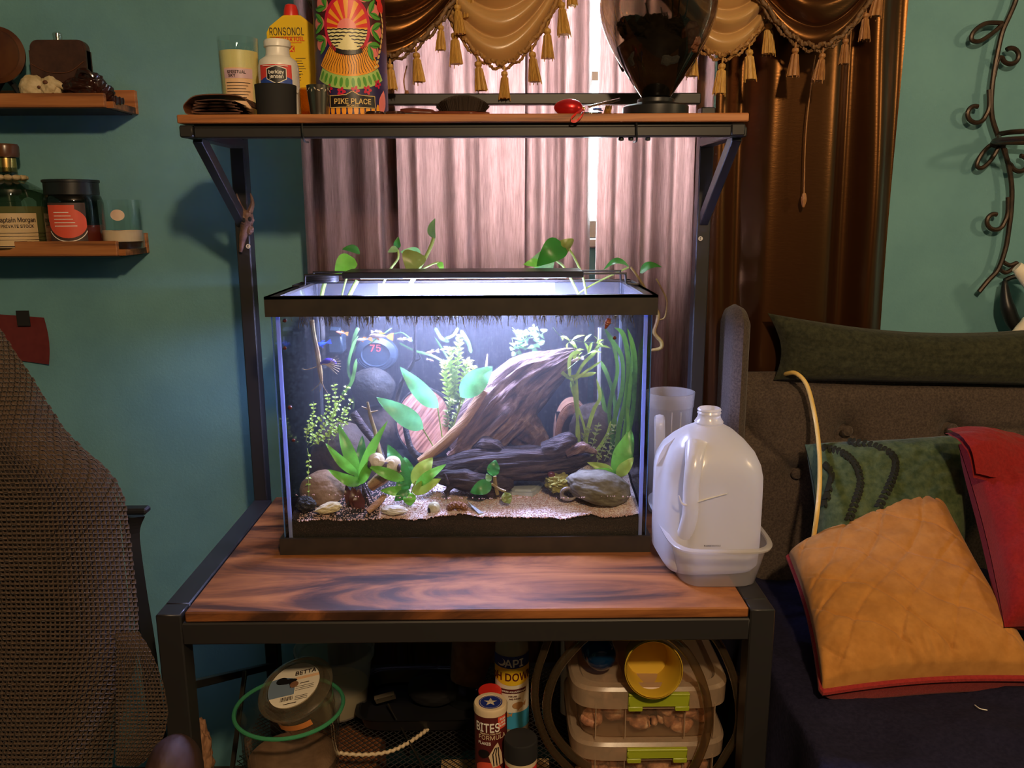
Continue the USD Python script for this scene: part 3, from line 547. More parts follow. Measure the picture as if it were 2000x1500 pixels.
# candle glass
M['pinkwax'] = mat('peach_wax', (.80, .52, .34), .4, col2=(.86, .62, .45), scale=18, sss=.2)
yb = 1.725; cb = X(241, 470, yb); k = S(yb); r = 37 * k; c = (cb[0], yb, z2)
t = thing('candle_glass', 'short clear glass tumbler with a little peach wax at the end of the lower ledge', 'candle', c)
part(t, 'tumbler', lathe([(0, .001), (r * .95, .001), (r, .003), (r * 1.02, 90 * k), (r * .97, 90 * k), (r * .94, 14 * k), (0, 13 * k)], c, 48), M['glass'])
part(t, 'wax', lathe([(0, 14 * k), (r * .93, 14 * k), (r * .94, 34 * k), (r * .9, 32 * k), (0, 31 * k)], c, 40), M['pinkwax'])
part(t, 'base', lathe([(0, .002), (r * .9, .002), (r * .93, 11 * k), (0, 12 * k)], c, 40), M['glass'])
part(t, 'stain', decal(ell(-6 * k, 62 * k, 12 * k, 10 * k), on_cyl(c, r * 1.01, z2, 0, .0005), .004), M['pinkwax'])
# red card on the wall
a, b = X(-30, 612, YW - .004), X(95, 697, YW - .004)
t = thing('wall_card', 'dark red card hanging on the teal wall under a strip of black tape', 'card', (b[0] - .05, YW - .003, b[2]))
u = np.linspace(0, 1, 16)[None]; v = np.linspace(0, 1, 10)[:, None]
P = np.stack([a[0] + (b[0] - a[0]) * u + .006 * np.sin(v * 3) + 0 * u, YW - .003 - .010 * (np.abs(u - .6)) ** 2 - .004 * v * u, a[2] + (b[2] - a[2]) * v - .016 * u + .006 * (1 - v) * u], -1)
part(t, 'card', cat([grid(P), grid(P[:, ::-1] + A([0, .0008, 0]))]), mat('dark_red_paper', (.13, .014, .014), .6, col2=(.16, .02, .02), scale=60), smooth=True)
q = X(45, 622, YW - .012); part(t, 'tape', box((q[0] - 12 * S(1.79), YW - .0125, q[2] - 14 * S(1.79)), (q[0] + 12 * S(1.79), YW - .010, q[2] + 15 * S(1.79))), M['blackmat'], smooth=False)
# ------------------------------------------------------------------ things on the upper shelf
M['skull'] = mat('brown_horn_skull', (.20, .11, .065), .6, col2=(.08, .04, .03), scale=60, bump=.4, bscale=120)
yk = 1.585; k = S(yk); c = X(480, 440, yk)
t = thing('skull_charm', 'small brown horned skull charm hanging on the left desk post', 'ornament', c)
pk = lambda px, py, dy=0: X(px, py, yk + dy)
part(t, 'skull', cat([blob(pk(482, 428), (13 * k, 9 * k, 17 * k), .25, 2.5, 2, 4), tube([pk(480, 440), pk(474, 466), pk(470, 492)], [10 * k, 7 * k, 3 * k], 10, 16), blob(pk(487, 448), (8 * k, 7 * k, 10 * k), .3, 3, 3, 3)]), M['skull'])
for e in (((476, 416), (468, 400), (462, 378)), ((488, 414), (493, 396), (489, 377))): part(t, 'horn', tube([pk(*q) for q in e], [6 * k, 4 * k, 1 * k], 8, 14), M['skull'])
for e in ((476, 430), (488, 428)): part(t, 'eye_socket', blob(pk(e[0], e[1], -8 * k), (3.6 * k, 2.5 * k, 4.6 * k), .1, 2, 0, 2), M['blackmat'])
# wallet
yk = 1.415; k = S(yk); c = X(437, 220, yk); w0, w1_ = X(370, 220, yk)[0], X(504, 220, yk)[0]
t = thing('wallet', 'folded worn brown leather wallet at the left end of the upper shelf', 'wallet', (c[0], yk, SZ))
def leafwrap(zoff, th_, x0, x1, bulge):
    P = [(x1 - .004, yk, SZ + zoff), (x0 + .02, yk, SZ + zoff), (x0 + .004, yk, SZ + zoff + th_ * .35), (x0 + .008, yk, SZ + zoff + th_ * .8), (x0 + .03, yk, SZ + zoff + th_ + bulge), (x1 - .02, yk, SZ + zoff + th_ + bulge * .8), (x1, yk, SZ + zoff + th_ * .5)]
    Q = spline(P, 40); V = np.stack([Q + A([0, -.035, 0]), Q + A([0, .035, 0])], 1); V2 = np.stack([Q + A([0, .035, -.0016]), Q + A([0, -.035, -.0016])], 1)
    return cat([grid(V), grid(V2), grid(np.stack([Q + A([0, -.035, 0]), Q + A([0, -.035, -.0016])], 1))])
part(t, 'outer_leather', leafwrap(.0018, .024, w0, w1_, .006), M['leather'])
for i in range(4): part(t, 'inner_fold', leafwrap(.005 + .005 * i, .004, w0 + .012 + .002 * i, w1_ - .014 - .004 * i, .001), M['darkbrown'] if i % 2 else M['leather'])
# candle with label
M['ywax'] = mat('cream_yellow_wax', (.82, .68, .28), .4, col2=(.86, .74, .38), scale=10, sss=.15)
M['peachl'] = mat('peach_label', (.80, .48, .26), .5, col2=(.84, .58, .34), scale=8)
M['pinkl'] = mat('mauve_label', (.62, .40, .48), .4, col2=(.75, .52, .60), scale=10)
yk = 1.50; k = S(yk); c = X(473, 218, yk); c = (c[0], yk, SZ); r = 36 * k; H = X(473, 76, yk)[2] - SZ
t = thing('pillar_candle', 'tall clear glass of pale yellow candle wax with a peach label behind the wallet', 'candle', c)
part(t, 'glass', lathe([(0, .001), (r * .86, .001), (r * .9, .003), (r, H), (r * .97, H), (r * .88, .006), (0, .005)], c, 48), M['glass'])
part(t, 'wax', lathe([(0, .006), (r * .86, .006), (r * .94, H * .84), (0, H * .835)], c, 40), M['ywax'])
fn, fi, fj = on_cyl(c, r, SZ, 0, .0006, lambda y: r * (.88 + .12 * y / H)), on_cyl(c, r, SZ, 0, .001, lambda y: r * (.88 + .12 * y / H)), on_cyl(c, r, SZ, 0, .0014, lambda y: r * (.88 + .12 * y / H))
lb = part(t, 'label', decal(sbox(-30 * k, 10 * k, 24 * k, 92 * k), fn, .004), M['peachl'])
part(lb, 'banner', decal(sbox(-30 * k, 74 * k, 24 * k, 90 * k), fi, .004), M['pinkl'])
part(lb, 'lettering', cat([text('SPIRITUAL', 5 * k, fj, -6 * k, 82 * k, sx=.9), text('SKY', 5 * k, fj, -14 * k, 76 * k)] + [decal(sbox(-26 * k, (66 - 5 * i) * k, (18 - 4 * (i % 3)) * k, (66.8 - 5 * i) * k), fj, .004) for i in range(6)]), M['ink'])
# ibuprofen
M['lred'] = mat('label_red', (.70, .05, .04), .4); M['lblue'] = mat('label_blue', (.02, .06, .36), .4); M['lblack'] = mat('label_black', (.012, .01, .01), .45)
yk = 1.455; k = S(yk); c = X(549, 220, yk); c = (c[0], yk, SZ); r = 36 * k
t = thing('pill_bottle', 'white plastic ibuprofen bottle without its cap on the upper shelf', 'bottle', c)
part(t, 'bottle', lathe([(0, 0), (r * .97, 0), (r, .003), (r, 92 * k), (r * .9, 103 * k), (r * .62, 110 * k), (r * .58, 116 * k), (r * .58, 124 * k), (r * .66, 126 * k), (r * .66, 135 * k), (r * .6, 138 * k), (r * .5, 138 * k), (r * .48, 112 * k)], c, 48), M['white'])
fn, fi, fj, fk = (on_cyl(c, r, SZ, -.12, .0005 * q) for q in (1, 1.8, 2.6, 3.4))
L = sbox(-33 * k, 22 * k, 28 * k, 92 * k)
lb = part(t, 'label', decal(L, fn, .003), M['lred'])
part(lb, 'blue_field', decal(unary_union([sbox(-33 * k, 22 * k, 28 * k, 66 * k), ell(0, 60 * k, 34 * k, 13 * k)]).intersection(L), fi, .003), M['lblue'])
hexa = Polygon([(-16 * k, 84 * k), (0, 89 * k), (16 * k, 84 * k), (16 * k, 68 * k), (0, 60 * k), (-16 * k, 68 * k)])
part(lb, 'badge_rim', decal(hexa.buffer(1.6 * k, join_style=2), fj, .003), M['whiteink'])
part(lb, 'badge', decal(hexa, fk, .003), M['lblack'])
f5 = on_cyl(c, r, SZ, -.12, .0022)
part(lb, 'lettering', cat([text('IBUPROFEN', 12 * k, f5, -2 * k, 46 * k, sx=.86), text('berkley', 6 * k, f5, 0, 76 * k, sx=.9), text('jensen', 6 * k, f5, 0, 68.5 * k, sx=.9), decal(sbox(-24 * k, 89 * k, 20 * k, 90 * k), f5, .003)]), M['whiteink'])
# black cup
yk = 1.405; k = S(yk); c = X(541, 220, yk); c = (c[0], yk, SZ); r = 36 * k
solo('black_cup', lathe([(0, 0), (r * .95, 0), (r * .97, .001), (r * 1.03, 55 * k), (r * .95, 55 * k), (r * .9, .003), (0, .003)], c, 48), M['blackmat'], 'plain matte black cup standing in front of the ibuprofen bottle', 'cup')
# lighter fuel
M['yel'] = mat('yellow_plastic', (.86, .56, .015), .35); M['redp'] = mat('red_plastic', (.72, .03, .02), .35)
yk = 1.545; k = S(yk); c = X(583, 218, yk); x = c[0]; hw = 46 * k; zz = lambda px: X(583, px, yk)[2]
t = thing('lighter_fuel_bottle', 'yellow flat lighter fuel bottle with a red cap on the upper shelf', 'bottle', (x, yk, SZ))
pol = Polygon([(x - hw, SZ), (x + hw, SZ), (x + hw, zz(66)), (x + hw * .86, zz(54)), (x + hw * .33, zz(33)), (x - hw * .33, zz(33)), (x - hw * .86, zz(54)), (x - hw, zz(66))]).buffer(-.004).buffer(.004, quad_segs=4)
part(t, 'body', slab(pol, yk - .017, yk + .017, .004), M['yel'])
part(t, 'cap', lathe([(13 * k, zz(35)), (13.5 * k, zz(33)), (12.5 * k, zz(22)), (10 * k, zz(11)), (7 * k, zz(9)), (0, zz(9))], (x - 4 * k, yk, 0), 32, ), M['redp'])
fp = on_plane((x, yk - .017, SZ), (1, 0, 0), (0, 0, 1), .0004); Z = lambda py: zz(py) - SZ
part(t, 'lettering', cat([text('RONSONOL', 13 * k, fp, -9 * k, Z(73), bold=False, sx=.62), decal(sbox(-40 * k, Z(77), 16 * k, Z(76)), fp)] + [decal(sbox(4 * k, Z(118 + 5 * i), (22 - (i * 7) % 9) * k, Z(117 + 5 * i)), fp) for i in range(7)] + [decal(sbox(4 * k, Z(150 + 5 * i), 12 * k, Z(149 + 5 * i)), fp) for i in range(3)]), M['ink'], smooth=False)
part(t, 'red_lettering', cat([text('LIGHTER FUEL', 7 * k, fp, -6 * k, Z(84), sx=.82), decal(sbox(-16 * k, Z(88), 16 * k, Z(87)), fp), decal(sbox(-8 * k, Z(105), 3 * k, Z(93)).difference(unary_union([LineString([(-6 * k, Z(103)), (1 * k, Z(95))]).buffer(1.1 * k), LineString([(-6 * k, Z(95)), (1 * k, Z(103))]).buffer(1.1 * k)])), fp)]), M['redp'], smooth=False)
# shot glasses
M['dkmetal'] = mat('dark_steel', (.20, .17, .14), .25, metal=.9)
M['etch'] = mat('etched_silver', (.6, .52, .4), .5)
yk = 1.40; k = S(yk); c = X(624, 220, yk); c = (c[0], yk, SZ); r = 20 * k
t = thing('shot_glass', 'small dark metal shot glass with etched rim beside the colourful canister', 'glass', c)
part(t, 'cup', lathe([(0, 0), (r * .78, 0), (r * .8, .001), (r * 1.08, 54 * k), (r * 1.02, 54 * k), (r * .75, .003), (0, .003)], c, 40), M['dkmetal'])
fl = [decal(ell((i - 4) * 6 * k, (44 + 3 * (i % 2)) * k, 2.6 * k, 1.0 * k, rot=40 * i), on_cyl(c, r, SZ, 0, .0006, lambda y: r * (.8 + .28 * y / (54 * k))), .003) for i in range(9)]
part(t, 'etching', cat(fl), M['etch'])
yk = 1.44; k = S(yk); c = X(602, 220, yk); c = (c[0], yk, SZ); r = 15 * k
solo('small_vial', lathe([(0, 0), (r, 0), (r, 50 * k), (r * .9, 54 * k), (r * .85, .003), (0, .003)], c, 32), pane_mat('amber_glass', (.8, .6, .2)), 'small clear amber glass vial between the pill bottle and the shot glass', 'glass')
# tall colourful coffee canister
yk = 1.46; k = S(yk); c = X(690, 220, yk); c = (c[0], yk, SZ); r = 64 * k; CH = 262 * k
C_ = {n: mat('print_' + n, v, .4) for n, v in dict(maroon=(.075, .008, .012), crimson=(.62, .012, .06), coral=(.85, .22, .20), orange=(.90, .36, .025), green=(.10, .36, .045), dgreen=(.03, .16, .03), lime=(.40, .62, .16), cream=(.82, .74, .38), navy=(.03, .02, .10), black=(.012, .008, .01), gold=(.75, .52, .18), red=(.75, .03, .03)).items()}
t = thing('coffee_canister', 'tall cylindrical coffee canister printed with a sunrise, leaves and flowers', 'canister', c)
part(t, 'body', lathe([(0, 0), (r * .97, 0), (r, .003), (r, CH), (r * .97, CH + .004), (0, CH + .004)], c, 64), C_['maroon'])
lay = lambda n: on_cyl(c, r, SZ, -.05, .0003 * n)
ey = lambda py: (220 - py) * k
def D(name, polys, m, n, label=None, par=None): return part(par or t, name, decal(unary_union(polys), lay(n), .0035), C_[m], smooth=True, label=label)
band = lambda cx, cy, r0, r1, a0, a1: Polygon([(cx + r1 * math.cos(a), cy + r1 * math.sin(a)) for a in np.linspace(a0, a1, 24)] + [(cx + r0 * math.cos(a), cy + r0 * math.sin(a)) for a in np.linspace(a1, a0, 24)])
D('navy_field', [sbox(-95 * k, 0, 95 * k, ey(140)), band(0, ey(88), 0, 92 * k, -2.9, -.24)], 'navy', 1)
skirt = band(0, ey(60), 36 * k, 92 * k, -2.25, -.89)
D('wood_band', [skirt], 'orange', 2)
D('grain_lines', [LineString([(math.cos(a) * q * k + 1.3 * k * math.sin(q / 5 + a * 9), ey(60) + math.sin(a) * q * k) for q in range(50, 92, 3)]).buffer(.45 * k) for a in np.linspace(-2.2, -.94, 22)], 'black', 3)
D('green_band', [band(0, ey(56), 96 * k, 118 * k, -2.16, -.98)], 'lime', 2)
D('green_seeds', [ell(107 * k * math.cos(a), ey(56) + 107 * k * math.sin(a), 8 * k, 3 * k, rot=math.degrees(a)) for a in np.linspace(-2.1, -1.04, 12)], 'green', 3)
oval = ell(-2 * k, ey(69), 42 * k, 50 * k, n=20)
D('sun_oval', [oval], 'crimson', 2)
inn = ell(-2 * k, ey(69), 36 * k, 44 * k, n=20); hor = ey(74)
D('sky', [inn.intersection(sbox(-99 * k, hor, 99 * k, 1))], 'orange', 3)
D('sun_rays', [Polygon([(-2 * k, hor), (-2 * k + 80 * k * math.cos(a - .1), hor + 80 * k * math.sin(a - .1)), (-2 * k + 80 * k * math.cos(a + .1), hor + 80 * k * math.sin(a + .1))]).intersection(inn) for a in np.linspace(.2, 2.94, 8)], 'red', 4)
D('sun_disc', [ell(-2 * k, hor, 16 * k, 16 * k).intersection(sbox(-99 * k, hor, 99 * k, 1))], 'coral', 5)
D('sea', [inn.intersection(sbox(-99 * k, -1, 99 * k, hor))], 'cream', 3)
D('waves', [LineString([(q * k, hor - (2 + 5.5 * j) * k + 1.3 * k * abs(math.sin(q / 3.2 + j))) for q in np.arange(-40, 38, .8)]).buffer(.95 * k).intersection(inn) for j in range(7)], 'black', 4)
D('sail', [Polygon([(-2 * k, ey(82)), (-22 * k, ey(109)), (18 * k, ey(109))])], 'cream', 6)
D('oval_base', [band(0, ey(60), 50 * k, 57 * k, -2.0, -1.14)], 'black', 6)
lv, lv2, pt = [], [], []
for a in np.arange(-.6, 3.8, .52):
    ex_, ez_ = -2 * k + 47 * k * math.cos(a), ey(69) + 55 * k * math.sin(a)
    pt.append(ell(ex_ + 9 * k * math.cos(a), ez_ + 9 * k * math.sin(a), 14 * k, 12 * k, rot=math.degrees(a)))
    for da in (-38, 38): lv.append(leafpoly(ex_ - 3 * k * math.cos(a), ez_ - 3 * k * math.sin(a), 27 * k, 11 * k, math.degrees(a) + da)); lv2.append(LineString([(ex_, ez_), (ex_ + 24 * k * math.cos(a + math.radians(da)), ez_ + 24 * k * math.sin(a + math.radians(da)))]).buffer(.9 * k))
D('petals', pt, 'coral', 1)
D('leaves', lv, 'green', 4); D('leaf_veins', lv2, 'dgreen', 5)
D('red_feathers', [ell(54 * k + 5 * k * i, ey(2 + 15 * i), 8 * k, 11 * k, rot=20) for i in range(3)], 'red', 6)
D('seed_strand', [ell((70 - 1.2 * abs(i - 2) ** 1.4) * k, ey(44 + 9 * i), 2.2 * k, 4.4 * k, rot=-8 * (i - 3)) for i in range(11)], 'gold', 6)
fl, fc = [], []
for fx, fy in ((-40, 172), (-16, 178), (30, 174), (52, 162), (8, 176)):
    for a in range(5): fl.append(ell((fx + 4.6 * math.cos(a * 1.257)) * k, ey(fy) + 4.6 * k * math.sin(a * 1.257), 3.6 * k, 2.6 * k, rot=a * 72))
    fc.append(ell(fx * k, ey(fy), 1.8 * k))
D('flowers', fl, 'crimson', 3); D('flower_centres', fc, 'navy', 4)
D('corn_seeds', [ell((-44 + 10.5 * i) * k, ey(208), 4 * k, 11 * k) for i in range(10)], 'orange', 3)
D('pink_leaf', [leafpoly(58 * k, ey(216), 46 * k, 20 * k, 78)], 'coral', 4)
lb = part(t, 'name_plate', decal(unary_union([sbox(-37 * k, ey(204), 43 * k, ey(184)), Polygon([(-37 * k, ey(185)), (43 * k, ey(185)), (14 * k, ey(183)), (3 * k, ey(177)), (-8 * k, ey(183))])]), lay(6), .0035), C_['black'])
part(lb, 'plate_rim', decal(unary_union([sbox(-37 * k, ey(204), 43 * k, ey(184)), Polygon([(-37 * k, ey(185)), (43 * k, ey(185)), (14 * k, ey(183)), (3 * k, ey(177)), (-8 * k, ey(183))])]).boundary.buffer(.6 * k), lay(7), .0035), C_['gold'])
part(lb, 'lettering', cat([text('PIKE PLACE', 8.5 * k, lay(8), 3 * k, ey(198), sx=.95), text('ROAST', 3 * k, lay(8), 3 * k, ey(202.5), sx=1.5)]), C_['gold'])
# sunglasses lying flat
yk = 1.40; k = S(yk); P0 = X(752, 216, yk)
sg = thing('sunglasses', 'dark folded sunglasses lying flat beside the hairbrush', 'glasses', (P0[0], yk, SZ))
for dx in (-19, 19): part(sg, 'lens', lathe([(0, .002), (17 * k, .002), (18 * k, .0045), (17 * k, .007), (0, .0065)], (P0[0] + dx * k, yk, SZ), 28), M['gloss'])
for dy in (.012, .02): part(sg, 'temple', tube([(P0[0] - 38 * k, yk + dy, SZ + .004), (P0[0], yk + dy, SZ + .006), (P0[0] + 60 * k, yk + dy + .004, SZ + .004)], .0025, 6, 14), M['black'])
# hair brush
M['lacq'] = mat('red_brown_lacquer', (.10, .022, .012), .22, col2=(.16, .04, .02), scale=20)
M['bristle'] = mat('dark_bristle', (.03, .017, .010), .6)
yk = 1.43; k = S(yk); h0_, h1_ = X(783, 214, yk)[0], X(956, 214, yk)[0]
hb = thing('hairbrush', 'reddish brown wooden hairbrush lying with its dark bristles up on the shelf', 'brush', ((h0_ + h1_) / 2, yk, SZ))
L = h1_ - h0_
part(hb, 'handle', tube([(h0_, yk, SZ + .009), (h0_ + .12 * L, yk, SZ + .009), (h0_ + .36 * L, yk, SZ + .008), (h0_ + .5 * L, yk, SZ + .007), (h0_ + .8 * L, yk, SZ + .006), (h1_, yk, SZ + .006)], [.006, .008, .006, .011, .013, .006], 14, 36, squash=1.6, fn=lambda a, b: 1 - .45 * (np.abs(np.cos(b)) > .5) * (a > .4)), M['lacq'])
br = []
for i in range(3600):
    u, v = NPR.uniform(-1, 1), NPR.uniform(-1, 1)
    if u * u + v * v > 1: continue
    bx = h0_ + (.70 + .25 * u) * L; by = yk + .017 * v; hh = .025 * max(.05, 1 - .85 * u * u - .2 * v * v) ** .6 * NPR.uniform(.85, 1.05)
    br.append(tube([(bx, by, SZ + .010), (bx + .008 * u, by + .008 * v, SZ + .010 + hh)], .00045, 3, 2, sm=False))
part(hb, 'bristles', cat(br), M['bristle'], smooth=False, kind='stuff')
# red egg ornament and keys
M['redmetal'] = mat('satin_red_metal', (.55, .012, .015), .28, metal=.55, coat=.3)
yk = 1.425; k = S(yk); c = X(1110, 206, yk); eg = thing('red_ornament', 'satin red egg shaped ornament lying on the shelf with a red ribbon loop', 'ornament', (c[0], yk, SZ))
pr = [(13.5 * math.sin(a) * k * (1 - .12 * math.cos(a)), -27 * math.cos(a) * k * .98) for a in np.linspace(0, math.pi, 24)]
pr = [(p * 1.2, q) for p, q in pr]
part(eg, 'egg', lathe(pr, (c[0], yk, SZ + .0150), 36, axis=(1, -.1, -.06)), M['redmetal'])
part(eg, 'cap', lathe([(4 * k, -.003), (4.4 * k, 0), (4 * k, .004), (0, .005)], (c[0] + 25 * k, yk - .002, SZ + .0135), 16, axis=(1, -.1, -.06)), M['brass'])
rb = [X(1140, 213, 1.40), X(1130, 219, 1.368), X(1117, 229, 1.3555), X(1116, 236, 1.3555), X(1126, 236, 1.3550), X(1138, 224, 1.357), X(1142, 215, 1.385)]
for q in rb[:2] + rb[-1:]: q[2] = max(q[2], SZ + .002)
Q = spline(rb, 40); part(eg, 'ribbon', cat([grid(np.stack([Q + A([0, 0, .002]), Q - A([0, 0, .002])], 1)), grid(np.stack([Q - A([0, -.0006, .002]), Q + A([0, .0006, .002])], 1))]), M['redp'], smooth=True)
kt = X(1165, 212, 1.42); ky = thing('key_bunch', 'bunch of keys with gold rings and a pen between the red ornament and the vase', 'keys', (kt[0], 1.42, SZ))
k = S(1.42)
for i in range(4): part(ky, 'ring', tube([kt + A([(16 + 3 * i) * k + 2 * k * math.cos(a), .008 * math.sin(a), 9 * k + 10 * k * math.cos(a) - kt[2] + SZ + .001]) for a in np.linspace(0, 6.3, 16)], .0011, 6, 32), M['brass'])
for i, (a0, m) in enumerate(((.3, 'chrome'), (-.5, 'black'), (.9, 'lblue'))):
    d = A([math.cos(a0 + 3.4), math.sin(a0 + 3.4), 0]); p = A([kt[0] + 10 * k, 1.42, SZ + .004 + .003 * i])
    part(ky, 'key', cat([bar(p, p + d * .024, .004, .0016), lathe([(0, -.001), (.007, -.001), (.007, .001), (0, .001)], p + d * .026, 16)]), M[m])
part(ky, 'pen', tube([X(1150, 208, 1.44), X(1210, 194, 1.47)], .0022, 8, 3), M['chrome'])
# smoky vase
M['vaseglass'] = pane_mat('smoky_vase_glass', (.42, .37, .28), ior=1.5)
M['moss'] = mat('dark_dry_moss', (.006, .005, .004), .9, col2=(.02, .017, .010), scale=60, bump=.6, bscale=140, bdist=.004)
yk = 1.485; k = S(yk); c = X(1280, 220, yk); c = (c[0], yk, SZ)
v = thing('round_vase', 'bulbous smoky glass vase filled with dark moss on a round black foot', 'vase', c)
part(v, 'foot', lathe([(0, 0), (58 * k, 0), (60 * k, .003), (60 * k, 24 * k), (56 * k, 27 * k), (40 * k, 28 * k), (34 * k, 32 * k), (33 * k, 38 * k), (25 * k, 41 * k), (0, 41 * k)], c, 64), M['black'])
vp = [(27, 42), (34, 52), (56, 84), (80, 122), (96, 156), (104, 186), (103, 216), (92, 244), (70, 264), (44, 276), (36, 282), (34, 300)]
part(v, 'glass_bulb', lathe([(a * k, b * k) for a, b in spline(A(vp, float), 40)], c, 72), M['vaseglass'])
mp = lathe([(0, 43 * k)] + [(a * k * .95, b * k) for a, b in spline(A(vp[:6], float), 24) if b < 130] + [(60 * k, 136 * k), (30 * k, 146 * k), (0, 150 * k)], c, 56); vv = mp.vertices
nn = meshkit.fbm(vv * 40, 4, 2) - .5; vv[:, 2] += np.where(vv[:, 2] > SZ + 95 * k, nn * .05, 0)
part(v, 'moss', mp, M['moss'], smooth=True)
part(v, 'seed_pod', blob((c[0] + 50 * k, yk - 52 * k, SZ + 136 * k), (17 * k, 14 * k, 26 * k), .35, 2, 4, 4), M['leather'])
for i, (ax, az, rx, rz) in enumerate(((-50, 158, 26, 20), (30, 160, 22, 16), (-8, 150, 26, 30))): part(v, 'moss_clump', blob((c[0] + ax * k, yk - 20 * k, SZ + az * k), (rx * k, 22 * k, rz * k), .5, 2.5, i, 4), M['moss'])
for i in range(14):
    a = NPR.uniform(0, 6.28); rr = NPR.uniform(20, 70) * k
    part(v, 'twig', tube([(c[0] + rr * .5 * math.cos(a), yk + rr * .5 * math.sin(a), SZ + 140 * k), (c[0] + rr * .8 * math.cos(a) + .004, yk + rr * .8 * math.sin(a), SZ + 165 * k), (c[0] + rr * math.cos(a), yk + rr * math.sin(a), SZ + NPR.uniform(170, 215) * k)], .0012, 5, 8), M['moss'])
# ------------------------------------------------------------------ aquarium contents
T = lambda px, py, y: at(px, py, y=y)
def lm(n, c, c2=None, sc=40, tr=.3, st=(1, 1, 1)): M[n] = mat(n, c, .35, col2=c2 or tuple(1.35 * v for v in c), scale=sc, stretch=st, transl=(tuple(1.5 * v for v in c), tr), spec=.6)
lm('leaf_bright', (.16, .46, .045)); lm('leaf_mint', (.20, .60, .24)); lm('leaf_dark', (.05, .22, .035)); lm('leaf_lime', (.36, .50, .07)); lm('leaf_olive', (.20, .24, .05)); lm('leaf_pale', (.24, .46, .17)); lm('leaf_wax', (.04, .22, .03), sc=20); lm('leaf_strap', (.09, .22, .02)); lm('leaf_mid', (.12, .30, .06))
M['stem_green'] = mat('green_stem', (.30, .42, .10), .5); M['stem_brown'] = mat('brown_stem', (.22, .12, .05), .6, col2=(.32, .26, .08), scale=30)
M['soil'] = mat('black_soil', (.010, .009, .008), .9, scale=420, stops=[(.35, (.006, .006, .006)), (.60, (.02, .016, .012)), (.74, (.10, .075, .04)), (.82, (.25, .2, .13))], bump=.8, bscale=500, bdist=.003)
M['sand'] = mat('pink_white_sand', (.6, .48, .42), .9, scale=420, stops=[(.34, (.42, .28, .24)), (.44, (.78, .62, .57)), (.58, (.92, .80, .76)), (.72, (.96, .90, .88))], bump=.9, bscale=520, bdist=.003, detail=2)
def rockm(n, a, b, sc=18, bump=.4): M[n] = mat(n, a, .75, col2=b, scale=sc, bump=bump, bscale=70, bdist=.004)
rockm('tan_rock', (.22, .125, .06), (.32, .20, .11)); rockm('brown_rock', (.040, .022, .010), (.085, .05, .025), 12); rockm('mossy_rock', (.004, .005, .003), (.034, .027, .017), 26, .9); rockm('grey_rock', (.13, .115, .08), (.22, .20, .15), 30)
rockm('slate', (.30, .34, .36), (.48, .53, .56), 14, .2); rockm('white_rock', (.62, .58, .52), (.85, .82, .78), 25); rockm('cream_rock', (.62, .50, .28), (.82, .72, .48), 25); rockm('clay', (.17, .07, .03), (.30, .14, .065), 30, .6)
def barkm(n, a, b, c, ang=.72, sc=16): M[n] = mat(n, a, .8, scale=sc, stretch=(.35, 5, 5), rot=(0, ang, 0), stops=[(.32, a), (.5, b), (.68, c)], bump=.9, bscale=18, bstretch=(.5, 9, 9), bdist=.006)
barkm('driftwood', (.04, .02, .016), (.18, .10, .08), (.42, .28, .235)); barkm('dark_log', (.018, .011, .010), (.045, .028, .027), (.105, .068, .064), .08); barkm('pale_branch', (.30, .14, .06), (.46, .25, .12), (.58, .36, .20)); barkm('black_branch', (.02, .016, .016), (.04, .03, .028), (.08, .06, .05))
def dgz(y): return .812 + (y - 1.32) * .11
SX = np.linspace(g0 + th + .002, g1 - th - .002, 150); SYs = np.linspace(h0 + th + .002, h1 - th - .002, 70)
gx, gy = np.meshgrid(SX, SYs); n1 = meshkit.fbm(np.stack([gx * 14, gy * 14, 0 * gx], -1), 4, 3) - .5
left = 1 / (1 + np.exp((gx + .22) / .02))
zs = dgz(gy) + .012 * n1 + .006 * left * (gy - 1.32) / .3
fr = np.exp(-((gy - 1.325) / .03) ** 2)
zs -= fr * (.007 + .012 * (meshkit.fbm(np.stack([gx * 22, 0 * gx, 0 * gx + 4], -1), 3, 5) - .5))
def solid(gx, gy, z, zb):
    top = np.stack([gx, gy, z], -1); ms = [grid(top)]
    for e in (top[0], top[-1][::-1], top[:, 0][::-1], top[:, -1]):
        b = e.copy(); b[:, 2] = zb; ms.append(grid(np.stack([e, b])))
    return cat(ms)
solo('soil_bed', solid(gx, gy, zs, TB + .013), M['soil'], 'dark soil bed seen in section along the bottom of the aquarium', 'soil', smooth=30, kind='stuff')
msk = 1 / (1 + np.exp(-(gx + .20 + .05 * (n1)) / .012)) * (1 / (1 + np.exp((gy - 1.47 - .1 * (gx > .05)) / .02)))
zsand = zs + .011 * msk - .006 + .005 * (meshkit.fbm(np.stack([gx * 30, gy * 30, 0 * gx + 7], -1), 3, 8) - .5)
mb = grid(np.stack([gx, gy, zsand], -1)); keep = (zsand > zs - .003).ravel(); mb.update_faces(keep[mb.faces].all(1)); mb.remove_unreferenced_vertices()
solo('sand_layer', mb, M['sand'], 'pinkish white coarse sand spread over the soil at the front of the aquarium', 'sand', smooth=True, kind='stuff')
fz = []
for i in range(7000):
    x, y = NPR.uniform(g0 + .02, g1 - .02), 1.3205 + abs(NPR.normal(0, .075)); 
    if y > 1.48: continue
    j, q = int((x - SX[0]) / (SX[-1] - SX[0]) * 149), int((y - SYs[0]) / (SYs[-1] - SYs[0]) * 69); m = trimesh.creation.icosphere(0, NPR.uniform(.0007, .0016)); m.apply_translation([x, y, max(zs[q, j], zsand[q, j]) + .0004]); fz.append(m)
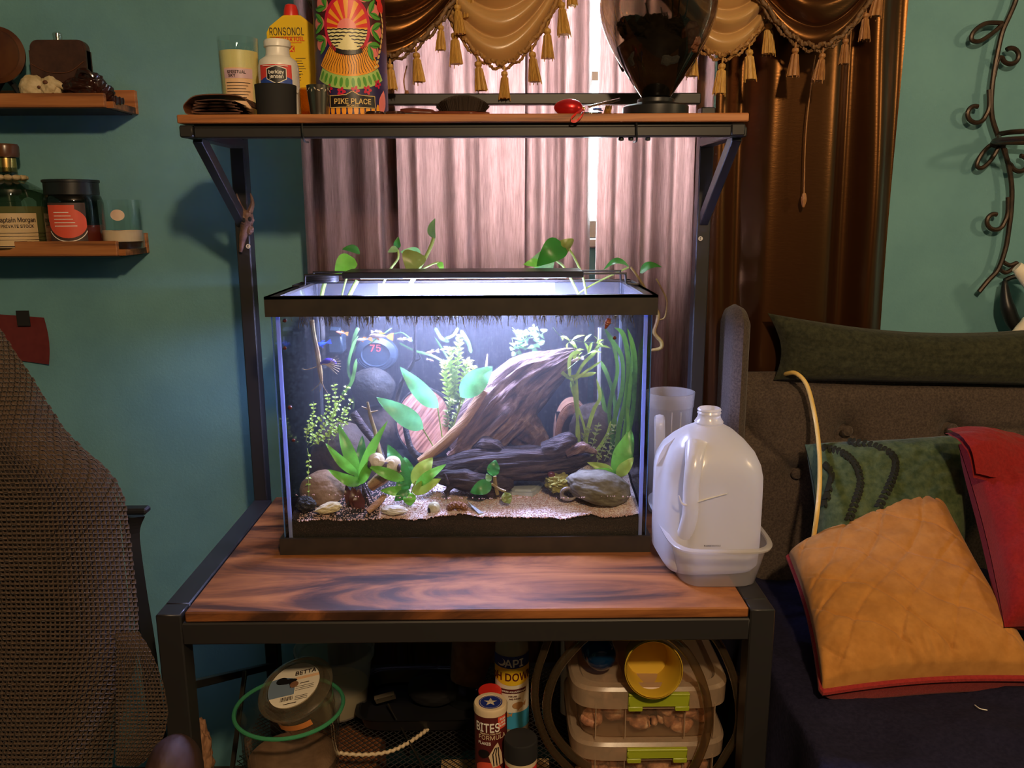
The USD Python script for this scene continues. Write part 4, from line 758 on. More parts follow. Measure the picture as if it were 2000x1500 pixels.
M['grain'] = usdkit.material(stage, '/World/Looks/gravel_grain', {'g': ('geometry', {}), 'r': ('rgb_ramp', {'ramp': [(0, (.55, .36, .30)), (.2, (.88, .70, .64)), (.7, (.95, .88, .86)), (.90, (.92, .80, .84)), (.95, (.10, .08, .08)), (1, (.4, .28, .2))]}), 'p': ('principled_bsdf', {'roughness': .6})}, [('g.random_per_island', 'r.fac'), ('r.color', 'p.base_color')], 'p.BSDF')
solo('gravel_grains', cat(fz), M['grain'], 'loose pale gravel grains scattered over the sand in the aquarium', 'gravel', smooth=False, kind='stuff')
# rocks
def rock(px, py, rx, ry, y, m, label, seed, amp=.22, ryd=None, rot=0, tiltdeg=0, name='rock', fq=1.3):
    c = T(px, py, y); k = S(y); b = blob((0, 0, 0), (rx * k, (ryd or rx * .8) * k, ry * k), amp, fq, seed, 5, rot=rot)
    if tiltdeg: b.apply_transform(trimesh.transformations.rotation_matrix(math.radians(tiltdeg), [0, 1, 0]))
    b.apply_translation(c); return solo(name, b, M[m], label, 'rock', smooth=True)
rock(630, 958, 45, 40, 1.39, 'tan_rock', 'smooth rounded tan rock near the left pane of the aquarium', 4, .14)
rock(672, 905, 68, 84, 1.485, 'brown_rock', 'large olive brown boulder behind the leafy sword plant', 6, .10, 60)
rock(728, 848, 52, 62, 1.55, 'brown_rock', 'dark upright boulder carrying the round mossy stone', 9, .2, 40)
rock(728, 756, 44, 38, 1.545, 'mossy_rock', 'round dark mossy stone balanced left of the cut log', 2, .10, 40)
rock(1168, 952, 68, 34, 1.365, 'grey_rock', 'smooth flat grey rock at the right front of the aquarium', 12, .22, 45, tiltdeg=12)
rock(1158, 850, 46, 70, 1.535, 'brown_rock', 'tall brown rock in the right rear corner of the aquarium', 3, .18, 36)
rock(643, 992, 27, 11, 1.338, 'cream_rock', 'small cream coloured stone lying before the tan rock', 1, .3, 12, tiltdeg=-14, fq=2)
rock(770, 996, 25, 10, 1.334, 'white_rock', 'small bright white stone at the front pane', 5, .25, 12, fq=2)
rock(597, 985, 19, 16, 1.345, 'mossy_rock', 'little speckled stone in the front left corner', 15, .4, 14, fq=2)
sl = [(985, 962), (1003, 945), (1042, 941), (1064, 950), (1052, 962), (1040, 968), (1000, 967)]
s3 = A([at(px, py, z=.826) for px, py in sl]); s3t = s3 + A([0, 0, .005])
def hullm(P): return trimesh.convex.convex_hull(A(P))
sl_ = thing('slate_piece', 'flat angular blue grey slate lying on the sand', 'rock', (s3[:, 0].mean(), s3[:, 1].mean(), .822))
part(sl_, 'slab', hullm(np.vstack([s3 - A([0, 0, .004]), s3t])), M['slate'], smooth=False)
ctr = s3t.mean(0); part(sl_, 'upper_layer', hullm(np.vstack([ctr + (s3t - ctr) * .82, ctr + (s3t - ctr) * .74 + A([0, 0, .003])])), M['slate'], smooth=False)
sh = A([T(912, 978, 1.345), T(945, 1002, 1.335), T(935, 1003, 1.33), T(922, 990, 1.335)]); solo('stone_shard', hullm(np.vstack([sh, sh + A([.001, .004, -.004])])), M['slate'], 'thin pointed grey stone shard stuck in the sand at the front', 'rock', smooth=False)
# wood
def wood(name, pts, ys, radpx, m, label, seed, amp=.25, ridges=26, sides=40, n=90, squash=1.0, cat_='driftwood', hole=0, fine=.10):
    P = A([T(a, b, y) for (a, b), y in zip(pts, ys)]); R = A(radpx) * S(np.mean(ys))
    def fn(s, a):
        q = np.stack([np.cos(a) * 1.3, np.sin(a) * 1.3, s * 2.2 + seed], -1); w = meshkit.fbm(q * 1.6, 3, seed)
        g = meshkit.fbm(np.stack([np.cos(a) * ridges / 4, np.sin(a) * ridges / 4, s * 3.0 + seed], -1), 3, seed + 7)
        return 1 + amp * (w - .5) * 2 + fine * (g - .5) * 2 * 2
    return tube(P, R, sides, n, fn=fn, squash=squash)
dw = thing('driftwood_stump', 'large ridged driftwood stump leaning up to the right in the aquarium', 'driftwood', T(960, 890, 1.46))
part(dw, 'trunk', wood('', [(900, 893), (925, 862), (975, 800), (1030, 745), (1085, 712), (1128, 686)], [1.44, 1.45, 1.47, 1.485, 1.48, 1.47], [26, 44, 58, 52, 30, 5], 'driftwood', '', 3, .2, 44, 72, 150, fine=.16), M['driftwood'])
part(dw, 'root', wood('', [(985, 812), (1020, 835), (1042, 862), (1052, 893)], [1.475, 1.49, 1.505, 1.52], [42, 36, 30, 24], 'driftwood', '', 5, .25, 36, 48, 80, fine=.15), M['driftwood'])
part(dw, 'root', wood('', [(935, 845), (960, 838), (1000, 825), (1035, 815)], [1.435, 1.43, 1.44, 1.46], [10, 15, 14, 6], 'driftwood', '', 8, .3, 30, 36, 70, fine=.18), M['driftwood'])
part(dw, 'root', wood('', [(880, 900), (905, 885), (935, 868)], [1.425, 1.43, 1.44], [18, 22, 22], 'driftwood', '', 9, .3, 30, 36, 50, fine=.2), M['driftwood'])
lg = thing('dark_log', 'long dark rotten log lying across the sand before the driftwood stump', 'driftwood', T(1000, 930, 1.40))
part(lg, 'log', wood('', [(832, 912), (880, 915), (935, 908), (1000, 905), (1060, 905), (1110, 900), (1150, 892)], [1.41, 1.40, 1.40, 1.40, 1.405, 1.41, 1.42], [14, 24, 32, 34, 31, 24, 12], '', '', 2, .2, 30, 48, 130, fine=.16), M['dark_log'])
part(lg, 'knob', wood('', [(1065, 885), (1090, 874), (1112, 862), (1124, 868)], [1.402, 1.40, 1.40, 1.402], [22, 21, 17, 6], '', '', 6, .2, 24, 36, 50), M['dark_log'])
part(lg, 'splinter', wood('', [(1105, 885), (1135, 874), (1165, 884)], [1.39, 1.392, 1.40], [9, 11, 4], '', '', 11, .3, 24, 24, 40, fine=.2), M['driftwood'])
part(lg, 'splinter', wood('', [(925, 880), (945, 868), (968, 872), (985, 884)], [1.41, 1.405, 1.40, 1.40], [6, 14, 12, 5], '', '', 17, .3, 24, 24, 40, fine=.2), M['dark_log'])
part(lg, 'splinter', wood('', [(850, 930), (905, 938), (960, 945), (1000, 940)], [1.375, 1.372, 1.375, 1.385], [10, 22, 22, 12], '', '', 21, .25, 24, 36, 60, fine=.18), M['dark_log'])
kf = S(1.5); fc_ = T(826, 822, 1.50); ax = A([-.22, -1, .34]); ax /= np.linalg.norm(ax)
cl = thing('cut_log', 'short log with a sawn pinkish cut face turned to the front pane', 'log', fc_)
n_ = {'tc': ('texture_coordinate', {}), 'm0': ('mapping', {'rotation': (0, .9, 0)}), 'mp': ('mapping', {'scale': (4, 20, 60)}), 'n': ('noise_texture', {'scale': 3.0, 'detail': 5.0}), 'r': ('rgb_ramp', {'ramp': [(.34, (.26, .09, .055)), (.48, (.60, .26, .17)), (.66, (.75, .42, .31))]}), 'p': ('principled_bsdf', {'roughness': .7}), 'b': ('bump', {'strength': .5, 'distance': .003})}
M['cutface'] = usdkit.material(stage, '/World/Looks/sawn_wood_face', n_, [('tc.object', 'm0.vector'), ('m0.vector', 'mp.vector'), ('mp.vector', 'n.vector'), ('n.fac', 'r.fac'), ('r.color', 'p.base_color'), ('n.fac', 'b.height'), ('b.normal', 'p.normal')], 'p.BSDF')
def oval(mesh):
    mesh.vertices[:, 2] = fc_[2] + (mesh.vertices[:, 2] - fc_[2]) * 1.15; mesh.vertices[:, 0] = fc_[0] + (mesh.vertices[:, 0] - fc_[0]) * .98; return mesh
part(cl, 'cut_face', oval(lathe([(0, .0015), (40 * kf, .001), (55 * kf, 0), (56 * kf, -.003)], fc_, 60, axis=ax)), M['cutface'])
part(cl, 'bark', oval(lathe([(55.5 * kf, .001), (58 * kf, .001), (60 * kf, -.004), (59 * kf, -.05), (58 * kf, -.085), (0, -.085)], fc_, 60, axis=ax)), M['black_branch'])
def stick(name, pts, ys, rad, m, label, seed=1, amp=.12, sides=14, n=50, cat_='branch'): return solo(name, wood('', pts, ys, rad, '', '', seed, amp, 16, sides, n), M[m], label, cat_, smooth=True)
stick('branch', [(945, 762), (918, 808), (885, 848), (850, 880), (818, 902)], [1.435, 1.425, 1.415, 1.41, 1.405], [9, 10, 11, 10, 7], 'pale_branch', 'pale peeled branch slanting across the cut log to the stump', 3)
br_ = thing('thin_dark_branch', 'thin black branch rising from the substrate to the water surface', 'branch', T(830, 905, 1.44))
part(br_, 'stem', wood('', [(832, 905), (805, 880), (795, 850), (788, 812), (775, 785), (788, 740), (808, 705), (810, 660), (811, 628)], [1.44, 1.44, 1.445, 1.46, 1.475, 1.475, 1.475, 1.475, 1.475], [8, 7, 6, 5.5, 5, 4.5, 3.6, 3, 2.2], '', '', 4, .1, 12, 10, 80), M['black_branch'])
part(br_, 'twig', wood('', [(808, 706), (820, 700), (818, 690)], [1.475, 1.473, 1.473], [2.4, 1.6, .8], '', '', 4, .1, 12, 8, 12), M['black_branch'])
stick('stick', [(690, 806), (712, 838), (735, 868), (748, 900)], [1.44, 1.43, 1.42, 1.41], [8, 8, 7, 6], 'dark_log', 'blunt grey stick slanting down behind the pair of snails', 5)
tw = thing('twig', 'thin forked brown twig standing beside the blunt grey stick', 'branch', T(735, 870, 1.40))
part(tw, 'stem', wood('', [(718, 785), (724, 815), (733, 845), (742, 890)], [1.41, 1.41, 1.41, 1.40], [2, 4, 4, 5], '', '', 6, .1, 12, 8, 30), M['stem_brown'])
part(tw, 'fork', cat([wood('', [(720, 800), (706, 794)], [1.41, 1.41], [2.4, 1], '', '', 6, .1, 12, 6, 6), wood('', [(722, 806), (738, 802)], [1.41, 1.41], [2.4, 1], '', '', 6, .1, 12, 6, 6)]), M['stem_brown'])
stick('stick', [(724, 950), (748, 932), (778, 912)], [1.375, 1.37, 1.37], [10, 13, 11], 'pale_branch', 'short thick tan stick carrying the pair of cream snails', 7)
stick('stick', [(718, 1000), (735, 985), (752, 968)], [1.336, 1.345, 1.36], [6, 7, 5], 'pale_branch', 'short pinkish stick pushed into the sand at the front', 8)
stick('stick', [(868, 962), (900, 938), (930, 920), (952, 898)], [1.36, 1.365, 1.37, 1.375], [4, 5, 4, 2], 'dark_log', 'thin bare branch leaning against the dark log', 9)
stick('stick', [(874, 968), (875, 945), (868, 925)], [1.36, 1.36, 1.362], [4, 4, 2.4], 'dark_log', 'short dark upright twig in front of the dark log', 10)
# clay cave
kc = S(1.56); cc_ = T(1118, 862, 1.56)
cv = thing('clay_cave', 'brown clay arch with a dark opening in the rear of the aquarium', 'cave', cc_)
arch = Polygon([(cc_[0] + 36 * kc * math.cos(a), cc_[2] + 82 * kc * max(0, math.sin(a)) ** .8) for a in np.linspace(0, math.pi, 24)] + [(cc_[0] + 24 * kc * math.cos(a), cc_[2] + 56 * kc * max(0, math.sin(a)) ** .8) for a in np.linspace(math.pi, 0, 24)])
part(cv, 'arch', slab(arch.buffer(0), 1.545, 1.60, .004), M['clay'])
part(cv, 'back', box((cc_[0] - 33 * kc, 1.552, cc_[2] - .03), (cc_[0] + 33 * kc, 1.558, cc_[2] + 62 * kc)), M['blackmat'])
# leafy plants -------------------------------------------------------------------------------------------
def plant(name, label, base, y, leaves, m, stemm='stem_green', stems=(), cat_='plant', sk=(1, 1)):
    """leaves: (base px, tip px, width px, y base, y tip, bend[, material]); stems: (points px, y's, radius px)."""
    t = thing(name, label, cat_, T(base[0], base[1], y))
    for i, L in enumerate(leaves):
        b, p, w, ya, yb_ = L[:5]; bend = L[5] if len(L) > 5 else .1; mm = L[6] if len(L) > 6 else m
        part(t, 'leaf', leaf(T(b[0], b[1], ya), T(p[0], p[1], yb_), w * S(ya), (RNG.uniform(-.15, .15), -1, .35), bend * 1.3, .22, n=15, wave=.075, seed=i), M[mm], smooth=True)
    for pts, ys, r in stems:
        part(t, 'stem', tube([T(a, b, yy) for (a, b), yy in zip(pts, ys)], A(r) * S(ys[0]), 6, 18), M[stemm])
    return t
plant('sword_plant', 'bright green sword plant with long narrow leaves beside the snails', (702, 950), 1.385, [((703, 938), (661, 828), 26, 1.385, 1.40, .08), ((702, 936), (757, 822), 20, 1.38, 1.37, .1), ((700, 928), (636, 866), 20, 1.38, 1.36, .14), ((704, 945), (640, 917), 22, 1.375, 1.35, .22), ((706, 930), (708, 850), 22, 1.39, 1.41, .05, 'leaf_dark'), ((704, 945), (735, 885), 20, 1.37, 1.355, .1)], 'leaf_bright')
rt = []
for i in range(16):
    a, b = RNG.uniform(-1, 1), RNG.uniform(0, 1); rt.append(tube([T(704 + 8 * a, 945, 1.385), T(704 + 22 * a, 972, 1.38 - .02 * b), T(704 + 34 * a, 1002, 1.372 - .03 * b)], .0016, 5, 8))
solo('root_tuft', cat(rt), M['dark_log'], 'dark brown root tuft hanging under the sword plant', 'root', kind='stuff')
plant('anubias_plant', 'broad dark green anubias rooted at the front right of the snails', (800, 975), 1.365, [((800, 955), (757, 868), 34, 1.37, 1.40, .12), ((798, 950), (790, 892), 36, 1.375, 1.40, .12), ((806, 945), (845, 893), 34, 1.37, 1.385, .12, 'leaf_lime'), ((812, 950), (872, 906), 20, 1.365, 1.37, .3, 'leaf_bright'), ((806, 962), (862, 935), 26, 1.36, 1.35, .1, 'leaf_lime'), ((800, 960), (742, 958), 20, 1.36, 1.345, .1, 'leaf_bright'), ((792, 965), (776, 940), 28, 1.355, 1.355, .1), ((798, 962), (802, 988), 26, 1.35, 1.345, .12, 'leaf_bright'), ((790, 938), (716, 908), 22, 1.365, 1.35, .14, 'leaf_bright'), ((798, 958), (770, 978), 20, 1.352, 1.345, .1)], 'leaf_dark', stems=[([(800, 975), (806, 955), (812, 940)], [1.365] * 3, 2)])
plant('broad_leaf_plant', 'tall mint green broad leaves standing on thin stalks before the cut log', (850, 900), 1.42, [((855, 797), (781, 716), 34, 1.43, 1.41, .12), ((826, 838), (735, 776), 38, 1.41, 1.385, .14), ((900, 775), (962, 716), 46, 1.43, 1.44, .1), ((905, 768), (958, 726), 30, 1.445, 1.455, .1, 'leaf_pale')], 'leaf_mint', stems=[([(855, 797), (860, 830), (866, 868)], [1.43, 1.425, 1.42], 1.4), ([(826, 838), (838, 858), (850, 878)], [1.41, 1.415, 1.42], 1.3), ([(900, 775), (896, 800), (880, 850)], [1.43, 1.44, 1.45], 1.4)])
plant('fern_plant', 'bright green textured fern leaves at the right pane', (1205, 932), 1.40, [((1200, 925), (1233, 838), 40, 1.40, 1.41, .08), ((1205, 930), (1238, 893), 24, 1.39, 1.385, .1, 'leaf_lime'), ((1198, 922), (1146, 903), 18, 1.40, 1.39, .15, 'leaf_lime'), ((1200, 926), (1160, 915), 14, 1.395, 1.38, .15)], 'leaf_bright')
plant('small_plant', 'little reddish rooted plant with dark mottled leaves before the log', (962, 960), 1.355, [((962, 930), (968, 898), 26, 1.355, 1.36, .1), ((960, 945), (918, 962), 30, 1.352, 1.34, .15), ((958, 940), (950, 925), 13, 1.35, 1.352, .1, 'leaf_pale'), ((985, 962), (996, 984), 22, 1.345, 1.34, .1, 'leaf_olive')], 'leaf_dark', 'stem_brown', stems=[([(966, 930), (968, 948), (972, 966)], [1.355] * 3, 4), ([(960, 945), (975, 955), (988, 960)], [1.352, 1.352, 1.348], 3)])
plant('brown_leaf_plant', 'wilted red brown leaves standing at the foot of the sword plant', (690, 990), 1.36, [((690, 995), (676, 945), 18, 1.365, 1.37, .08, 'leaf_rust'), ((700, 998), (688, 950), 24, 1.358, 1.365, .1, 'leaf_rust'), ((706, 1000), (700, 955), 24, 1.352, 1.36, .1, 'leaf_rust')], 'leaf_rust') if not lm('leaf_rust', (.10, .03, .018)) else 0
def sprig(name, label, stems, y, lr, m, step, whorl=2, stemm='stem_green', jit=0.0, yj=.02, llen=1.6, up=.3):
    """Stems with many tiny leaves: the leaves of one plant are one part of kind stuff (each a few pixels)."""
    t = thing(name, label, 'plant', T(stems[0][0][0], stems[0][0][1], y)); ll, ss = [], []
    for si, pts in enumerate(stems):
        yy = y + RNG.uniform(-yj, yj); P = spline([T(a, b, yy + RNG.uniform(-.004, .004)) for a, b in pts], 30)
        seg = np.r_[0, np.cumsum(np.linalg.norm(np.diff(P, axis=0), axis=1))]; ss.append(tube(P, .6 * S(y), 5, 30, sm=False))
        k = 0
        for d in np.arange(step * S(y), seg[-1] + 1e-6, step * S(y)):
            p = A([np.interp(d, seg, P[:, q]) for q in range(3)]); i = min(int(np.searchsorted(seg, d)), 29); tg = P[i] - P[i - 1]; tg /= np.linalg.norm(tg) + 1e-9; k += 1
            for w in range(whorl):
                a = w * 2 * math.pi / whorl + k * 1.1 + RNG.uniform(-.3, .3); s = np.cross(tg, [0, 1, .2]); s /= np.linalg.norm(s); o = np.cross(tg, s)
                dr = math.cos(a) * s + math.sin(a) * o + tg * up + A([RNG.uniform(-jit, jit) for _ in range(3)]); dr /= np.linalg.norm(dr)
                L = lr * llen * S(y) * RNG.uniform(.75, 1.2); ll.append(leaf(p, p + dr * L, lr * 1.25 * S(y), A([0, -.5, .9]), .12, .2, n=5))
    part(t, 'leaves', cat(ll), M[m], smooth=True, kind='stuff'); 
    for q in ss: part(t, 'stem', q, M[stemm])
    return t
sprig('moneywort', 'bushy yellow green creeping plant with tiny round leaves at the left pane', [[(640, 868), (650, 820), (655, 775), (652, 748)], [(610, 868), (630, 835), (655, 800), (672, 770), (678, 752)], [(600, 870), (615, 850), (640, 830), (660, 790)], [(598, 862), (600, 840), (604, 822)], [(620, 866), (645, 842), (665, 815), (682, 790), (690, 778)], [(598, 850), (615, 830), (640, 800), (640, 770)], [(606, 872), (640, 850), (668, 835), (684, 815)], [(650, 860), (665, 830), (680, 800)], [(612, 858), (608, 830), (612, 805), (612, 785)]], 1.43, 4.6, 'leaf_lime', 8, 2, jit=.25, yj=.025)
sprig('creeping_stem', 'single bare stem with sparse tiny leaves running down the left pane', [[(600, 876), (604, 900), (602, 925), (603, 960), (602, 990)]], 1.365, 4.6, 'leaf_lime', 13, 2, yj=.002)
sprig('stem_plant', 'upright bright green stem plant with whorls of small leaves behind the broad leaves', [[(885, 800), (888, 760), (893, 715), (898, 655)], [(880, 800), (875, 765), (870, 730), (868, 708)], [(895, 795), (905, 755), (910, 720), (913, 705)], [(890, 800), (884, 750), (880, 700), (879, 680)], [(905, 790), (918, 745), (925, 715)]], 1.52, 6.5, 'leaf_lime', 9, 4, jit=.1, yj=.015, llen=2.2, up=.7)
sprig('stem_plant', 'olive mossy stem plant growing between the broad leaf and the stump', [[(880, 850), (890, 815), (905, 785)], [(895, 850), (908, 820), (925, 790)], [(870, 840), (875, 805), (885, 780)], [(910, 840), (925, 810), (935, 780)]], 1.50, 4.2, 'leaf_olive', 6, 4, jit=.4, yj=.02, llen=2.6, up=.5)
sprig('stem_plant', 'sparse olive tangle of fine leaves in the right rear of the aquarium', [[(1150, 900), (1160, 860), (1170, 825)], [(1165, 905), (1180, 870), (1200, 830)], [(1140, 895), (1140, 860), (1150, 835)], [(1180, 900), (1200, 860), (1215, 815)]], 1.455, 4, 'leaf_olive', 9, 3, jit=.5, yj=.03, llen=2.4)
sprig('floating_pennywort', 'pale green round leaved pennywort hanging under the water surface above the stump', [[(1000, 640), (1020, 655), (1045, 660), (1065, 648)], [(1005, 650), (1018, 672), (1040, 682), (1060, 670)], [(1010, 690), (1020, 670), (1035, 650), (1050, 638)], [(1000, 660), (1004, 680), (1012, 695)]], 1.54, 11, 'leaf_pale', 10, 2, jit=.5, yj=.03, llen=1.1)
sprig('floating_plant', 'light green long leaved floating plant tangled above the tip of the stump', [[(1095, 650), (1112, 668), (1125, 690), (1130, 705)], [(1080, 640), (1100, 660), (1140, 668), (1180, 672)], [(1110, 720), (1135, 700), (1165, 680), (1178, 668)]], 1.45, 6, 'leaf_lime', 24, 2, jit=.4, yj=.01, llen=4.5, up=.8)
def straps(name, label, ls, m, base):
    t = thing(name, label, 'plant', T(*base))
    for i, (pts, y, w) in enumerate(ls):
        P = spline([T(a, b, y + .006 * math.sin(j * 2 + i)) for j, (a, b) in enumerate(pts)], 26); tt = np.linspace(0, 1, 26)[:, None]; wd = w * S(y) / 2 * np.minimum(1, np.minimum(tt * 8 + .3, (1 - tt) * 6 + .05))
        tg = np.gradient(P, axis=0); s = np.cross(tg, [0, 1, 0]); s /= np.linalg.norm(s, axis=1, keepdims=True) + 1e-9; tw_ = np.sin(tt * 5 + i)[:, :1] * .5
        s = s * np.cos(tw_) + A([0, 1., 0]) * np.sin(tw_); part(t, 'leaf', grid(np.stack([P - wd * s, P + A([0, -.0006, 0]), P + wd * s], 1)), M[m], smooth=True)
    return t
straps('vallisneria', 'long dark green ribbon leaves along the right rear corner', [([(1205, 900), (1208, 840), (1222, 780), (1228, 715), (1218, 655), (1200, 640)], 1.43, 10), ([(1210, 900), (1222, 830), (1230, 760), (1236, 700), (1230, 650)], 1.42, 9), ([(1195, 900), (1198, 830), (1215, 760), (1215, 700), (1195, 665), (1180, 640)], 1.47, 9), ([(1215, 895), (1226, 840), (1226, 780), (1238, 720)], 1.415, 7), ([(1180, 890), (1185, 830), (1175, 770), (1165, 735)], 1.52, 8), ([(1186, 895), (1200, 830), (1200, 780), (1185, 730), (1170, 700)], 1.535, 8), ([(1218, 890), (1236, 800), (1240, 700), (1225, 640)], 1.41, 9), ([(1200, 890), (1190, 800), (1206, 720), (1190, 650)], 1.49, 8)], 'leaf_strap', (1205, 900, 1.43))
straps('ribbon_plant', 'thin light green ribbon leaves standing right of the stump', [([(1132, 890), (1130, 840), (1124, 790), (1118, 745), (1105, 735), (1090, 722)], 1.49, 6), ([(1140, 890), (1148, 840), (1160, 800), (1172, 775), (1165, 740)], 1.485, 8), ([(1150, 890), (1140, 830), (1120, 770), (1114, 745)], 1.50, 5), ([(1095, 725), (1110, 735), (1140, 733), (1165, 728)], 1.46, 8), ([(1120, 745), (1140, 710), (1160, 690), (1172, 668)], 1.46, 7), ([(1113, 735), (1112, 705), (1120, 690), (1135, 688)], 1.45, 7), ([(1122, 742), (1145, 725), (1175, 705)], 1.455, 5), ([(1130, 890), (1160, 885), (1185, 850), (1193, 822)], 1.47, 7), ([(1125, 730), (1128, 800), (1126, 860)], 1.48, 6)], 'leaf_lime', (1140, 890, 1.49))
straps('grass_plant', 'thin green grass blades arching in the left rear of the aquarium', [([(690, 800), (690, 760), (680, 720), (688, 680), (700, 655)], 1.55, 6), ([(668, 770), (685, 750), (692, 725), (696, 700)], 1.47, 7), ([(720, 672), (745, 655), (766, 640)], 1.56, 3), ([(760, 655), (785, 650), (808, 668)], 1.57, 3), ([(780, 670), (810, 685), (845, 695), (880, 715)], 1.57, 5), ([(850, 660), (875, 700), (885, 720)], 1.57, 4)], 'leaf_mid', (690, 800, 1.55))
straps('narrow_leaf_plant', 'dim green narrow leaves under the surface in the middle rear', [([(850, 640), (862, 660), (878, 668)], 1.585, 7), ([(900, 645), (915, 670), (920, 690)], 1.585, 8), ([(895, 640), (885, 655), (868, 662)], 1.585, 6), ([(700, 640), (692, 660), (690, 690)], 1.585, 8)], 'leaf_mid', (880, 640, 1.585))
# hanging cutting with roots
hc = thing('hanging_cutting', 'brown green plant cutting hanging from the surface with red roots at the left', 'plant', T(612, 640, 1.45))
part(hc, 'stem', tube([T(609, 625, 1.45), T(613, 655, 1.45), T(620, 690, 1.45), T(625, 725, 1.45), T(628, 745, 1.45)], A([4.5, 4.5, 5, 5, 3]) * S(1.45), 8, 30), M['stem_brown'])
for e in (((627, 742), (622, 752), (608, 764)), ((628, 744), (632, 756), (640, 768)), ((627, 744), (627, 755), (624, 765)), ((622, 715), (600, 722), (590, 720))): part(hc, 'root', tube([T(*p, 1.45) for p in e], [.0011, .0008, .0004], 5, 10), M['stem_brown'])
vi = mat('violet_plastic', (.06, .03, .42), .4)
sp = thing('violet_root_ball', 'small violet plastic clip with pale roots on the hanging cutting', 'clip', T(640, 712, 1.445))
part(sp, 'clip', tube([T(628, 710, 1.445), T(640, 705, 1.44), T(652, 706, 1.44), T(656, 712, 1.44)], A([4, 6, 4, 1.5]) * S(1.44), 8, 16), vi)
for e in range(8):
    a = -1.2 + e * .33; part(sp, 'root', tube([T(628 + e, 712, 1.44), T(640 + 8 * math.cos(a), 712 + 6 * math.sin(a), 1.436), T(640 + 26 * math.cos(a * .7), 714 + 24 * math.sin(a * .7), 1.434)], [.0007, .0005], 4, 8), M['bone'])
# surface film of floating plants
sf, sr = [], []
for i in range(420):
    x = NPR.uniform(g0 + .02, g1 - .02); y = 1.325 + abs(NPR.normal(0, .09)); 
    if y > 1.60: continue
    m = lathe([(0, -.0012), (.0018, -.0012), (.0032, 0), (.001, .0008), (0, .0008)], (x, y, WZ - .0015), 7); m.apply_scale([1, 1, 1]); sf.append(m)
    for q in range(3): sr.append(tube([(x + NPR.uniform(-.002, .002), y, WZ - .002), (x + NPR.uniform(-.005, .005), y, WZ - NPR.uniform(.004, .022))], .00035, 3, 2, sm=False))
lm('duck', (.26, .19, .07))
dk = thing('duckweed', 'brownish floating duckweed film with fine roots along the water surface', 'plant', ((g0 + g1) / 2, 1.40, WZ), kind='stuff')
part(dk, 'fronds', cat(sf), M['duck'], kind='stuff'); part(dk, 'roots', cat(sr), M['duck'], smooth=False, kind='stuff')
# equipment
kd = S(1.585); hd = T(736, 690, 1.585)
ht = thing('heater_display', 'dark oval heater controller with a glowing red 75 on the rear pane', 'heater', hd)
M['dkblue'] = mat('dark_blue_plastic', (.02, .035, .05), .4)
hb_ = lathe([(0, 0), (40 * kd, 0), (42 * kd, .004), (40 * kd, .012), (28 * kd, .018), (26 * kd, .014), (0, .014)], (0, 0, 0), 48, axis=(0, -1, 0)); hb_.vertices[:, 2] *= .82; hb_.apply_translation(hd)
part(ht, 'body', hb_, M['dkblue'])
part(ht, 'ridges', cat([tube([hd + A([q * kd * math.cos(a), -.0165, q * kd * .82 * math.sin(a)]) for a in np.linspace(-2.9, -.24, 14)], .0012, 5, 24) for q in (29, 33, 37)]), M['dkblue'])
M['redled'] = mat('red_digits', (.1, 0, 0), .5, emit=((1.0, .03, .03), 6.0))
part(ht, 'digits', text('75', 13 * kd, on_plane(hd + A([0, -.0145, .006]), (1, 0, 0), (0, 0, 1)), depth=.0004, bold=False), M['redled'], smooth=False, label='glowing red digits')
a, b = T(640, 652, 1.575), T(672, 690, 1.575); fl_ = thing('filter_box', 'dark plastic filter box behind the blue fish', 'filter', (a[0], 1.58, b[2]))
part(fl_, 'body', box((a[0], 1.565, b[2]), (b[0], 1.605, a[2]), .004), M['dkblue']); part(fl_, 'nozzle', bar((b[0] - .01, 1.57, a[2]), (b[0] - .012, 1.56, a[2] + .012), .02, .01), M['dkblue'])
part(fl_, 'intake_tube', tube([(a[0] - .012, 1.59, WZ - .004), (a[0] - .012, 1.59, b[2] - .03)], .004, 10, 4), M['frost2'])
solo('airline_tube', tube([T(1171, 640, 1.50), T(1170, 720, 1.50), T(1170, 790, 1.50)], 3.4 * S(1.5), 10, 20), M['frost'], 'pale straight plastic tube standing among the ribbon leaves', 'tube')
solo('feeding_stick', tube([T(952, 692, 1.50), T(950, 712, 1.50), T(948, 732, 1.50)], A([1.2, 2.5, 2.2]) * S(1.5), 8, 12), M['bone'], 'slender pale twig tip floating upright left of the stump', 'branch')
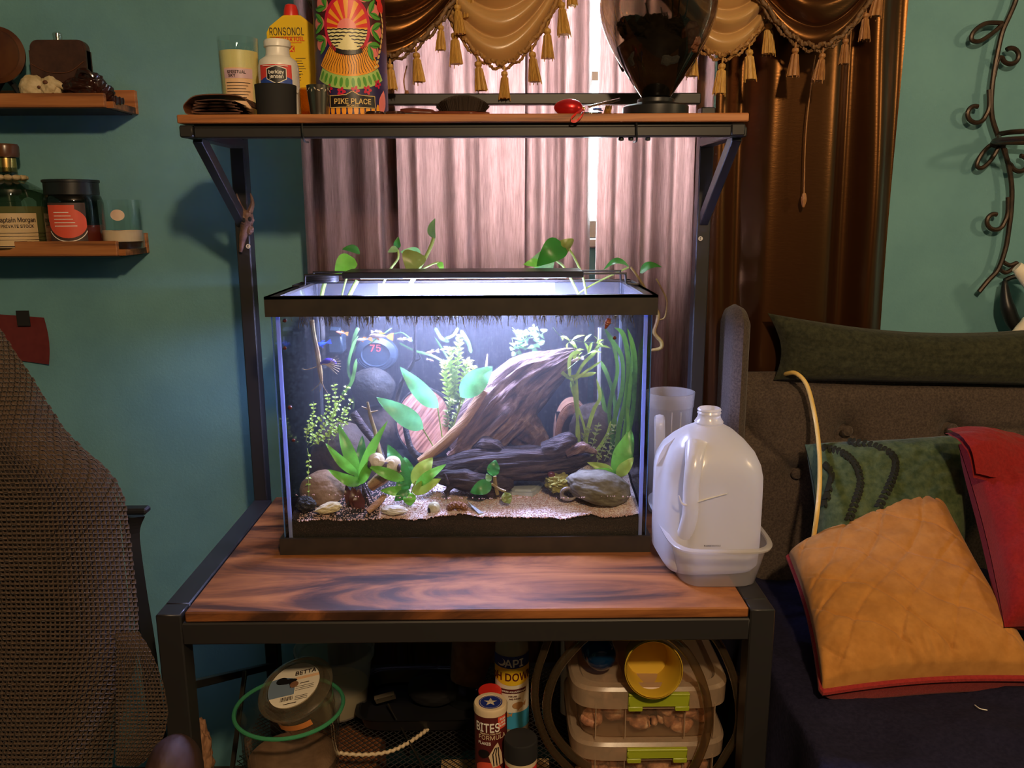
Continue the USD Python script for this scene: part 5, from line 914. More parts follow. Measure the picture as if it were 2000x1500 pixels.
# fish, snails, shrimp
lm('fish_orange', (.75, .26, .10), (.85, .55, .42), 60, .2); lm('fish_pale', (.62, .50, .42), (.80, .72, .66), 60, .2); lm('fish_blue', (.03, .08, .55), (.06, .18, .85), 60, .15); lm('fin_orange', (.9, .32, .05), None, 40, .5); lm('fin_pale', (.7, .6, .55), None, 40, .5); lm('fin_blue', (.06, .12, .7), None, 40, .4)
def fish(px, py, L, y, dirx, dz, bm, fm, label, group=None, name='guppy', deep=.11):
    k = S(y); p = T(px, py, y); d = A([dirx, -.25, dz]); d /= np.linalg.norm(d); LL = L * k; up = A([0, 0, 1.]); up -= d * (d @ up); up /= np.linalg.norm(up)
    t = thing(name, label, 'fish', p, group=group); h = p + d * LL * .5; q = lambda s, u=0: h - d * LL * s + up * LL * u
    part(t, 'body', tube([q(0), q(.06, .01), q(.22, .01), q(.42), q(.62), q(.72)], A([.015, .055, deep, deep * .8, deep * .42, deep * .32]) * LL, 12, 24, squash=.55), M[bm])
    fan = [q(.70)] + [q(.98, v) for v in np.linspace(-.17, .17, 7)]; side = np.cross(d, up); nfan = len(fan)
    part(t, 'tail_fin', grid(np.stack([np.stack([q(.70, v * .22) for v in np.linspace(-.17, .17, 7)]), np.stack([q(.86, v * .8) for v in np.linspace(-.17, .17, 7)]) + side * .004 * LL, np.stack([q(1.0, v) for v in np.linspace(-.17, .17, 7)])], 1)), M[fm], smooth=True)
    part(t, 'dorsal_fin', grid(np.stack([np.stack([q(.36 + .2 * i, deep * .8) for i in np.linspace(0, 1, 5)]), np.stack([q(.44 + .24 * i, deep * .8 + .10 * (1 - .5 * i)) for i in np.linspace(0, 1, 5)])], 1)), M[fm], smooth=True)
    part(t, 'pectoral_fin', grid(np.stack([np.stack([q(.26 + .05 * i, -deep * .6) - side * 0 for i in range(3)]), np.stack([q(.36 + .05 * i, -deep * 1.5) for i in range(3)])], 1)), M[fm], smooth=True)
    part(t, 'eye', blob(q(.08, .015) + A([0, -.035 * LL, 0]), (.018 * LL,) * 3, 0, 1, 0, 2), M['blackmat'])
fish(745, 657, 46, 1.47, -1, .08, 'fish_pale', 'fin_orange', 'pale guppy with a bright orange fan tail above the heater display')
fish(712, 663, 30, 1.50, -1, -.05, 'fish_pale', 'fin_orange', 'pinkish guppy left of the orange tailed guppy')
fish(790, 663, 28, 1.50, -1, .05, 'fish_pale', 'fin_pale', 'silvery guppy just left of the thin black branch')
fish(668, 650, 24, 1.53, -1, .2, 'fish_orange', 'fin_orange', 'orange guppy above the filter box')
fish(845, 687, 26, 1.53, -1, -.15, 'fish_orange', 'fin_pale', 'orange guppy right of the thin black branch')
fish(735, 648, 22, 1.56, 1, .02, 'fish_pale', 'fin_pale', 'faint pale guppy highest above the heater display')
fish(868, 683, 18, 1.54, -1, .05, 'fish_pale', 'fin_pale', 'small silvery fry beside the tall stem plant')
fish(840, 703, 15, 1.54, 1, -.3, 'fish_orange', 'fin_pale', 'tiny orange fry lowest beside the thin black branch')
fish(1128, 702, 26, 1.43, -1, -.25, 'fish_pale', 'fin_pale', 'pale guppy at the tip of the driftwood stump')
fish(632, 671, 30, 1.50, -1, -.25, 'fish_blue', 'fin_blue', 'deep blue long finned fish in front of the filter box', name='betta', deep=.16)
def snail(px, py, r, y, m, label, face=-1, name='snail', foot=True, rim='blackmat'):
    k = S(y) * r; p = T(px, py, y); t = thing(name, label, 'snail', p); P, R = [], []
    for a in np.linspace(0, 4.0 * math.pi, 60):
        g = math.exp(.20 * (a - 4.0 * math.pi)); P.append(p + A([face * (.42 * k * g * math.cos(a) + .30 * k * (1 - g)), -.55 * k * (1 - g) - .05 * k, .38 * k * g * math.sin(a) + .35 * k * (1 - g)])); R.append(.60 * k * g)
    part(t, 'shell', cat([tube(P, R, 16, 90), blob(p + A([face * .05 * k, .05 * k, 0]), (.88 * k, .66 * k, .86 * k), .02, 1, 0, 4)]), M[m])
    part(t, 'aperture', blob(p + A([-face * .62 * k, -.28 * k, -.30 * k]), (.22 * k, .30 * k, .42 * k), .05, 1, 0, 3), M[rim])
    if foot: part(t, 'foot', tube([p + A([face * .3 * k, .0, -.7 * k]), p + A([face * .9 * k, -.1 * k, -.55 * k]), p + A([face * 1.2 * k, -.1 * k, -.15 * k])], A([.3, .32, .12]) * k, 10, 14), M[rim])
    return t
M['shell'] = mat('cream_shell', (.72, .58, .34), .3, col2=(.84, .76, .60), scale=30, coat=.4); M['shell2'] = mat('olive_shell', (.50, .48, .30), .3, col2=(.7, .68, .5), scale=40); M['shell3'] = mat('red_shell', (.13, .03, .018), .3); M['foot'] = mat('purple_snail_foot', (.09, .06, .09), .5)
snail(734, 900, 19, 1.355, 'shell', 'cream mystery snail, left of the pair on the tan stick', 1, rim='foot')
snail(768, 906, 19, 1.36, 'shell', 'cream mystery snail, right of the pair on the tan stick', -1, rim='foot')
snail(847, 991, 14, 1.34, 'shell2', 'pale olive snail shell lying on the sand at the front', 1, foot=False)
snail(1076, 928, 9, 1.375, 'shell3', 'tiny red snail on the sand under the dark log', 1, foot=False)
for i, (x, y_, r, w) in enumerate(((556, 626, 4.5, 'in the top corner'), (556, 680, 4, 'second from the top'), (566, 796, 5, 'halfway down'), (573, 860, 4, 'lowest'))): snail(x, y_, r, 1.326, 'shell3', 'small reddish snail on the left of the front pane, ' + w, 1, foot=False)
snail(1200, 660, 4, 1.326, 'shell3', 'small dark red snail on the right of the front pane', 1, foot=False)
sh_ = thing('empty_shell', 'broken grey spiral shell ring lying beside the flat grey rock', 'shell', T(1110, 966, 1.35))
part(sh_, 'ring', tube([T(1112 + 15 * math.cos(a), 964 + 11 * math.sin(a), 1.352) for a in np.linspace(.3, 6.0, 16)], A([2, 4.5, 4, 2]) * S(1.35), 8, 40), mat('grey_shell', (.16, .13, .10), .4, col2=(.28, .23, .2), scale=60))
bk = thing('bark_ring', 'rough brown bark disc with holes lying on the sand', 'bark', T(893, 994, 1.337))
part(bk, 'disc', tube([T(893 + 14 * math.cos(a), 992 + 6 * math.sin(a), 1.337 + .006 * math.sin(a)) for a in np.linspace(0, 6.3, 18)], 6.5 * S(1.337), 10, 60, fn=lambda s, b: 1 + .25 * np.sin(s * 80 + b * 3)), M['clay'])
part(bk, 'bridge', tube([T(888, 988, 1.336), T(898, 997, 1.332)], 3 * S(1.337), 6, 6), M['clay'])
sr_ = thing('shrimp', 'brown red shrimp clinging to the front pane under the top frame', 'shrimp', T(1186, 630, 1.327))
part(sr_, 'body', tube([T(1190, 622, 1.326), T(1187, 630, 1.325), T(1182, 642, 1.325)], A([4, 6, 1.5]) * S(1.32), 10, 16, fn=lambda s, b: 1 + .12 * np.sin(s * 40)), mat('shrimp_brown', (.28, .07, .03), .35))
part(sr_, 'legs', cat([tube([T(1187, 628, 1.325), T(1198 - 22 * (i % 2), 622 + 5 * i, 1.325)], .0004, 4, 3) for i in range(4)]), M['stem_brown'], kind='stuff')
mo = blob(T(1094, 944, 1.375), (28 * S(1.37), .02, 18 * S(1.37)), .5, 3, 2, 5); solo('moss_clump', mo, mat('yellow_moss', (.20, .17, .02), .9, col2=(.34, .30, .06), scale=120, bump=.8, bscale=200), 'yellow green moss clump between the slate and the grey rock', 'moss', smooth=True, kind='stuff')
# ------------------------------------------------------------------ pothos growing out of the tank
po = thing('pothos_plant', 'pothos vine with glossy heart leaves growing out of the top of the aquarium', 'plant', T(900, 560, 1.585))
def heart(b, tip, w, y0, y1, m='leaf_wax', bend=.15, nrm=(0, -1, .5), cup=.2): part(po, 'leaf', leaf(T(b[0], b[1], y0), T(tip[0], tip[1], y1), w * S(y0), nrm, bend, cup, shape=.58, n=13), M[m], smooth=True)
heart((703, 493), (668, 487), 26, 1.60, 1.585, 'leaf_wax', .1, (.1, -.6, .8)); heart((692, 505), (654, 538), 40, 1.585, 1.57, 'leaf_bright', .15)
heart((777, 486), (757, 493), 14, 1.58, 1.575, 'leaf_pale'); heart((776, 484), (778, 462), 14, 1.585, 1.58, 'leaf_wax'); heart((822, 500), (782, 492), 26, 1.60, 1.59, 'leaf_mint', .1)
heart((815, 492), (797, 533), 46, 1.56, 1.545, 'leaf_olive', .15, (0, -1, .2)); heart((847, 466), (850, 426), 30, 1.58, 1.575, 'leaf_pale', .1, (-.8, -.6, .1)); heart((857, 512), (866, 530), 12, 1.57, 1.565, 'leaf_bright')
heart((1082, 516), (1036, 508), 62, 1.575, 1.565, 'leaf_pale', .12, (0, -1, .1)); heart((1100, 476), (1048, 520), 46, 1.56, 1.545, 'leaf_wax', .25, (.3, -.9, .5)); heart((1112, 488), (1092, 470), 34, 1.57, 1.56, 'leaf_olive', .3); heart((1055, 515), (1022, 517), 18, 1.555, 1.55, 'leaf_bright')
heart((1228, 520), (1178, 528), 22, 1.59, 1.585, 'leaf_wax', .3, (0, -.5, .9)); heart((1250, 533), (1293, 522), 24, 1.595, 1.59, 'leaf_wax', .25, (0, -.6, .9))
for pts, ys, r in (([(777, 488), (777, 505), (760, 530), (740, 575)], [1.58, 1.575, 1.575, 1.57], 2.2), ([(847, 464), (842, 480), (830, 505), (812, 535), (790, 575)], [1.58, 1.58, 1.575, 1.57, 1.565], 3.4), ([(857, 512), (840, 518), (820, 532), (790, 578)], [1.57] * 4, 2), ([(690, 520), (680, 535), (672, 560), (668, 578)], [1.585] * 4, 2),
                    ([(636, 548), (632, 560), (628, 578)], [1.58] * 3, 4), ([(698, 548), (690, 562), (682, 578)], [1.57] * 3, 4), ([(1107, 482), (1120, 500), (1138, 540), (1145, 578)], [1.565, 1.57, 1.57, 1.57], 2.4), ([(1085, 508), (1100, 520), (1115, 545), (1130, 575)], [1.575] * 4, 2.5), ([(1128, 575), (1150, 560), (1185, 542), (1228, 522)], [1.57, 1.575, 1.585, 1.59], 1.8),
                    ([(1232, 522), (1245, 540), (1260, 565), (1272, 590), (1285, 612), (1283, 630), (1278, 650), (1292, 668), (1290, 680), (1272, 684)], [1.59, 1.60, 1.62, 1.635, 1.64, 1.64, 1.64, 1.64, 1.64, 1.64], [2, 2.5, 3, 3, 4, 3.6, 4, 4, 3.6, 3]), ([(1282, 545), (1290, 560), (1302, 585), (1302, 600), (1298, 620), (1286, 625)], [1.60, 1.61, 1.63, 1.635, 1.64, 1.64], 1.6)):
    part(po, 'vine' if len(pts) > 5 else 'stem', tube([T(a, b, yy) for (a, b), yy in zip(pts, ys)], np.atleast_1d(r) * S(ys[0]), 8, 40), M['stem_green'] if pts[0][0] < 1200 else M['stem_brown'])
# ------------------------------------------------------------------ jug, tub, pitcher
def project(P):
    d = np.asarray(P) - CAM; w = d @ FWD; return np.stack([1000 + F * (d @ RIGHT) / w, 750 + F * (d @ DOWN) / w, w], -1)
def onmesh(m, px, py):
    q = project(m.vertices); e = (q[:, 0] - px) ** 2 + (q[:, 1] - py) ** 2 + ((q[:, 2] - q[:, 2].min()) * 150) ** 2 * .2
    return A(m.vertices[int(np.argmin(e))])
def superell(a, b, p, n=64):
    t = np.linspace(0, 2 * math.pi, n, endpoint=False); c, s = np.cos(t), np.sin(t)
    return np.stack([a * np.sign(c) * np.abs(c) ** (2 / p), b * np.sign(s) * np.abs(s) ** (2 / p)], -1)
def loft(secs, c, rot=0.0, cap=True, n=64):
    """secs: (a, b, exponent, z)."""
    R = []
    for a, b, p, z in secs:
        q = superell(a, b, p, n); q = q @ A([[math.cos(rot), math.sin(rot)], [-math.sin(rot), math.cos(rot)]]); R.append(np.c_[q + A(c)[:2], np.full(n, z)])
    m = grid(A(R), closed=True)
    if cap:
        k = len(m.vertices); ctr = R[0].mean(0); f = [[k, (j + 1) % n, j] for j in range(n)]; m = trimesh.Trimesh(np.vstack([m.vertices, ctr]), np.vstack([m.faces, f]), process=False)
    return m
ux0, ux1, uy0, uy1 = .246, .407, 1.150, 1.43
uc = ((ux0 + ux1) / 2, (uy0 + uy1) / 2); ua, ub = (ux1 - ux0) / 2, (uy1 - uy0) / 2; uz = .819
tub = thing('plastic_tub', 'cloudy rectangular plastic tub on the right end of the desk under the milk jug', 'tub', (uc[0], uc[1], DT))
part(tub, 'basin', loft([(ua - .024, ub - .026, 5, DT + .001), (ua - .019, ub - .022, 5, DT + .004), (ua - .007, ub - .008, 5, uz - .008), (ua - .006, ub - .007, 5, uz - .002)], uc), M['frost2'])
part(tub, 'rim', loft([(ua - .007, ub - .008, 5, uz - .004), (ua - .001, ub - .001, 5, uz - .005), (ua, ub, 5, uz - .002), (ua - .002, ub - .002, 5, uz), (ua - .007, ub - .008, 5, uz)], uc, cap=False), M['frost'])
M['jugm'] = usdkit.material(stage, '/World/Looks/milky_jug_plastic', {'d': ('diffuse_bsdf', {'color': (.86, .84, .82)}), 't': ('translucent_bsdf', {'color': (.86, .84, .83)}), 'x': ('mix_closure', {'fac': .42}), 'tp': ('transparent_bsdf', {'color': (.9, .9, .9)}), 'x2': ('mix_closure', {'fac': .12}),
     'g': ('glossy_bsdf', {'color': (1, 1, 1), 'roughness': .25}), 'x3': ('mix_closure', {'fac': .06})}, [('d.BSDF', 'x.closure1'), ('t.BSDF', 'x.closure2'), ('x.closure', 'x2.closure1'), ('tp.BSDF', 'x2.closure2'), ('x2.closure', 'x3.closure1'), ('g.BSDF', 'x3.closure2')], 'x3.closure')
jc = at(1381, 900, y=1.275); jc = A([jc[0], 1.275, DT + .006]); hw = .0765
jug = thing('milk_jug', 'empty milky white plastic gallon jug without a cap standing in the tub', 'jug', jc)
js = [(.060, 4, 0), (.070, 4, .002), (.0755, 4.5, .012), (hw, 4.5, .05), (hw, 4.5, .12), (.0765, 4.3, .150), (.0735, 4, .168), (.066, 3.5, .186), (.053, 3, .202), (.038, 2.4, .215), (.0255, 2, .222), (.0215, 2, .225), (.0225, 2, .228), (.0205, 2, .231), (.018, 2, .235), (.0172, 2, .240), (.0185, 2, .242), (.0172, 2, .245), (.0185, 2, .247), (.0175, 2, .249), (.016, 2, .250), (.0155, 2, .240)]
jm = loft([(a, a, p, jc[2] + z * 1.0) for a, p, z in js], jc, rot=.06, n=120)
jm = jm.subdivide() if False else jm
jv = jm.vertices; dxv, dzv = jv[:, 0] - jc[0], jv[:, 2] - jc[2]
fr_ = (jv[:, 1] < jc[1])
hc_ = np.exp(-((dxv + .058) / .020) ** 4) * np.exp(-((dzv - .135) / .055) ** 4) * fr_      # hand recess on the left
jv[:, 1] += .030 * hc_; jv[:, 0] += .012 * hc_
pan = np.clip((.055 - np.abs(dxv - .005) - .55 * np.abs(dzv - .115)) / .006, 0, 1) * fr_ * (dzv < .17); jv[:, 1] += .0022 * pan
part(jug, 'body', trimesh.Trimesh(jv, jm.faces, process=False), M['jugm'], smooth=50)
part(jug, 'handle', tube([jc + A([-.026, -.038, .200]), jc + A([-.036, -.0645, .176]), jc + A([-.040, -.0705, .14]), jc + A([-.040, -.0710, .10]), jc + A([-.044, -.060, .060]), jc + A([-.046, -.040, .045])], [.016, .011, .010, .010, .012, .016], 14, 36, squash=1.2), M['jugm'])
a_, b_, c__ = at(1326, 968, y=jc[1] - .0775), at(1337, 986, y=jc[1] - .0775), at(1420, 964, y=jc[1] - .0775)
part(jug, 'embossed_ridge', tube([a_, b_, b_ + (c__ - b_) * .5, c__], [.0010, .0018, .0016, .0006], 8, 24), M['jugm'])
part(jug, 'printed_code', text('PLEASE RECYCLE', .0022, on_plane(at(1391, 1067, y=jc[1] - .0772), (1, 0, 0), (0, 0, 1)), bold=False), M['ink'], smooth=False)
pc = A([.306, 1.505, DT]); ph = .232
pi = thing('pitcher', 'tall cloudy white plastic measuring pitcher standing behind the milk jug', 'pitcher', pc)
part(pi, 'body', lathe([(0, .001), (.032, .001), (.035, .004), (.0415, ph - .028), (.043, ph - .026), (.0445, ph), (.0425, ph), (.041, ph - .026)], pc, 48), M['frost2'])
part(pi, 'handle', tube([pc + A([-.025, -.034, ph - .04]), pc + A([-.028, -.052, ph - .05]), pc + A([-.027, -.056, ph - .10]), pc + A([-.024, -.044, ph - .15])], .006, 8, 24, squash=1.6), M['frost'])
for xx in (-.004, .012): part(pi, 'rib', tube([pc + A([xx, -.0405, ph - .03]), pc + A([xx * .9, -.0345, .02])], .0012, 6, 6), M['frost'])
# ------------------------------------------------------------------ sofa
def fab(n, a, b, sc=260, bump=.5, rough=.9, sheen=.12, **k): M[n] = mat(n, a, rough, col2=b, scale=sc, bump=bump, bscale=sc * 1.6, bdist=.0015, sheen=sheen, spec=.25, **k)
fab('sofa_fabric', (.050, .035, .027), (.10, .072, .055)); fab('navy_fabric', (.007, .006, .022), (.014, .012, .034), 160, sheen=0.0); fab('olive_fabric', (.020, .022, .011), (.045, .046, .023), 120); fab('green_fabric', (.035, .060, .022), (.085, .115, .045), 70)
fab('red_fabric', (.22, .008, .008), (.28, .013, .012), 200); fab('mustard_fabric', (.40, .165, .032), (.49, .215, .048), 40, .25); fab('maroon_fabric', (.26, .016, .016), (.32, .025, .022), 200)
ax0 = at(1430, 700, y=1.54)[0]; ax1 = at(1467, 700, y=1.54)[0]; atop = at(1448, 600, y=1.55)[2]; btop = at(1700, 738, y=1.575)[2]; SZT = .585
so = thing('sofa', 'grey brown button tufted sofa with a rounded upright wing beside the desk', 'sofa', (.95, 1.3, 0))
wpr = unary_union([sbox(1.535, .05, 1.655, atop - .035), ell(1.595, atop - .035, .060, .035, n=16)]); hp = []
for ins, xa in ((.020, 0), (.006, .006), (0, .018), (0, ax1 - ax0 - .018), (.006, ax1 - ax0 - .006), (.020, ax1 - ax0)):
    for y_, z_ in wpr.buffer(-ins).exterior.coords: hp.append((ax0 + xa, y_, z_))
part(so, 'wing', trimesh.convex.convex_hull(A(hp)), M['sofa_fabric'], smooth=50)
bx0, bx1 = ax1 - .004, 1.55
btn = [at(1661, 846, y=1.565), at(1562, 930, y=1.565), at(1868, 842, y=1.565), at(1770, 930, y=1.565), at(2060, 845, y=1.565), at(1465, 846, y=1.565)]
gu, gv = np.meshgrid(np.linspace(bx0, bx1, 180), np.linspace(SZT - .04, btop, 80)); yy = 1.572 + .0 * gu
tt_ = (gv - SZT) / (btop - SZT); yy = 1.555 + .03 * tt_ + .05 * np.clip((tt_ - .9) / .1, 0, 1) ** 2
for b in btn: yy += .020 * np.exp(-(((gu - b[0]) ** 2 + (gv - b[2]) ** 2) / .03 ** 2))
for i, (p, q) in enumerate(((5, 1), (1, 0), (0, 3), (3, 2), (2, 4))):
    p, q = btn[p], btn[q]; d = q - p; L2 = d[0] ** 2 + d[2] ** 2; s = np.clip(((gu - p[0]) * d[0] + (gv - p[2]) * d[2]) / L2, 0, 1); dd = (gu - p[0] - s * d[0]) ** 2 + (gv - p[2] - s * d[2]) ** 2; yy += .007 * np.exp(-dd / .008 ** 2)
bk_ = grid(np.stack([gu, yy, gv], -1)[:, ::-1])
tp_ = box((bx0, 1.60, .25), (bx1, 1.65, btop + .003), .02)
part(so, 'back', cat([bk_, tp_]), M['sofa_fabric'], smooth=50)
for b in btn[:5]:
    part(so, 'button', lathe([(0, -.004), (.010, -.003), (.0115, 0), (.009, .004), (0, .006)], (b[0], 1.572 + .008, b[2]), 20, axis=(0, -1, 0)), M['sofa_fabric'])
part(so, 'seat', box((bx0 - .01, .86, .12), (bx1, 1.58, SZT - .012), .03), M['sofa_fabric'])
# navy throw over the seat
nu, nv = 150, 110; U_, V_ = np.meshgrid(np.linspace(0, 1, nu), np.linspace(0, 1, nv)); xs = .415 + np.maximum(0, U_ - .22) / .78 * 1.10; yv = .80 + .77 * V_
drop = np.clip(.22 - U_, 0, 1) / .22; nz = meshkit.fbm(np.stack([xs * 9 + drop * 3, yv * 9, 0 * xs + 2], -1), 5, 4) - .5; r2 = 1 - np.abs(2 * meshkit.fbm(np.stack([xs * 5 + yv * 4, yv * 3 - xs, 0 * xs + 9], -1), 4, 9) - 1)
zv = SZT + .010 + .030 * nz + .025 * (r2 - .75) - .42 * drop ** 1.1; xs = xs - .02 * drop - .015 * np.sin(drop * 3) * (1 + .8 * np.sin(yv * 40)) + 0
zv -= np.clip((.90 - yv) / .10, 0, 1) ** 2 * .25
nav = solo('navy_throw', grid(np.stack([xs, yv, zv], -1)), M['navy_fabric'], 'crumpled dark navy throw covering the sofa seat', 'blanket', smooth=True)
def pillow(C, th_, n=60, wr=.006, seed=0, pw=.36, fq=6):
    """Stuffed cushion between four corners (top-left, top-right, bottom-left, bottom-right)."""
    tl, tr, bl, br = [A(c, float) for c in C]; u, v = np.meshgrid(np.linspace(-1, 1, n), np.linspace(-1, 1, n)); a, b = (u + 1) / 2, (v + 1) / 2
    pin = 1 - .07 * (1 - np.abs(u) ** 2)[..., None] * 0
    P = ((1 - b) * (1 - a))[..., None] * tl + ((1 - b) * a)[..., None] * tr + (b * (1 - a))[..., None] * bl + (b * a)[..., None] * br
    ctr = (tl + tr + bl + br) / 4; P = ctr + (P - ctr) * (1 - .06 * ((1 - u * u) * (np.abs(v) > -1) * v * v + (1 - v * v) * u * u))[..., None]
    nn = np.cross(tr - tl, bl - tl); nn /= np.linalg.norm(nn); nn = nn if nn @ (CAM - ctr) > 0 else -nn
    h = ((1 - u ** 4) * (1 - v ** 4)) ** pw * th_ / 2
    w = (meshkit.fbm(np.stack([u * fq + seed, v * fq, 0 * u], -1), 4, seed) - .5) * wr * 2; edge = np.clip((1 - np.maximum(np.abs(u), np.abs(v))) * 12, 0, 1)
    f = grid(P + nn * (h + w * edge)[..., None]); bk = grid((P - nn * (h + .002)[..., None])[:, ::-1]); return f, bk, P, nn
# mustard quilted pillow
C4 = [at(1540, 1088, z=.700), at(1832, 962, z=.800), at(1606, 1352, z=.622), at(2040, 1326, z=.622)]
f, bk2, P, nn = pillow(C4, .12, 110, .004, 3, .30)
u, v = np.meshgrid(np.linspace(-1, 1, 110), np.linspace(-1, 1, 110)); fv = f.vertices
q1 = np.abs(np.sin((u * 3.2 + v * 3.2 + .3 * np.sin(v * 5)) * 1.9)); q2 = np.abs(np.sin((u * 3.2 - v * 3.2 + .3 * np.sin(u * 6)) * 1.9)); fv += (nn * (-.0035 * (np.exp(-(q1 / .12) ** 2) + np.exp(-(q2 / .12) ** 2)) * np.clip((1 - np.maximum(abs(u), abs(v))) * 8, 0, 1)).ravel()[:, None])
pk_ = np.clip((v - .55) / .45, 0, 1) ** 1.5 * np.sin(u * 34 + 3 * np.sin(u * 5)) * np.clip((1 - abs(v)) * 10, 0, 1); fv += nn * (.005 * pk_).ravel()[:, None]
mp_ = thing('mustard_pillow', 'plump mustard orange quilted pillow with red piping lying on the navy throw', 'pillow', C4[2])
part(mp_, 'cover', trimesh.Trimesh(fv, f.faces, process=False), M['mustard_fabric'], smooth=True)
part(mp_, 'underside', bk2, M['maroon_fabric'], smooth=True, label='dark red underside')
ed = np.vstack([P[0], P[1:, -1], P[-1, ::-1][1:], P[::-1, 0][1:]]); part(mp_, 'piping', tube(ed, .0055, 8, 300), M['maroon_fabric'])
# green patterned pillow
gp = [at(1572, 868, y=1.53), at(1893, 850, y=1.53), at(1596, 1075, y=1.40), at(1885, 1070, y=1.40)]
f, bk2, P, nn = pillow(gp, .11, 60, .004, 7, .45)
gpl = thing('green_pillow', 'green cushion with dark embroidered leaf chains leaning on the sofa back', 'pillow', gp[2])
part(gpl, 'cover', f, M['green_fabric'], smooth=True); part(gpl, 'back_cover', bk2, M['green_fabric'], smooth=True)
M['dkgreen'] = mat('dark_green_thread', (.010, .012, .007), .9)
for chain in (((1604, 876), (1640, 884), (1668, 905), (1680, 940), (1672, 975), (1658, 1015)), ((1655, 864), (1705, 872), (1742, 890), (1748, 915), (1736, 950), (1716, 990)), ((1606, 905), (1624, 925), (1620, 955), (1610, 985))):
    pts = spline(A([(a, b, 0) for a, b in chain]), 26)[:, :2]; lv = []
    for i, (a, b) in enumerate(pts[:-1]):
        o = onmesh(f, a, b) + nn * .0015; d = at(pts[i + 1][0], pts[i + 1][1], y=o[1]) - at(a, b, y=o[1]); d /= np.linalg.norm(d) + 1e-9; s = np.cross(d, nn); base = at(a, b, y=o[1])
        for sg in (-1, 1): lv.append(leaf(base + nn * .001, base + nn * .0025 + (d * .7 + s * sg * .75) * .013, .007, nn, .15, .1, n=5))
    part(gpl, 'leaf_chain', cat(lv), M['dkgreen'], smooth=True, label='dark embroidered leaf chain')
# red cushion with a folded flap
rp = [at(1872, 868, y=1.44), at(2170, 850, y=1.44), at(1962, 1225, y=1.16), at(2230, 1260, y=1.16)]
f, bk2, P, nn = pillow(rp, .11, 60, .010, 11, .4, 4); rd = thing('red_blanket', 'red folded fabric bundle at the right behind the mustard pillow', 'blanket', rp[2])
part(rd, 'bundle', cat([f, bk2]), M['red_fabric'], smooth=True)
fa, fb = np.meshgrid(np.linspace(0, 1, 50), np.linspace(0, 1, 30)); fl_ = [at(1850, 838, y=1.40), at(2120, 850, y=1.40), at(1902, 932, y=1.33), at(2110, 925, y=1.33)]
FP = ((1 - fb) * (1 - fa))[..., None] * fl_[0] + ((1 - fb) * fa)[..., None] * fl_[1] + (fb * (1 - fa))[..., None] * fl_[2] + (fb * fa)[..., None] * fl_[3]
FP = FP + nn * (.012 * np.sin(fa * 7 + fb * 2) * (1 - fb * .3) + .02 * np.sin(fb * 3.1) + .008 * (meshkit.fbm(np.stack([fa * 6, fb * 6, 0 * fa], -1), 3, 5) - .5))[..., None]
part(rd, 'folded_flap', cat([grid(FP), grid((FP - nn * .012)[:, ::-1])]), M['red_fabric'], smooth=True)
# olive bolster on the sofa back
op = [at(1500, 612, y=1.60), at(2160, 632, y=1.60), at(1512, 742, y=1.60), at(2160, 758, y=1.60)]
f, bk2, P, nn = pillow(op, .095, 90, .0035, 5, .5, 3); vv = f.vertices; xx = (vv[:, 0] - vv[:, 0].min()) / np.ptp(vv[:, 0]); 
sag = lambda w: w + A([0, 0, 1.]) * (-.025 * np.clip((w[:, 2:] - btop) / .1, 0, 1) * np.sin(np.clip(((w[:, :1] - w[:, 0].min()) / np.ptp(w[:, 0])), 0, 1) * 3.3) ** 1.0)
solo('olive_cushion', cat([trimesh.Trimesh(sag(f.vertices), f.faces, process=False), trimesh.Trimesh(sag(bk2.vertices), bk2.faces, process=False)]), M['olive_fabric'], 'long dark olive cushion lying along the top of the sofa back', 'pillow', smooth=True)
solo('yellow_cable', tube([at(1520, 738, y=1.63), at(1536, 730, y=1.585), at(1556, 730, y=1.56), at(1577, 755, y=1.545), at(1592, 815, y=1.53), at(1600, 880, y=1.475), at(1601, 940, y=1.42), at(1596, 1000, y=1.385), at(1589, 1050, y=1.39)], .0042, 10, 80), mat('yellow_cable', (.78, .52, .14), .4), 'thin yellow cable hanging over the sofa back down to the mustard pillow', 'cable')
solo('white_thread', tube([at(1904, 1377, z=.603), at(1914, 1384, z=.605), at(1928, 1387, z=.603)], .0008, 6, 10), M['white'], 'tiny white thread lying on the navy throw', 'thread')
# ------------------------------------------------------------------ wrought iron scroll on the right wall
M['iron'] = mat('wrought_iron', (.030, .018, .012), .4, metal=.4, col2=(.06, .035, .022), scale=60)
yi = 1.775; I = lambda *p: [at(a, b, y=yi) for a, b in p]
ir = thing('iron_scroll', 'wrought iron candle scroll with curled leaves hanging on the right wall', 'wall decoration', at(1950, 300, y=yi)); ri = 4.6 * S(yi)
part(ir, 'stem', tube(I((1992, -40), (1984, 0), (1972, 30), (1958, 62), (1948, 105), (1940, 150), (1936, 195), (1938, 230), (1948, 262), (1960, 290), (1970, 325), (1976, 365), (1975, 410), (1970, 450), (1964, 485), (1950, 525), (1930, 548), (1912, 570)), ri, 8, 120), M['iron'])
def curl(x, y_, r, a0, a1, tail, tr=1.0):
    pts = [(x + r * (1 - .25 * i / 13) * math.cos(a), y_ + r * (1 - .25 * i / 13) * math.sin(a)) for i, a in enumerate(np.linspace(a0, a1, 14))]
    part(ir, 'curl', tube(I(*(tail + pts)), ri * .95, 8, 50), M['iron'])
curl(1974, 108, 18, 2.9, -2.2, [(1941, 150), (1944, 110), (1952, 100)][:1] + [(1948, 118)])
curl(1906, 222, 19, .35, 5.0, [(1932, 175), (1932, 210)])
curl(1943, 432, 18, .35, 5.0, [(1969, 385), (1968, 418)])
curl(1992, 318, 18, 2.9, -1.5, [(1962, 290), (1968, 315)])
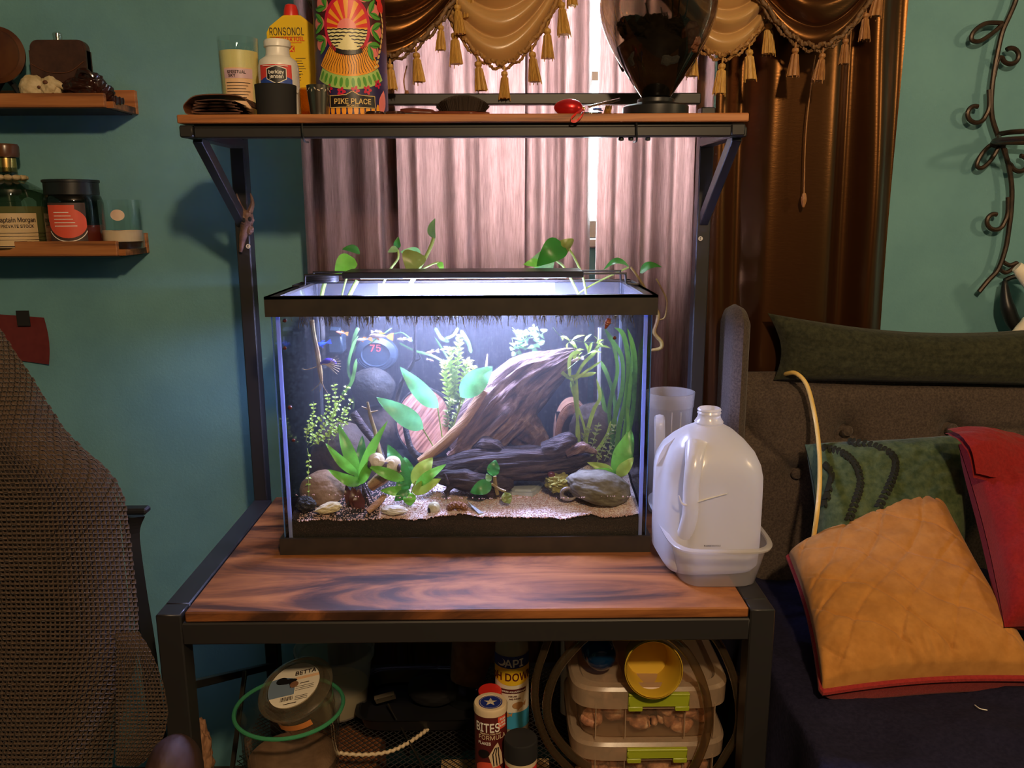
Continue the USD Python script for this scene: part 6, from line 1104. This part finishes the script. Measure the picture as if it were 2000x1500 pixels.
for L in (((1958, 45), (1925, 46), (1902, 62), (1898, 78), (1915, 80), (1942, 62), (1958, 47)), ((1955, 284), (1938, 282), (1918, 300), (1908, 322), (1918, 328), (1936, 312), (1950, 288)), ((1960, 512), (1972, 518), (1985, 514), (1984, 520), (1966, 532), (1955, 528))): part(ir, 'wire_leaf', tube(I(*L), ri * .9, 8, 50), M['iron'])
rc_ = at(2010, 274, y=1.70); part(ir, 'candle_ring', tube([rc_ + A([.062 * math.cos(a), .055 * math.sin(a), 0]) for a in np.linspace(0, 2 * math.pi, 24)], ri, 8, 60), M['iron'])
part(ir, 'ring_arm', cat([tube([at(1952, 280, y=yi), at(1950, 268, y=1.74), rc_ + A([-.060, 0, 0])], ri, 8, 16), tube([at(1950, 262, y=yi), at(1975, 258, y=1.74), at(2010, 256, y=1.72)], ri, 8, 16)]), M['iron'])
for dx in (-8, 0, 8): part(ir, 'knot', blob(at(1950 + dx, 278 + abs(dx) * .4, y=yi - .004), (.008, .008, .008), .2, 2, dx, 3), M['iron'])
# starfish at the right edge
sc_ = at(2052, 592, y=1.70); st = thing('starfish', 'cream knobbly starfish hanging at the right edge of the picture', 'ornament', sc_); ks = S(1.70)
arms = []
for a in (2.32, 3.9, 5.2, .2, 1.2): arms.append(tube([sc_, sc_ + A([38 * math.cos(a), -6, -38 * math.sin(a)]) * ks, sc_ + A([102 * math.cos(a), 0, -102 * math.sin(a)]) * ks], A([30, 24, 11]) * ks, 14, 24, fn=lambda s, b: 1 + .06 * np.sin(s * 60) * np.sin(b * 5), squash=.7))
part(st, 'body', cat(arms + [blob(sc_, (34 * ks, 22 * ks, 34 * ks), .1, 3, 2, 3)]), M['cream'])
part(st, 'hanger', cat([tube([at(1962, 548, y=1.76), at(1968, 600, y=1.75), at(1990, 640, y=1.745), at(2040, 640, y=1.745)], A([4, 14, 14, 8]) * ks, 10, 30), tube([at(1962, 548, y=1.77), at(1985, 540, y=1.77), at(2030, 545, y=1.765)], A([5, 5, 5]) * ks, 8, 16)]), M['black'])
# ------------------------------------------------------------------ chair with crocheted blanket
fab('yarn', (.050, .030, .019), (.092, .058, .038), 300, .3)
M['chairm'] = mat('dark_chair_fabric', (.03, .02, .015), .9)
EX = A([(560, -52), (610, -26), (640, -4), (690, 28), (740, 62), (790, 92), (840, 124), (880, 164), (910, 200), (940, 226), (975, 242), (1040, 251), (1120, 260), (1200, 268), (1260, 268), (1320, 255), (1400, 236), (1460, 222), (1560, 205)], float)
def knit(name, parent, S_, nr, ncol, m, thick=.0016):
    """Openwork: every stitch is a quad ring with a hole; S_(u, v) gives the surface."""
    V, Fc = [], []; k = 0
    iu, iv = np.meshgrid(np.arange(ncol + 1) / ncol, np.arange(nr + 1) / nr); Pg = S_(iu, iv)
    du = np.gradient(Pg, axis=1); dv = np.gradient(Pg, axis=0); N = np.cross(du, dv); N /= np.linalg.norm(N, axis=2, keepdims=True) + 1e-12; N *= np.sign(((CAM - Pg) * N).sum(2))[..., None]
    for r in range(nr):
        for c in range(ncol):
            q = A([Pg[r, c], Pg[r, c + 1], Pg[r + 1, c + 1], Pg[r + 1, c]]); nb = A([N[r, c], N[r, c + 1], N[r + 1, c + 1], N[r + 1, c]]); ctr = q.mean(0); rr = ((r * 7919 + c * 104729) % 97) / 97
            hx = ctr + (q - ctr) * (.52 + .14 * rr) - nb * thick * .8; o = q + nb * thick * (.4 + .9 * ((r + c) % 2) + .5 * rr); mid = (o + hx) / 2 + nb * thick * 1.2
            V.append(np.vstack([o, mid, hx]))
            for s in range(4):
                t = (s + 1) % 4; Fc += [[k + s, k + t, k + 4 + t], [k + s, k + 4 + t, k + 4 + s], [k + 4 + s, k + 4 + t, k + 8 + t], [k + 4 + s, k + 8 + t, k + 8 + s]]
            k += 12
    return part(parent, name, trimesh.Trimesh(np.vstack(V), A(Fc), process=False), m, smooth=True, kind='stuff', label='openwork crochet stitches')
def bsurf(u, v):
    py = 560 + 1000 * v; ex = np.interp(py, EX[:, 0], EX[:, 1]); px = -240 + (ex + 240) * u; yd = .93 + .16 * u ** 5 + .03 * np.sin(py / 120) * 0 - .02 * np.sin(u * 3 + v * 5)
    d = RIGHT * ((px - 1000) / F)[..., None] + DOWN * ((py - 750) / F)[..., None] + FWD; return CAM + d * (yd / d[..., 1])[..., None]
ch = thing('armchair', 'dark armchair half in view at the left edge, hidden under a brown crocheted blanket', 'chair', (-.75, .98, 0))
cu, cv_ = np.meshgrid(np.linspace(0, 1, 50), np.linspace(0, 1, 60)); Pc = bsurf(cu, cv_); Pc = CAM + (Pc - CAM) * 1.035; Pc[..., 0] -= .012
part(ch, 'backrest', cat([grid(Pc), grid((CAM + (Pc - CAM) * 1.10)[:, ::-1]), grid(np.stack([Pc[:, -1], CAM + (Pc[:, -1] - CAM) * 1.10], 1)), grid(np.stack([Pc[0], CAM + (Pc[0] - CAM) * 1.10], 0))]), M['chairm'], smooth=50)
part(ch, 'seat', box((-1.1, .95, .1), (-.50, 1.12, .44), .03), M['chairm'])
bl = thing('crocheted_blanket', 'brown openwork crocheted blanket draped over the armchair at the left', 'blanket', (-.7, .93, .4))
knit('stitches', bl, bsurf, 112, 54, M['yarn'])
def bflap(u, v):
    py = 1235 + 260 * v; e = np.interp(py, [1235, 1262, 1300, 1340, 1390, 1430, 1470, 1500], [268, 288, 306, 320, 328, 322, 300, 262]); px = 225 + (e - 225) * u; yd = 1.01 + .04 * u
    d = RIGHT * ((px - 1000) / F)[..., None] + DOWN * ((py - 750) / F)[..., None] + FWD; return CAM + d * (yd / d[..., 1])[..., None]
knit('hanging_corner', bl, bflap, 34, 14, M['yarn'])
bt = thing('side_stand', 'black slim side stand with a flared leg behind the armchair', 'stand', at(270, 1100, y=1.25))
a0, a1 = at(180, 993, y=1.22), at(287, 993, y=1.22); part(bt, 'top', box((a0[0], 1.215, a0[2] - .010), (a1[0], 1.235, a0[2]), .003), M['black'], smooth=False)
part(bt, 'leg', cat([tube([at(262, 1004, y=1.24), at(258, 1045, y=1.24), at(270, 1150, y=1.24), at(284, 1240, y=1.24), at(296, 1330, y=1.24), at(316, 1500, y=1.24), at(352, 1890, y=1.24)], A([22, 15, 17, 18, 18, 18, 18]) * S(1.24), 4, 40)]), M['black'], smooth=False)
fs = at(330, 1500, y=.98); fo = thing('leather_slipper', 'rounded dark reddish brown leather slipper toe at the bottom edge beside the desk leg', 'slipper', fs)
part(fo, 'toe', blob((fs[0], .99, fs[2] - .028), (.036, .055, .062), .05, 1.5, 2, 5), mat('dull_brown_leather', (.035, .014, .011), .7, col2=(.055, .022, .016), scale=40)); part(fo, 'sole', blob((fs[0], 1.0, fs[2] - .07), (.042, .062, .02), .04, 1.5, 2, 4), M['blackmat'])
# ------------------------------------------------------------------ things on the lower shelf
SD = lambda p: float((A(p) - CAM) @ FWD) / F
def stand_on(px, py, y): c = at(px, py, y=y); return A([c[0], y, LZ]), c
lab = lambda n, c, r=.45: M.setdefault(n, mat(n, c, r))
lab('api_blue', (.015, .03, .22)); lab('api_yellow', (.86, .54, .02)); lab('api_white', (.80, .72, .58)); lab('api_sea', (.05, .35, .62)); lab('dkred', (.10, .012, .012)); lab('fishpic', (.5, .26, .10)); lab('beige', (.72, .56, .36)); lab('blackink', (.008, .006, .006))
M['cloudy'] = pane_mat('cloudy_bottle', (.85, .8, .7), base=(.85, (.66, .58, .46)), rough=.15)
# pH bottle
c, q = stand_on(1000, 1420, 1.30); r = 32.5 * SD(q); zf = lambda py: at(1000, py, y=1.30 - r)[2] - LZ
ap = thing('water_conditioner_bottle', 'tall plastic pH bottle with blue and yellow label on the lower shelf', 'bottle', c)
part(ap, 'bottle', lathe([(0, .001), (r * .96, .001), (r, .004), (r, zf(1283)), (r * .97, zf(1272)), (r * .80, zf(1252)), (r * .5, zf(1243)), (r * .42, zf(1238)), (r * .42, zf(1228))], c, 48), M['cloudy'])
part(ap, 'cap', lathe([(r * .45, zf(1232)), (r * .5, zf(1230)), (r * .5, zf(1205)), (0, zf(1204))], c, 32), M['white'])
la = lambda n: on_cyl(c, r, LZ, .05, .0004 * n)
lb = part(ap, 'label', decal(sbox(-34 * SD(q) * 1.3, zf(1424), 34 * SD(q) * 1.3, zf(1283)), la(1), .003), M['api_white']); k = SD(q); e = 44 * k
part(lb, 'blue_band', decal(sbox(-e, zf(1306), e, zf(1283)), la(2), .003), M['api_blue'])
part(lb, 'yellow_band', decal(unary_union([sbox(-e, zf(1334), e, zf(1306)), ell(0, zf(1332), 33 * k, 8 * k)]), la(2), .003), M['api_yellow'])
part(lb, 'water_band', decal(sbox(-e, zf(1424), e, zf(1392)), la(2), .003), M['api_sea'])
part(lb, 'white_lettering', cat([text('API', 15 * k, la(3), 3 * k, zf(1303), sx=1.0), decal(ell(-22 * k, zf(1295), 9 * k, 8 * k).difference(ell(-25 * k, zf(1293), 9 * k, 7 * k)), la(3), .003)]), M['whiteink'])
part(lb, 'tagline', text('LOWERS AQUARIUM pH', 3.2 * k, la(5), 0, zf(1352), sx=1.0), M['whiteink'])
part(lb, 'dark_lettering', cat([text('pH DOWN', 15 * k, la(3), 0, zf(1330), sx=.9), decal(sbox(-27 * k, zf(1354.5), 27 * k, zf(1346)), la(4), .003), text('FOR USE', 2.6 * k, la(4), 0, zf(1361)), text('AND PONDS', 2.6 * k, la(4), 4 * k, zf(1366))]), M['dkred'])
fishp = lambda x, y_, s: unary_union([ell(x, y_, 11 * s, 7 * s), Polygon([(x + 8 * s, y_), (x + 17 * s, y_ + 7 * s), (x + 15 * s, y_ - 4 * s)]), Polygon([(x - 2 * s, y_ - 5 * s), (x - 1 * s, y_ - 12 * s), (x + 5 * s, y_ - 5 * s)])])
part(lb, 'fish_print', decal(unary_union([fishp(10 * k, zf(1378), k), fishp(-14 * k, zf(1396), k * .8)]), la(4), .003), M['fishpic'])
# flakes can
c, q = stand_on(958, 1370, 1.175); k = SD(q); r = 33 * k; ztop = q[2] - LZ
fk_ = thing('fish_food_can', 'fish flake can with a cream lid and dark red label on the lower shelf', 'can', c)
zf = lambda py: at(958, py, y=1.175 - r)[2] - LZ
part(fk_, 'can', lathe([(0, .001), (r * .97, .001), (r * .97, zf(1400)), (r * .9, zf(1396)), (0, zf(1396))], c, 48), M['dkred'])
ld = part(fk_, 'lid', lathe([(r * .9, zf(1402)), (r * 1.0, zf(1403)), (r * 1.01, ztop - .003), (r * .95, ztop), (r * .74, ztop), (r * .72, ztop - .0015), (0, ztop - .0015)], c, 48), M['beige'])
fl = on_plane(c + A([0, 0, ztop - .0015]), (1, .0, 0), (0, 1, 0), .0004); fl2 = on_plane(c + A([0, 0, ztop - .0015]), (1, 0, 0), (0, 1, 0), .0008)
part(ld, 'lid_emblem', decal(ell(0, 0, r * .70, n=20), fl), M['api_blue'], smooth=False)
star = Polygon([((.42 if i % 2 == 0 else .17) * r * math.cos(i * math.pi / 5 + .3), (.42 if i % 2 == 0 else .17) * r * math.sin(i * math.pi / 5 + .3)) for i in range(10)])
part(ld, 'lid_print', cat([decal(unary_union([star, ell(0, 0, .62 * r, n=20).boundary.buffer(.012 * r)]), fl2)]), M['etch'], smooth=False)
la = lambda n: on_cyl(c, r * .97, LZ, .04, .0004 * n)
part(fk_, 'white_lettering', cat([text('BITES', 18 * k, la(2), -8 * k, zf(1431), sx=.68), text('FLAKES', 6 * k, la(2), -14 * k, zf(1456), sx=.85)]), M['whiteink'])
part(fk_, 'slogan', cat([text('FISH', 4.2 * k, la(3), 23 * k, zf(1411)), text('LOVE', 4.2 * k, la(3), 23 * k, zf(1417)), text('BUGS', 4.2 * k, la(3), 23 * k, zf(1423))]), M['whiteink'])
part(fk_, 'beige_lettering', cat([text('FORMULA', 9 * k, la(2), 2 * k, zf(1446), bold=False, sx=.95), text('TROPICAL FISH FOOD', 2.8 * k, la(2), -2 * k, zf(1436))]), M['beige'])
pic = lambda ps, n: decal(unary_union(ps), la(n), .003)
part(fk_, 'fish_print', pic([Polygon([(2 * k, zf(1500)), (-6 * k, zf(1478)), (6 * k, zf(1458)), (12 * k, zf(1452)), (20 * k, zf(1474)), (24 * k, zf(1496))])], 2), M['beige'])
part(fk_, 'fish_stripes', pic([LineString([((4 + 6 * i) * k, zf(1496)), ((2 + 5.5 * i) * k, zf(1474)), ((7 + 3 * i) * k, zf(1462))]).buffer(1.0 * k) for i in range(3)] + [ell(-16 * k, zf(1474), 12 * k, 9 * k, rot=20)], 3), M['blackink'])
part(fk_, 'red_panel', pic([sbox(13 * k, zf(1428), 33 * k, zf(1404)), sbox(-34 * k, zf(1520), 34 * k, zf(1488)).intersection(ell(-8 * k, zf(1508), 28 * k, 20 * k))], 1), M['redlbl'])
c, q = stand_on(957, 1346, 1.27); k = SD(q); r = 23 * k; zt = q[2] - LZ
rc2 = thing('red_cap_bottle', 'white bottle with a red cap just behind the fish flake can', 'bottle', c); part(rc2, 'bottle', lathe([(0, .001), (r, .001), (r, zt - .03), (r * .8, zt - .022), (0, zt - .022)], c, 32), M['api_white']); part(rc2, 'cap', lathe([(r * .95, zt - .022), (r, zt - .02), (r, zt - .002), (r * .9, zt), (0, zt)], c, 32), M['redp'])
c, q = stand_on(1017, 1440, 1.145); k = SD(q); r = 33 * k; zt = q[2] - LZ
bj = thing('red_jar', 'small red labelled jar with a black lid right of the fish flake can', 'jar', c); M['jred'] = mat('bright_red_label', (.70, .03, .03), .4)
part(bj, 'jar', lathe([(0, .001), (r * .95, .001), (r * .95, zt - .030), (0, zt - .03)], c, 40), M['jred']); part(bj, 'lid', lathe([(r * .96, zt - .032), (r, zt - .031), (r, zt - .003), (r * .94, zt), (0, zt - .001)], c, 48, ), M['blackmat'])
part(bj, 'white_line', decal(unary_union([sbox(-24 * k, zt - .10, -23 * k, zt - .042), sbox(-24 * k, zt - .043, 26 * k, zt - .042)]), on_cyl(c, r * .95, LZ, 0, .0006), .003), M['whiteink'])
part(bj, 'neck_band', lathe([(r * .955, zt - .040), (r * .97, zt - .039), (r * .97, zt - .032), (r * .955, zt - .031)], c, 40), M['beige'])
# storage boxes
M['contents'] = mat('peach_shell_mix', (.30, .13, .07), .6, scale=70, stops=[(.3, (.16, .07, .045)), (.48, (.46, .20, .11)), (.6, (.72, .40, .24)), (.72, (.9, .75, .62))])
M['latch'] = mat('lime_green_latch', (.36, .42, .02), .4)
yb0 = 1.165; X0, X1 = at(1116, 1400, y=yb0)[0], at(1430, 1400, y=yb0)[0]; zl = [at(1270, p, y=yb0)[2] for p in (1344, 1374, 1452, 1475)]
def sbx(za, zb_, ztop, label, sink=0.0):
    bx = thing('storage_box', label, 'box', ((X0 + X1) / 2, yb0 + .11, za)); cx_, cy_ = (X0 + X1) / 2, yb0 + .11; a, b = (X1 - X0) / 2, .11
    part(bx, 'body', loft([(a - .020, b - .016, 6, za + .001), (a - .016, b - .012, 6, za + .004), (a - .010, b - .008, 6, zb_)], (cx_, cy_)), M['boxplastic'])
    part(bx, 'lid', cat([loft([(a - .006, b - .006, 6, zb_ - .012), (a - .001, b - .001, 6, zb_ - .010), (a, b, 6, ztop - .006), (a - .004, b - .004, 6, ztop - .001), (a - .016, b - .016, 6, ztop)], (cx_, cy_), cap=False), loft([(a - .016, b - .016, 6, ztop), (a - .020, b - .020, 6, ztop - .006), (.001, .001, 2, ztop - .006)], (cx_, cy_), cap=False)]), M['boxlid'])
    lx = at(1286, 1380, y=yb0)[0]; lw = .047
    lt = part(bx, 'latch', cat([box((lx - lw, yb0 - .005, zb_ - .004), (lx + lw, yb0 + .004, ztop - .009), .002), box((lx - lw, yb0 - .005, zb_ - .011), (lx - lw + .022, yb0 + .002, zb_ - .003), .001), box((lx + lw - .022, yb0 - .005, zb_ - .011), (lx + lw, yb0 + .002, zb_ - .003), .001), box((lx - lw, yb0 - .006, ztop - .011), (lx + lw, yb0 + .004, ztop - .007), .001)]), M['latch'])
    for xx in (at(1164, 1420, y=yb0)[0], at(1222, 1420, y=yb0)[0], at(1338, 1420, y=yb0)[0], at(1396, 1420, y=yb0)[0]): part(bx, 'rib', box((xx - .0008, yb0 + .004, za + .006), (xx + .0008, yb0 + .0105, zb_ - .004)), M['boxlid'])
    cl_ = [blob((NPR.uniform(X0 + .03, X1 - .03), yb0 + NPR.uniform(.025, .18), za + .012 + NPR.uniform(0, .5) * (zb_ - za)), tuple(NPR.uniform(.006, .02, 3)), .3, 2, i, 2) for i in range(150)]
    part(bx, 'contents', cat(cl_), M['contents'], smooth=True, kind='stuff'); return bx
sbx(LZ, zl[3], zl[2], 'lower of two stacked clear storage boxes with lime green latch')
b1 = sbx(zl[2] + .001, zl[1], zl[0], 'upper of two stacked clear storage boxes, carrying the yellow cup')
mk = at(1271, 1408, y=yb0 + .003); part(b1, 'ink_mark', box(mk - A([.0008, .001, .006]), mk + A([.0008, 0, .006])), M['blackink'])
# cup, blue bottle, hose
cy = at(1277, 1308, y=1.150); r = 57 * SD(cy); dv = A([-.03, -1, .26]); dv /= np.linalg.norm(dv)
M['ycup'] = mat('mustard_yellow_plastic', (.62, .40, .03), .45)
solo('yellow_cup', lathe([(r * .97, .001), (r, 0), (r, -.004), (r * .93, -.006), (r * .78, -.080), (0, -.080), (0, -.076), (r * .74, -.076), (r * .90, -.006), (r * .95, 0)], cy, 56, axis=dv), M['ycup'], 'mustard yellow plastic cup lying on its side on the upper storage box', 'cup')
M['bluep'] = pane_mat('blue_plastic', (.10, .38, .75), ior=1.5, base=(.35, (.01, .12, .36)))
bc = at(1175, 1283, y=1.20); r = 32 * SD(bc); bc[2] = max(bc[2], zl[0] + r)
bb = thing('blue_bottle', 'transparent blue bottle lying on the upper storage box left of the cup', 'bottle', bc); part(bb, 'body', lathe([(0, .012), (r * .5, .010), (r * .85, .003), (r, -.010), (r, -.11), (r * .9, -.115), (0, -.115)], bc, 40, axis=(.10, -1, .10)), M['bluep']); part(bb, 'shoulder_ring', lathe([(r * .98, -.022), (r * 1.03, -.024), (r * 1.03, -.028), (r * .98, -.03)], bc, 40, axis=(.10, -1, .10)), M['bluep'])
c, q = stand_on(1112, 1290, 1.42); r = 17 * SD(q); solo('white_bottle', lathe([(0, .001), (r, .001), (r, .22), (r * .6, .24), (r * .6, .26), (0, .26)], c, 32), M['white'], 'narrow white bottle standing in the dark behind the storage boxes', 'bottle')
M['hose'] = pane_mat('smoky_tubing', (.62, .52, .36), ior=1.45, base=(.16, (.34, .24, .14)))
Hh = lambda pts, y: [at(a, b, y=yy) for (a, b), yy in zip(pts, np.linspace(y[0], y[1], len(pts)))]
solo('siphon_hose', cat([tube(Hh([(1150, 1500), (1112, 1470), (1078, 1425), (1068, 1375), (1085, 1315), (1118, 1270), (1160, 1235), (1230, 1215), (1300, 1238), (1345, 1280), (1374, 1340), (1384, 1400), (1376, 1450), (1355, 1500), (1330, 1540)], (1.15, 1.15)), 8.5 * S(1.30), 12, 120),
    tube(Hh([(1160, 1560), (1120, 1510), (1075, 1460), (1050, 1400), (1045, 1340), (1060, 1280), (1090, 1225), (1180, 1190), (1300, 1195), (1385, 1235), (1425, 1300), (1442, 1370), (1440, 1430), (1420, 1470), (1395, 1510), (1360, 1560)], (1.155, 1.16)), 7.5 * S(1.30), 12, 120)]), M['hose'], 'coiled smoky clear siphon hose hanging in front of the storage boxes', 'hose')
# bowl with the fish cup
c, q = stand_on(565, 1378, 1.225); k = SD(q); R = 105 * k; zt = q[2] - LZ
bo = thing('glass_bowl', 'tall clear glass bowl with a green glowing rim on the lower shelf', 'bowl', c)
part(bo, 'bowl', lathe([(0, .001), (R * .75, .001), (R * .82, .008), (R * .88, .05), (R * .90, zt - .03), (R * .95, zt - .012), (R, zt - .003), (R * .985, zt), (R * .93, zt - .006), (R * .86, zt - .03), (R * .84, .05), (R * .78, .012), (0, .006)], c, 72), M['glass'])
M['grim'] = mat('green_glass_rim', (.10, .42, .22), .2, transl=((.2, .7, .4), .5))
part(bo, 'rim', tube([c + A([R * .985 * math.cos(a), R * .985 * math.sin(a), zt - .002]) for a in np.linspace(0, 2 * math.pi, 40)], .0032, 8, 120), M['grim'], label='green glowing glass rim')
part(bo, 'sediment', lathe([(0, .008), (R * .76, .012), (R * .82, .05), (R * .6, .06), (0, .052)], c, 48), mat('murky_brown', (.16, .08, .04), .7, col2=(.26, .14, .08), scale=30))
nv_ = A([-.22, -.34, .90]); nv_ /= np.linalg.norm(nv_); qc = at(576, 1342, y=1.215); rr = 62 * SD(qc)
M['cupp'] = pane_mat('clear_deli_plastic', (.93, .9, .84), base=(.12, (.7, .55, .36)))
bc_ = thing('betta_cup', 'clear plastic fish cup with a printed lid resting tilted in the glass bowl', 'cup', qc)
part(bc_, 'cup', lathe([(0, -.062), (rr * .88, -.062), (rr * .92, -.058), (rr * 1.08, -.010), (rr * 1.18, -.008), (rr * 1.20, -.004)], qc, 56, axis=nv_), M['cupp'])
part(bc_, 'lid', lathe([(rr * 1.2, -.005), (rr * 1.22, -.002), (rr * 1.12, .002), (rr, .003), (rr * .98, .008), (rr * .88, .009), (rr * .85, .004), (0, .004)], qc, 56, axis=nv_), M['cupp'])
ex_ = np.cross([0, .2, 1.], nv_); ex_ = A([1, 0, .25]) - nv_ * (A([1, 0, .25]) @ nv_); ey_ = np.cross(nv_, ex_); fl = lambda n: on_plane(qc + nv_ * .0042, ex_, ey_, .0004 * n); g = rr * .84
disc = ell(0, 0, g, n=24)
lb = part(bc_, 'lid_label', decal(disc, fl(1)), M['api_white'], smooth=False)
part(lb, 'sea_print', decal(disc.intersection(sbox(-g, -.42 * g, .05 * g, .55 * g)).intersection(ell(-.6 * g, -.1 * g, .85 * g, .55 * g)), fl(2)), M['pinkl'] if False else lab('sea_grey', (.16, .22, .30)), smooth=False)
part(lb, 'orange_strip', decal(disc.intersection(sbox(.05 * g, .22 * g, g, .34 * g)), fl(2)), M['peachl'], smooth=False)
part(lb, 'fish_print', decal(unary_union([ell(-.25 * g, .22 * g, .36 * g, .11 * g), ell(-.5 * g, .3 * g, .22 * g, .16 * g), Polygon([(-.2 * g, .15 * g), (-.12 * g, -.12 * g), (-.02 * g, .15 * g)])]), fl(3)), M['blackink'], smooth=False)
part(lb, 'lettering', cat([text('BETTA', .17 * g, fl(3), .42 * g, .42 * g, sx=1.1), decal(unary_union([sbox((-.45 + .035 * i) * g, -.66 * g, (-.45 + .035 * i + .012 + .008 * (i % 3)) * g, -.48 * g) for i in range(14)] + [sbox(.12 * g, (-.56 - .07 * i) * g, .6 * g, (-.54 - .07 * i) * g) for i in range(3)] + [sbox(-.3 * g, -.82 * g, .2 * g, -.79 * g), sbox(.25 * g, .0 * g, .6 * g, .03 * g)] + [sbox(.1 * g, (-.12 - .08 * i) * g, .8 * g, (-.105 - .08 * i) * g) for i in range(3)]), fl(3))]), M['ink'], smooth=False)
part(lb, 'centre_hole', decal(ell(.02 * g, .02 * g, .17 * g, .14 * g), fl(4)), M['clay'], smooth=False)
part(bc_, 'side_label', decal(sbox(-.030, -.036, .022, -.024), lambda x, y: qc + nv_ * np.asarray(y)[:, None] + (ex_ * np.sin(np.asarray(x) / rr)[:, None] - ey_ * np.cos(np.asarray(x) / rr)[:, None]) * ((rr * 1.01 + np.asarray(y) * .1)[:, None]) if False else qc + nv_ * (np.asarray(y)[:, None]) + (ex_ / np.linalg.norm(ex_) * np.sin(np.asarray(x) / rr)[:, None] - ey_ / np.linalg.norm(ey_) * np.cos(np.asarray(x) / rr)[:, None]) * (rr * 1.06), .003), lab('orange_label', (.70, .24, .06)))
c, q = stand_on(655, 1300, 1.44); R = 72 * SD(q); zt = at(655, 1262, y=1.44)[2] - LZ
dt = thing('deli_tub', 'clear round plastic tub in the shadow behind the glass bowl', 'tub', c); part(dt, 'tub', lathe([(0, .001), (R * .75, .001), (R * .8, .004), (R, zt - .02), (R * 1.06, zt - .018), (R * 1.08, zt), (R * 1.03, zt)], c, 56), M['frost2']); part(dt, 'dregs', lathe([(0, .004), (R * .78, .006), (R * .86, .05), (0, .055)], c, 40), M['liq'])
c, q = stand_on(915, 1340, 1.46); R = 62 * SD(q); zt = at(915, 1300, y=1.46)[2] - LZ
gb = thing('small_glass_bowl', 'small dim glass bowl under a tipped clay pot at the back of the lower shelf', 'bowl', c); part(gb, 'bowl', lathe([(0, .001), (R * .6, .001), (R * .9, zt * .4), (R, zt), (R * .97, zt), (R * .86, zt * .4), (0, .005)], c, 48), M['glass'])
pq = at(922, 1275, y=1.45); pr = 44 * SD(pq); cp_ = thing('clay_pot', 'small terracotta pot tipped into the small glass bowl', 'pot', pq); part(cp_, 'pot', lathe([(pr * .7, -.055), (pr * .75, -.05), (pr, .02), (pr * 1.12, .02), (pr * 1.14, .04), (pr, .04), (pr * .9, .02), (pr * .66, -.045), (0, -.05)], pq, 40, axis=(.2, .25, .95)), M['clay'])
# scraper, rope, nets, odds and ends
sc2 = at(752, 1362, z=LZ + .03); sp2 = thing('algae_scraper', 'grey algae scraper head on a long thin rod lying on the wire shelf', 'scraper', sc2)
M['greyp'] = mat('grey_plastic', (.16, .13, .09), .5); u_ = A([1, .12, .22]); u_ /= np.linalg.norm(u_)
part(sp2, 'head', bar(sc2 - u_ * .019, sc2 + u_ * .019, .008, .018, up=(0, -.6, 1)), M['greyp'])
for s in (-.013, .013): part(sp2, 'screw', blob(sc2 + u_ * s + A([0, -.006, .004]), (.002, .002, .002), 0, 1, 0, 2), M['chrome'])
part(sp2, 'rod', tube([at(758, 1375, z=LZ + .02), at(768, 1394, z=LZ + .014), at(800, 1450, z=LZ + .008), at(836, 1515, z=LZ + .004)], .0018, 8, 20), M['dkmetal'])
rp_ = spline([at(a, b, z=LZ + .006) for a, b in ((640, 1466), (670, 1472), (715, 1474), (760, 1468), (795, 1452), (825, 1432), (845, 1415))], 60)
solo('twisted_rope', tube(rp_, .0034, 8, 160, fn=lambda s, b: 1 + .3 * np.sin(s * 140 + b)), M['beige'], 'pale twisted rope curving across the wire shelf', 'rope')
def obox(x0, x1, y0, y1, z0, z1, name, label, m):
    t = thing(name, label, 'box', ((x0 + x1) / 2, (y0 + y1) / 2, z0)); part(t, 'body', box((x0, y0, z0), (x1, y1, z1 - .002), .002), M[m]); part(t, 'flap', box((x0, y0, z1 - .0016), ((x0 + x1) / 2 - .001, y1, z1), .0004), M[m]); part(t, 'flap', box(((x0 + x1) / 2 + .001, y0, z1 - .0016), (x1, y1, z1), .0004), M[m])
M['card'] = mat('tan_cardboard', (.48, .30, .13), .8, col2=(.54, .36, .17), scale=8); M['card2'] = mat('orange_brown_cardboard', (.28, .10, .035), .8)
obox(-.115, .075, 1.13, 1.325, 0, .355, 'cardboard_box', 'tan cardboard box standing on the floor under the wire shelf', 'card')
obox(-.40, -.235, 1.16, 1.46, 0, .335, 'cardboard_box', 'orange brown cardboard box on the floor under the glass bowl', 'card2')
tr_ = at(812, 1400, z=LZ); tt2 = thing('black_tray', 'low black plastic tray in the dark middle of the wire shelf', 'tray', (tr_[0], 1.42, LZ))
part(tt2, 'tray', loft([(.10, .075, 6, LZ + .001), (.105, .08, 6, LZ + .004), (.112, .088, 6, LZ + .030), (.118, .092, 6, LZ + .031), (.110, .085, 6, LZ + .028), (.10, .076, 6, LZ + .006)], (tr_[0] + .01, 1.44)), M['black']); part(tt2, 'pump', blob((tr_[0] + .03, 1.45, LZ + .03), (.05, .035, .028), .1, 1.4, 2, 4), M['blackmat'])
c, q = stand_on(378, 1460, 1.20); pb = blob((c[0], 1.20, LZ + .062), (.026, .03, .062), .55, 1.6, 4, 5); solo('paper_bag', pb, mat('crumpled_brown_paper', (.24, .11, .055), .8, col2=(.32, .16, .08), scale=20), 'crumpled brown paper bag squeezed beside the left desk leg', 'bag', smooth=25)
solo('metal_rod', cat([bar(at(479, 1310, y=1.36), at(452, 1512, y=1.28), .007, .007)]), M['dkmetal'], 'slim grey metal rod standing upright left of the glass bowl', 'rod', smooth=30)
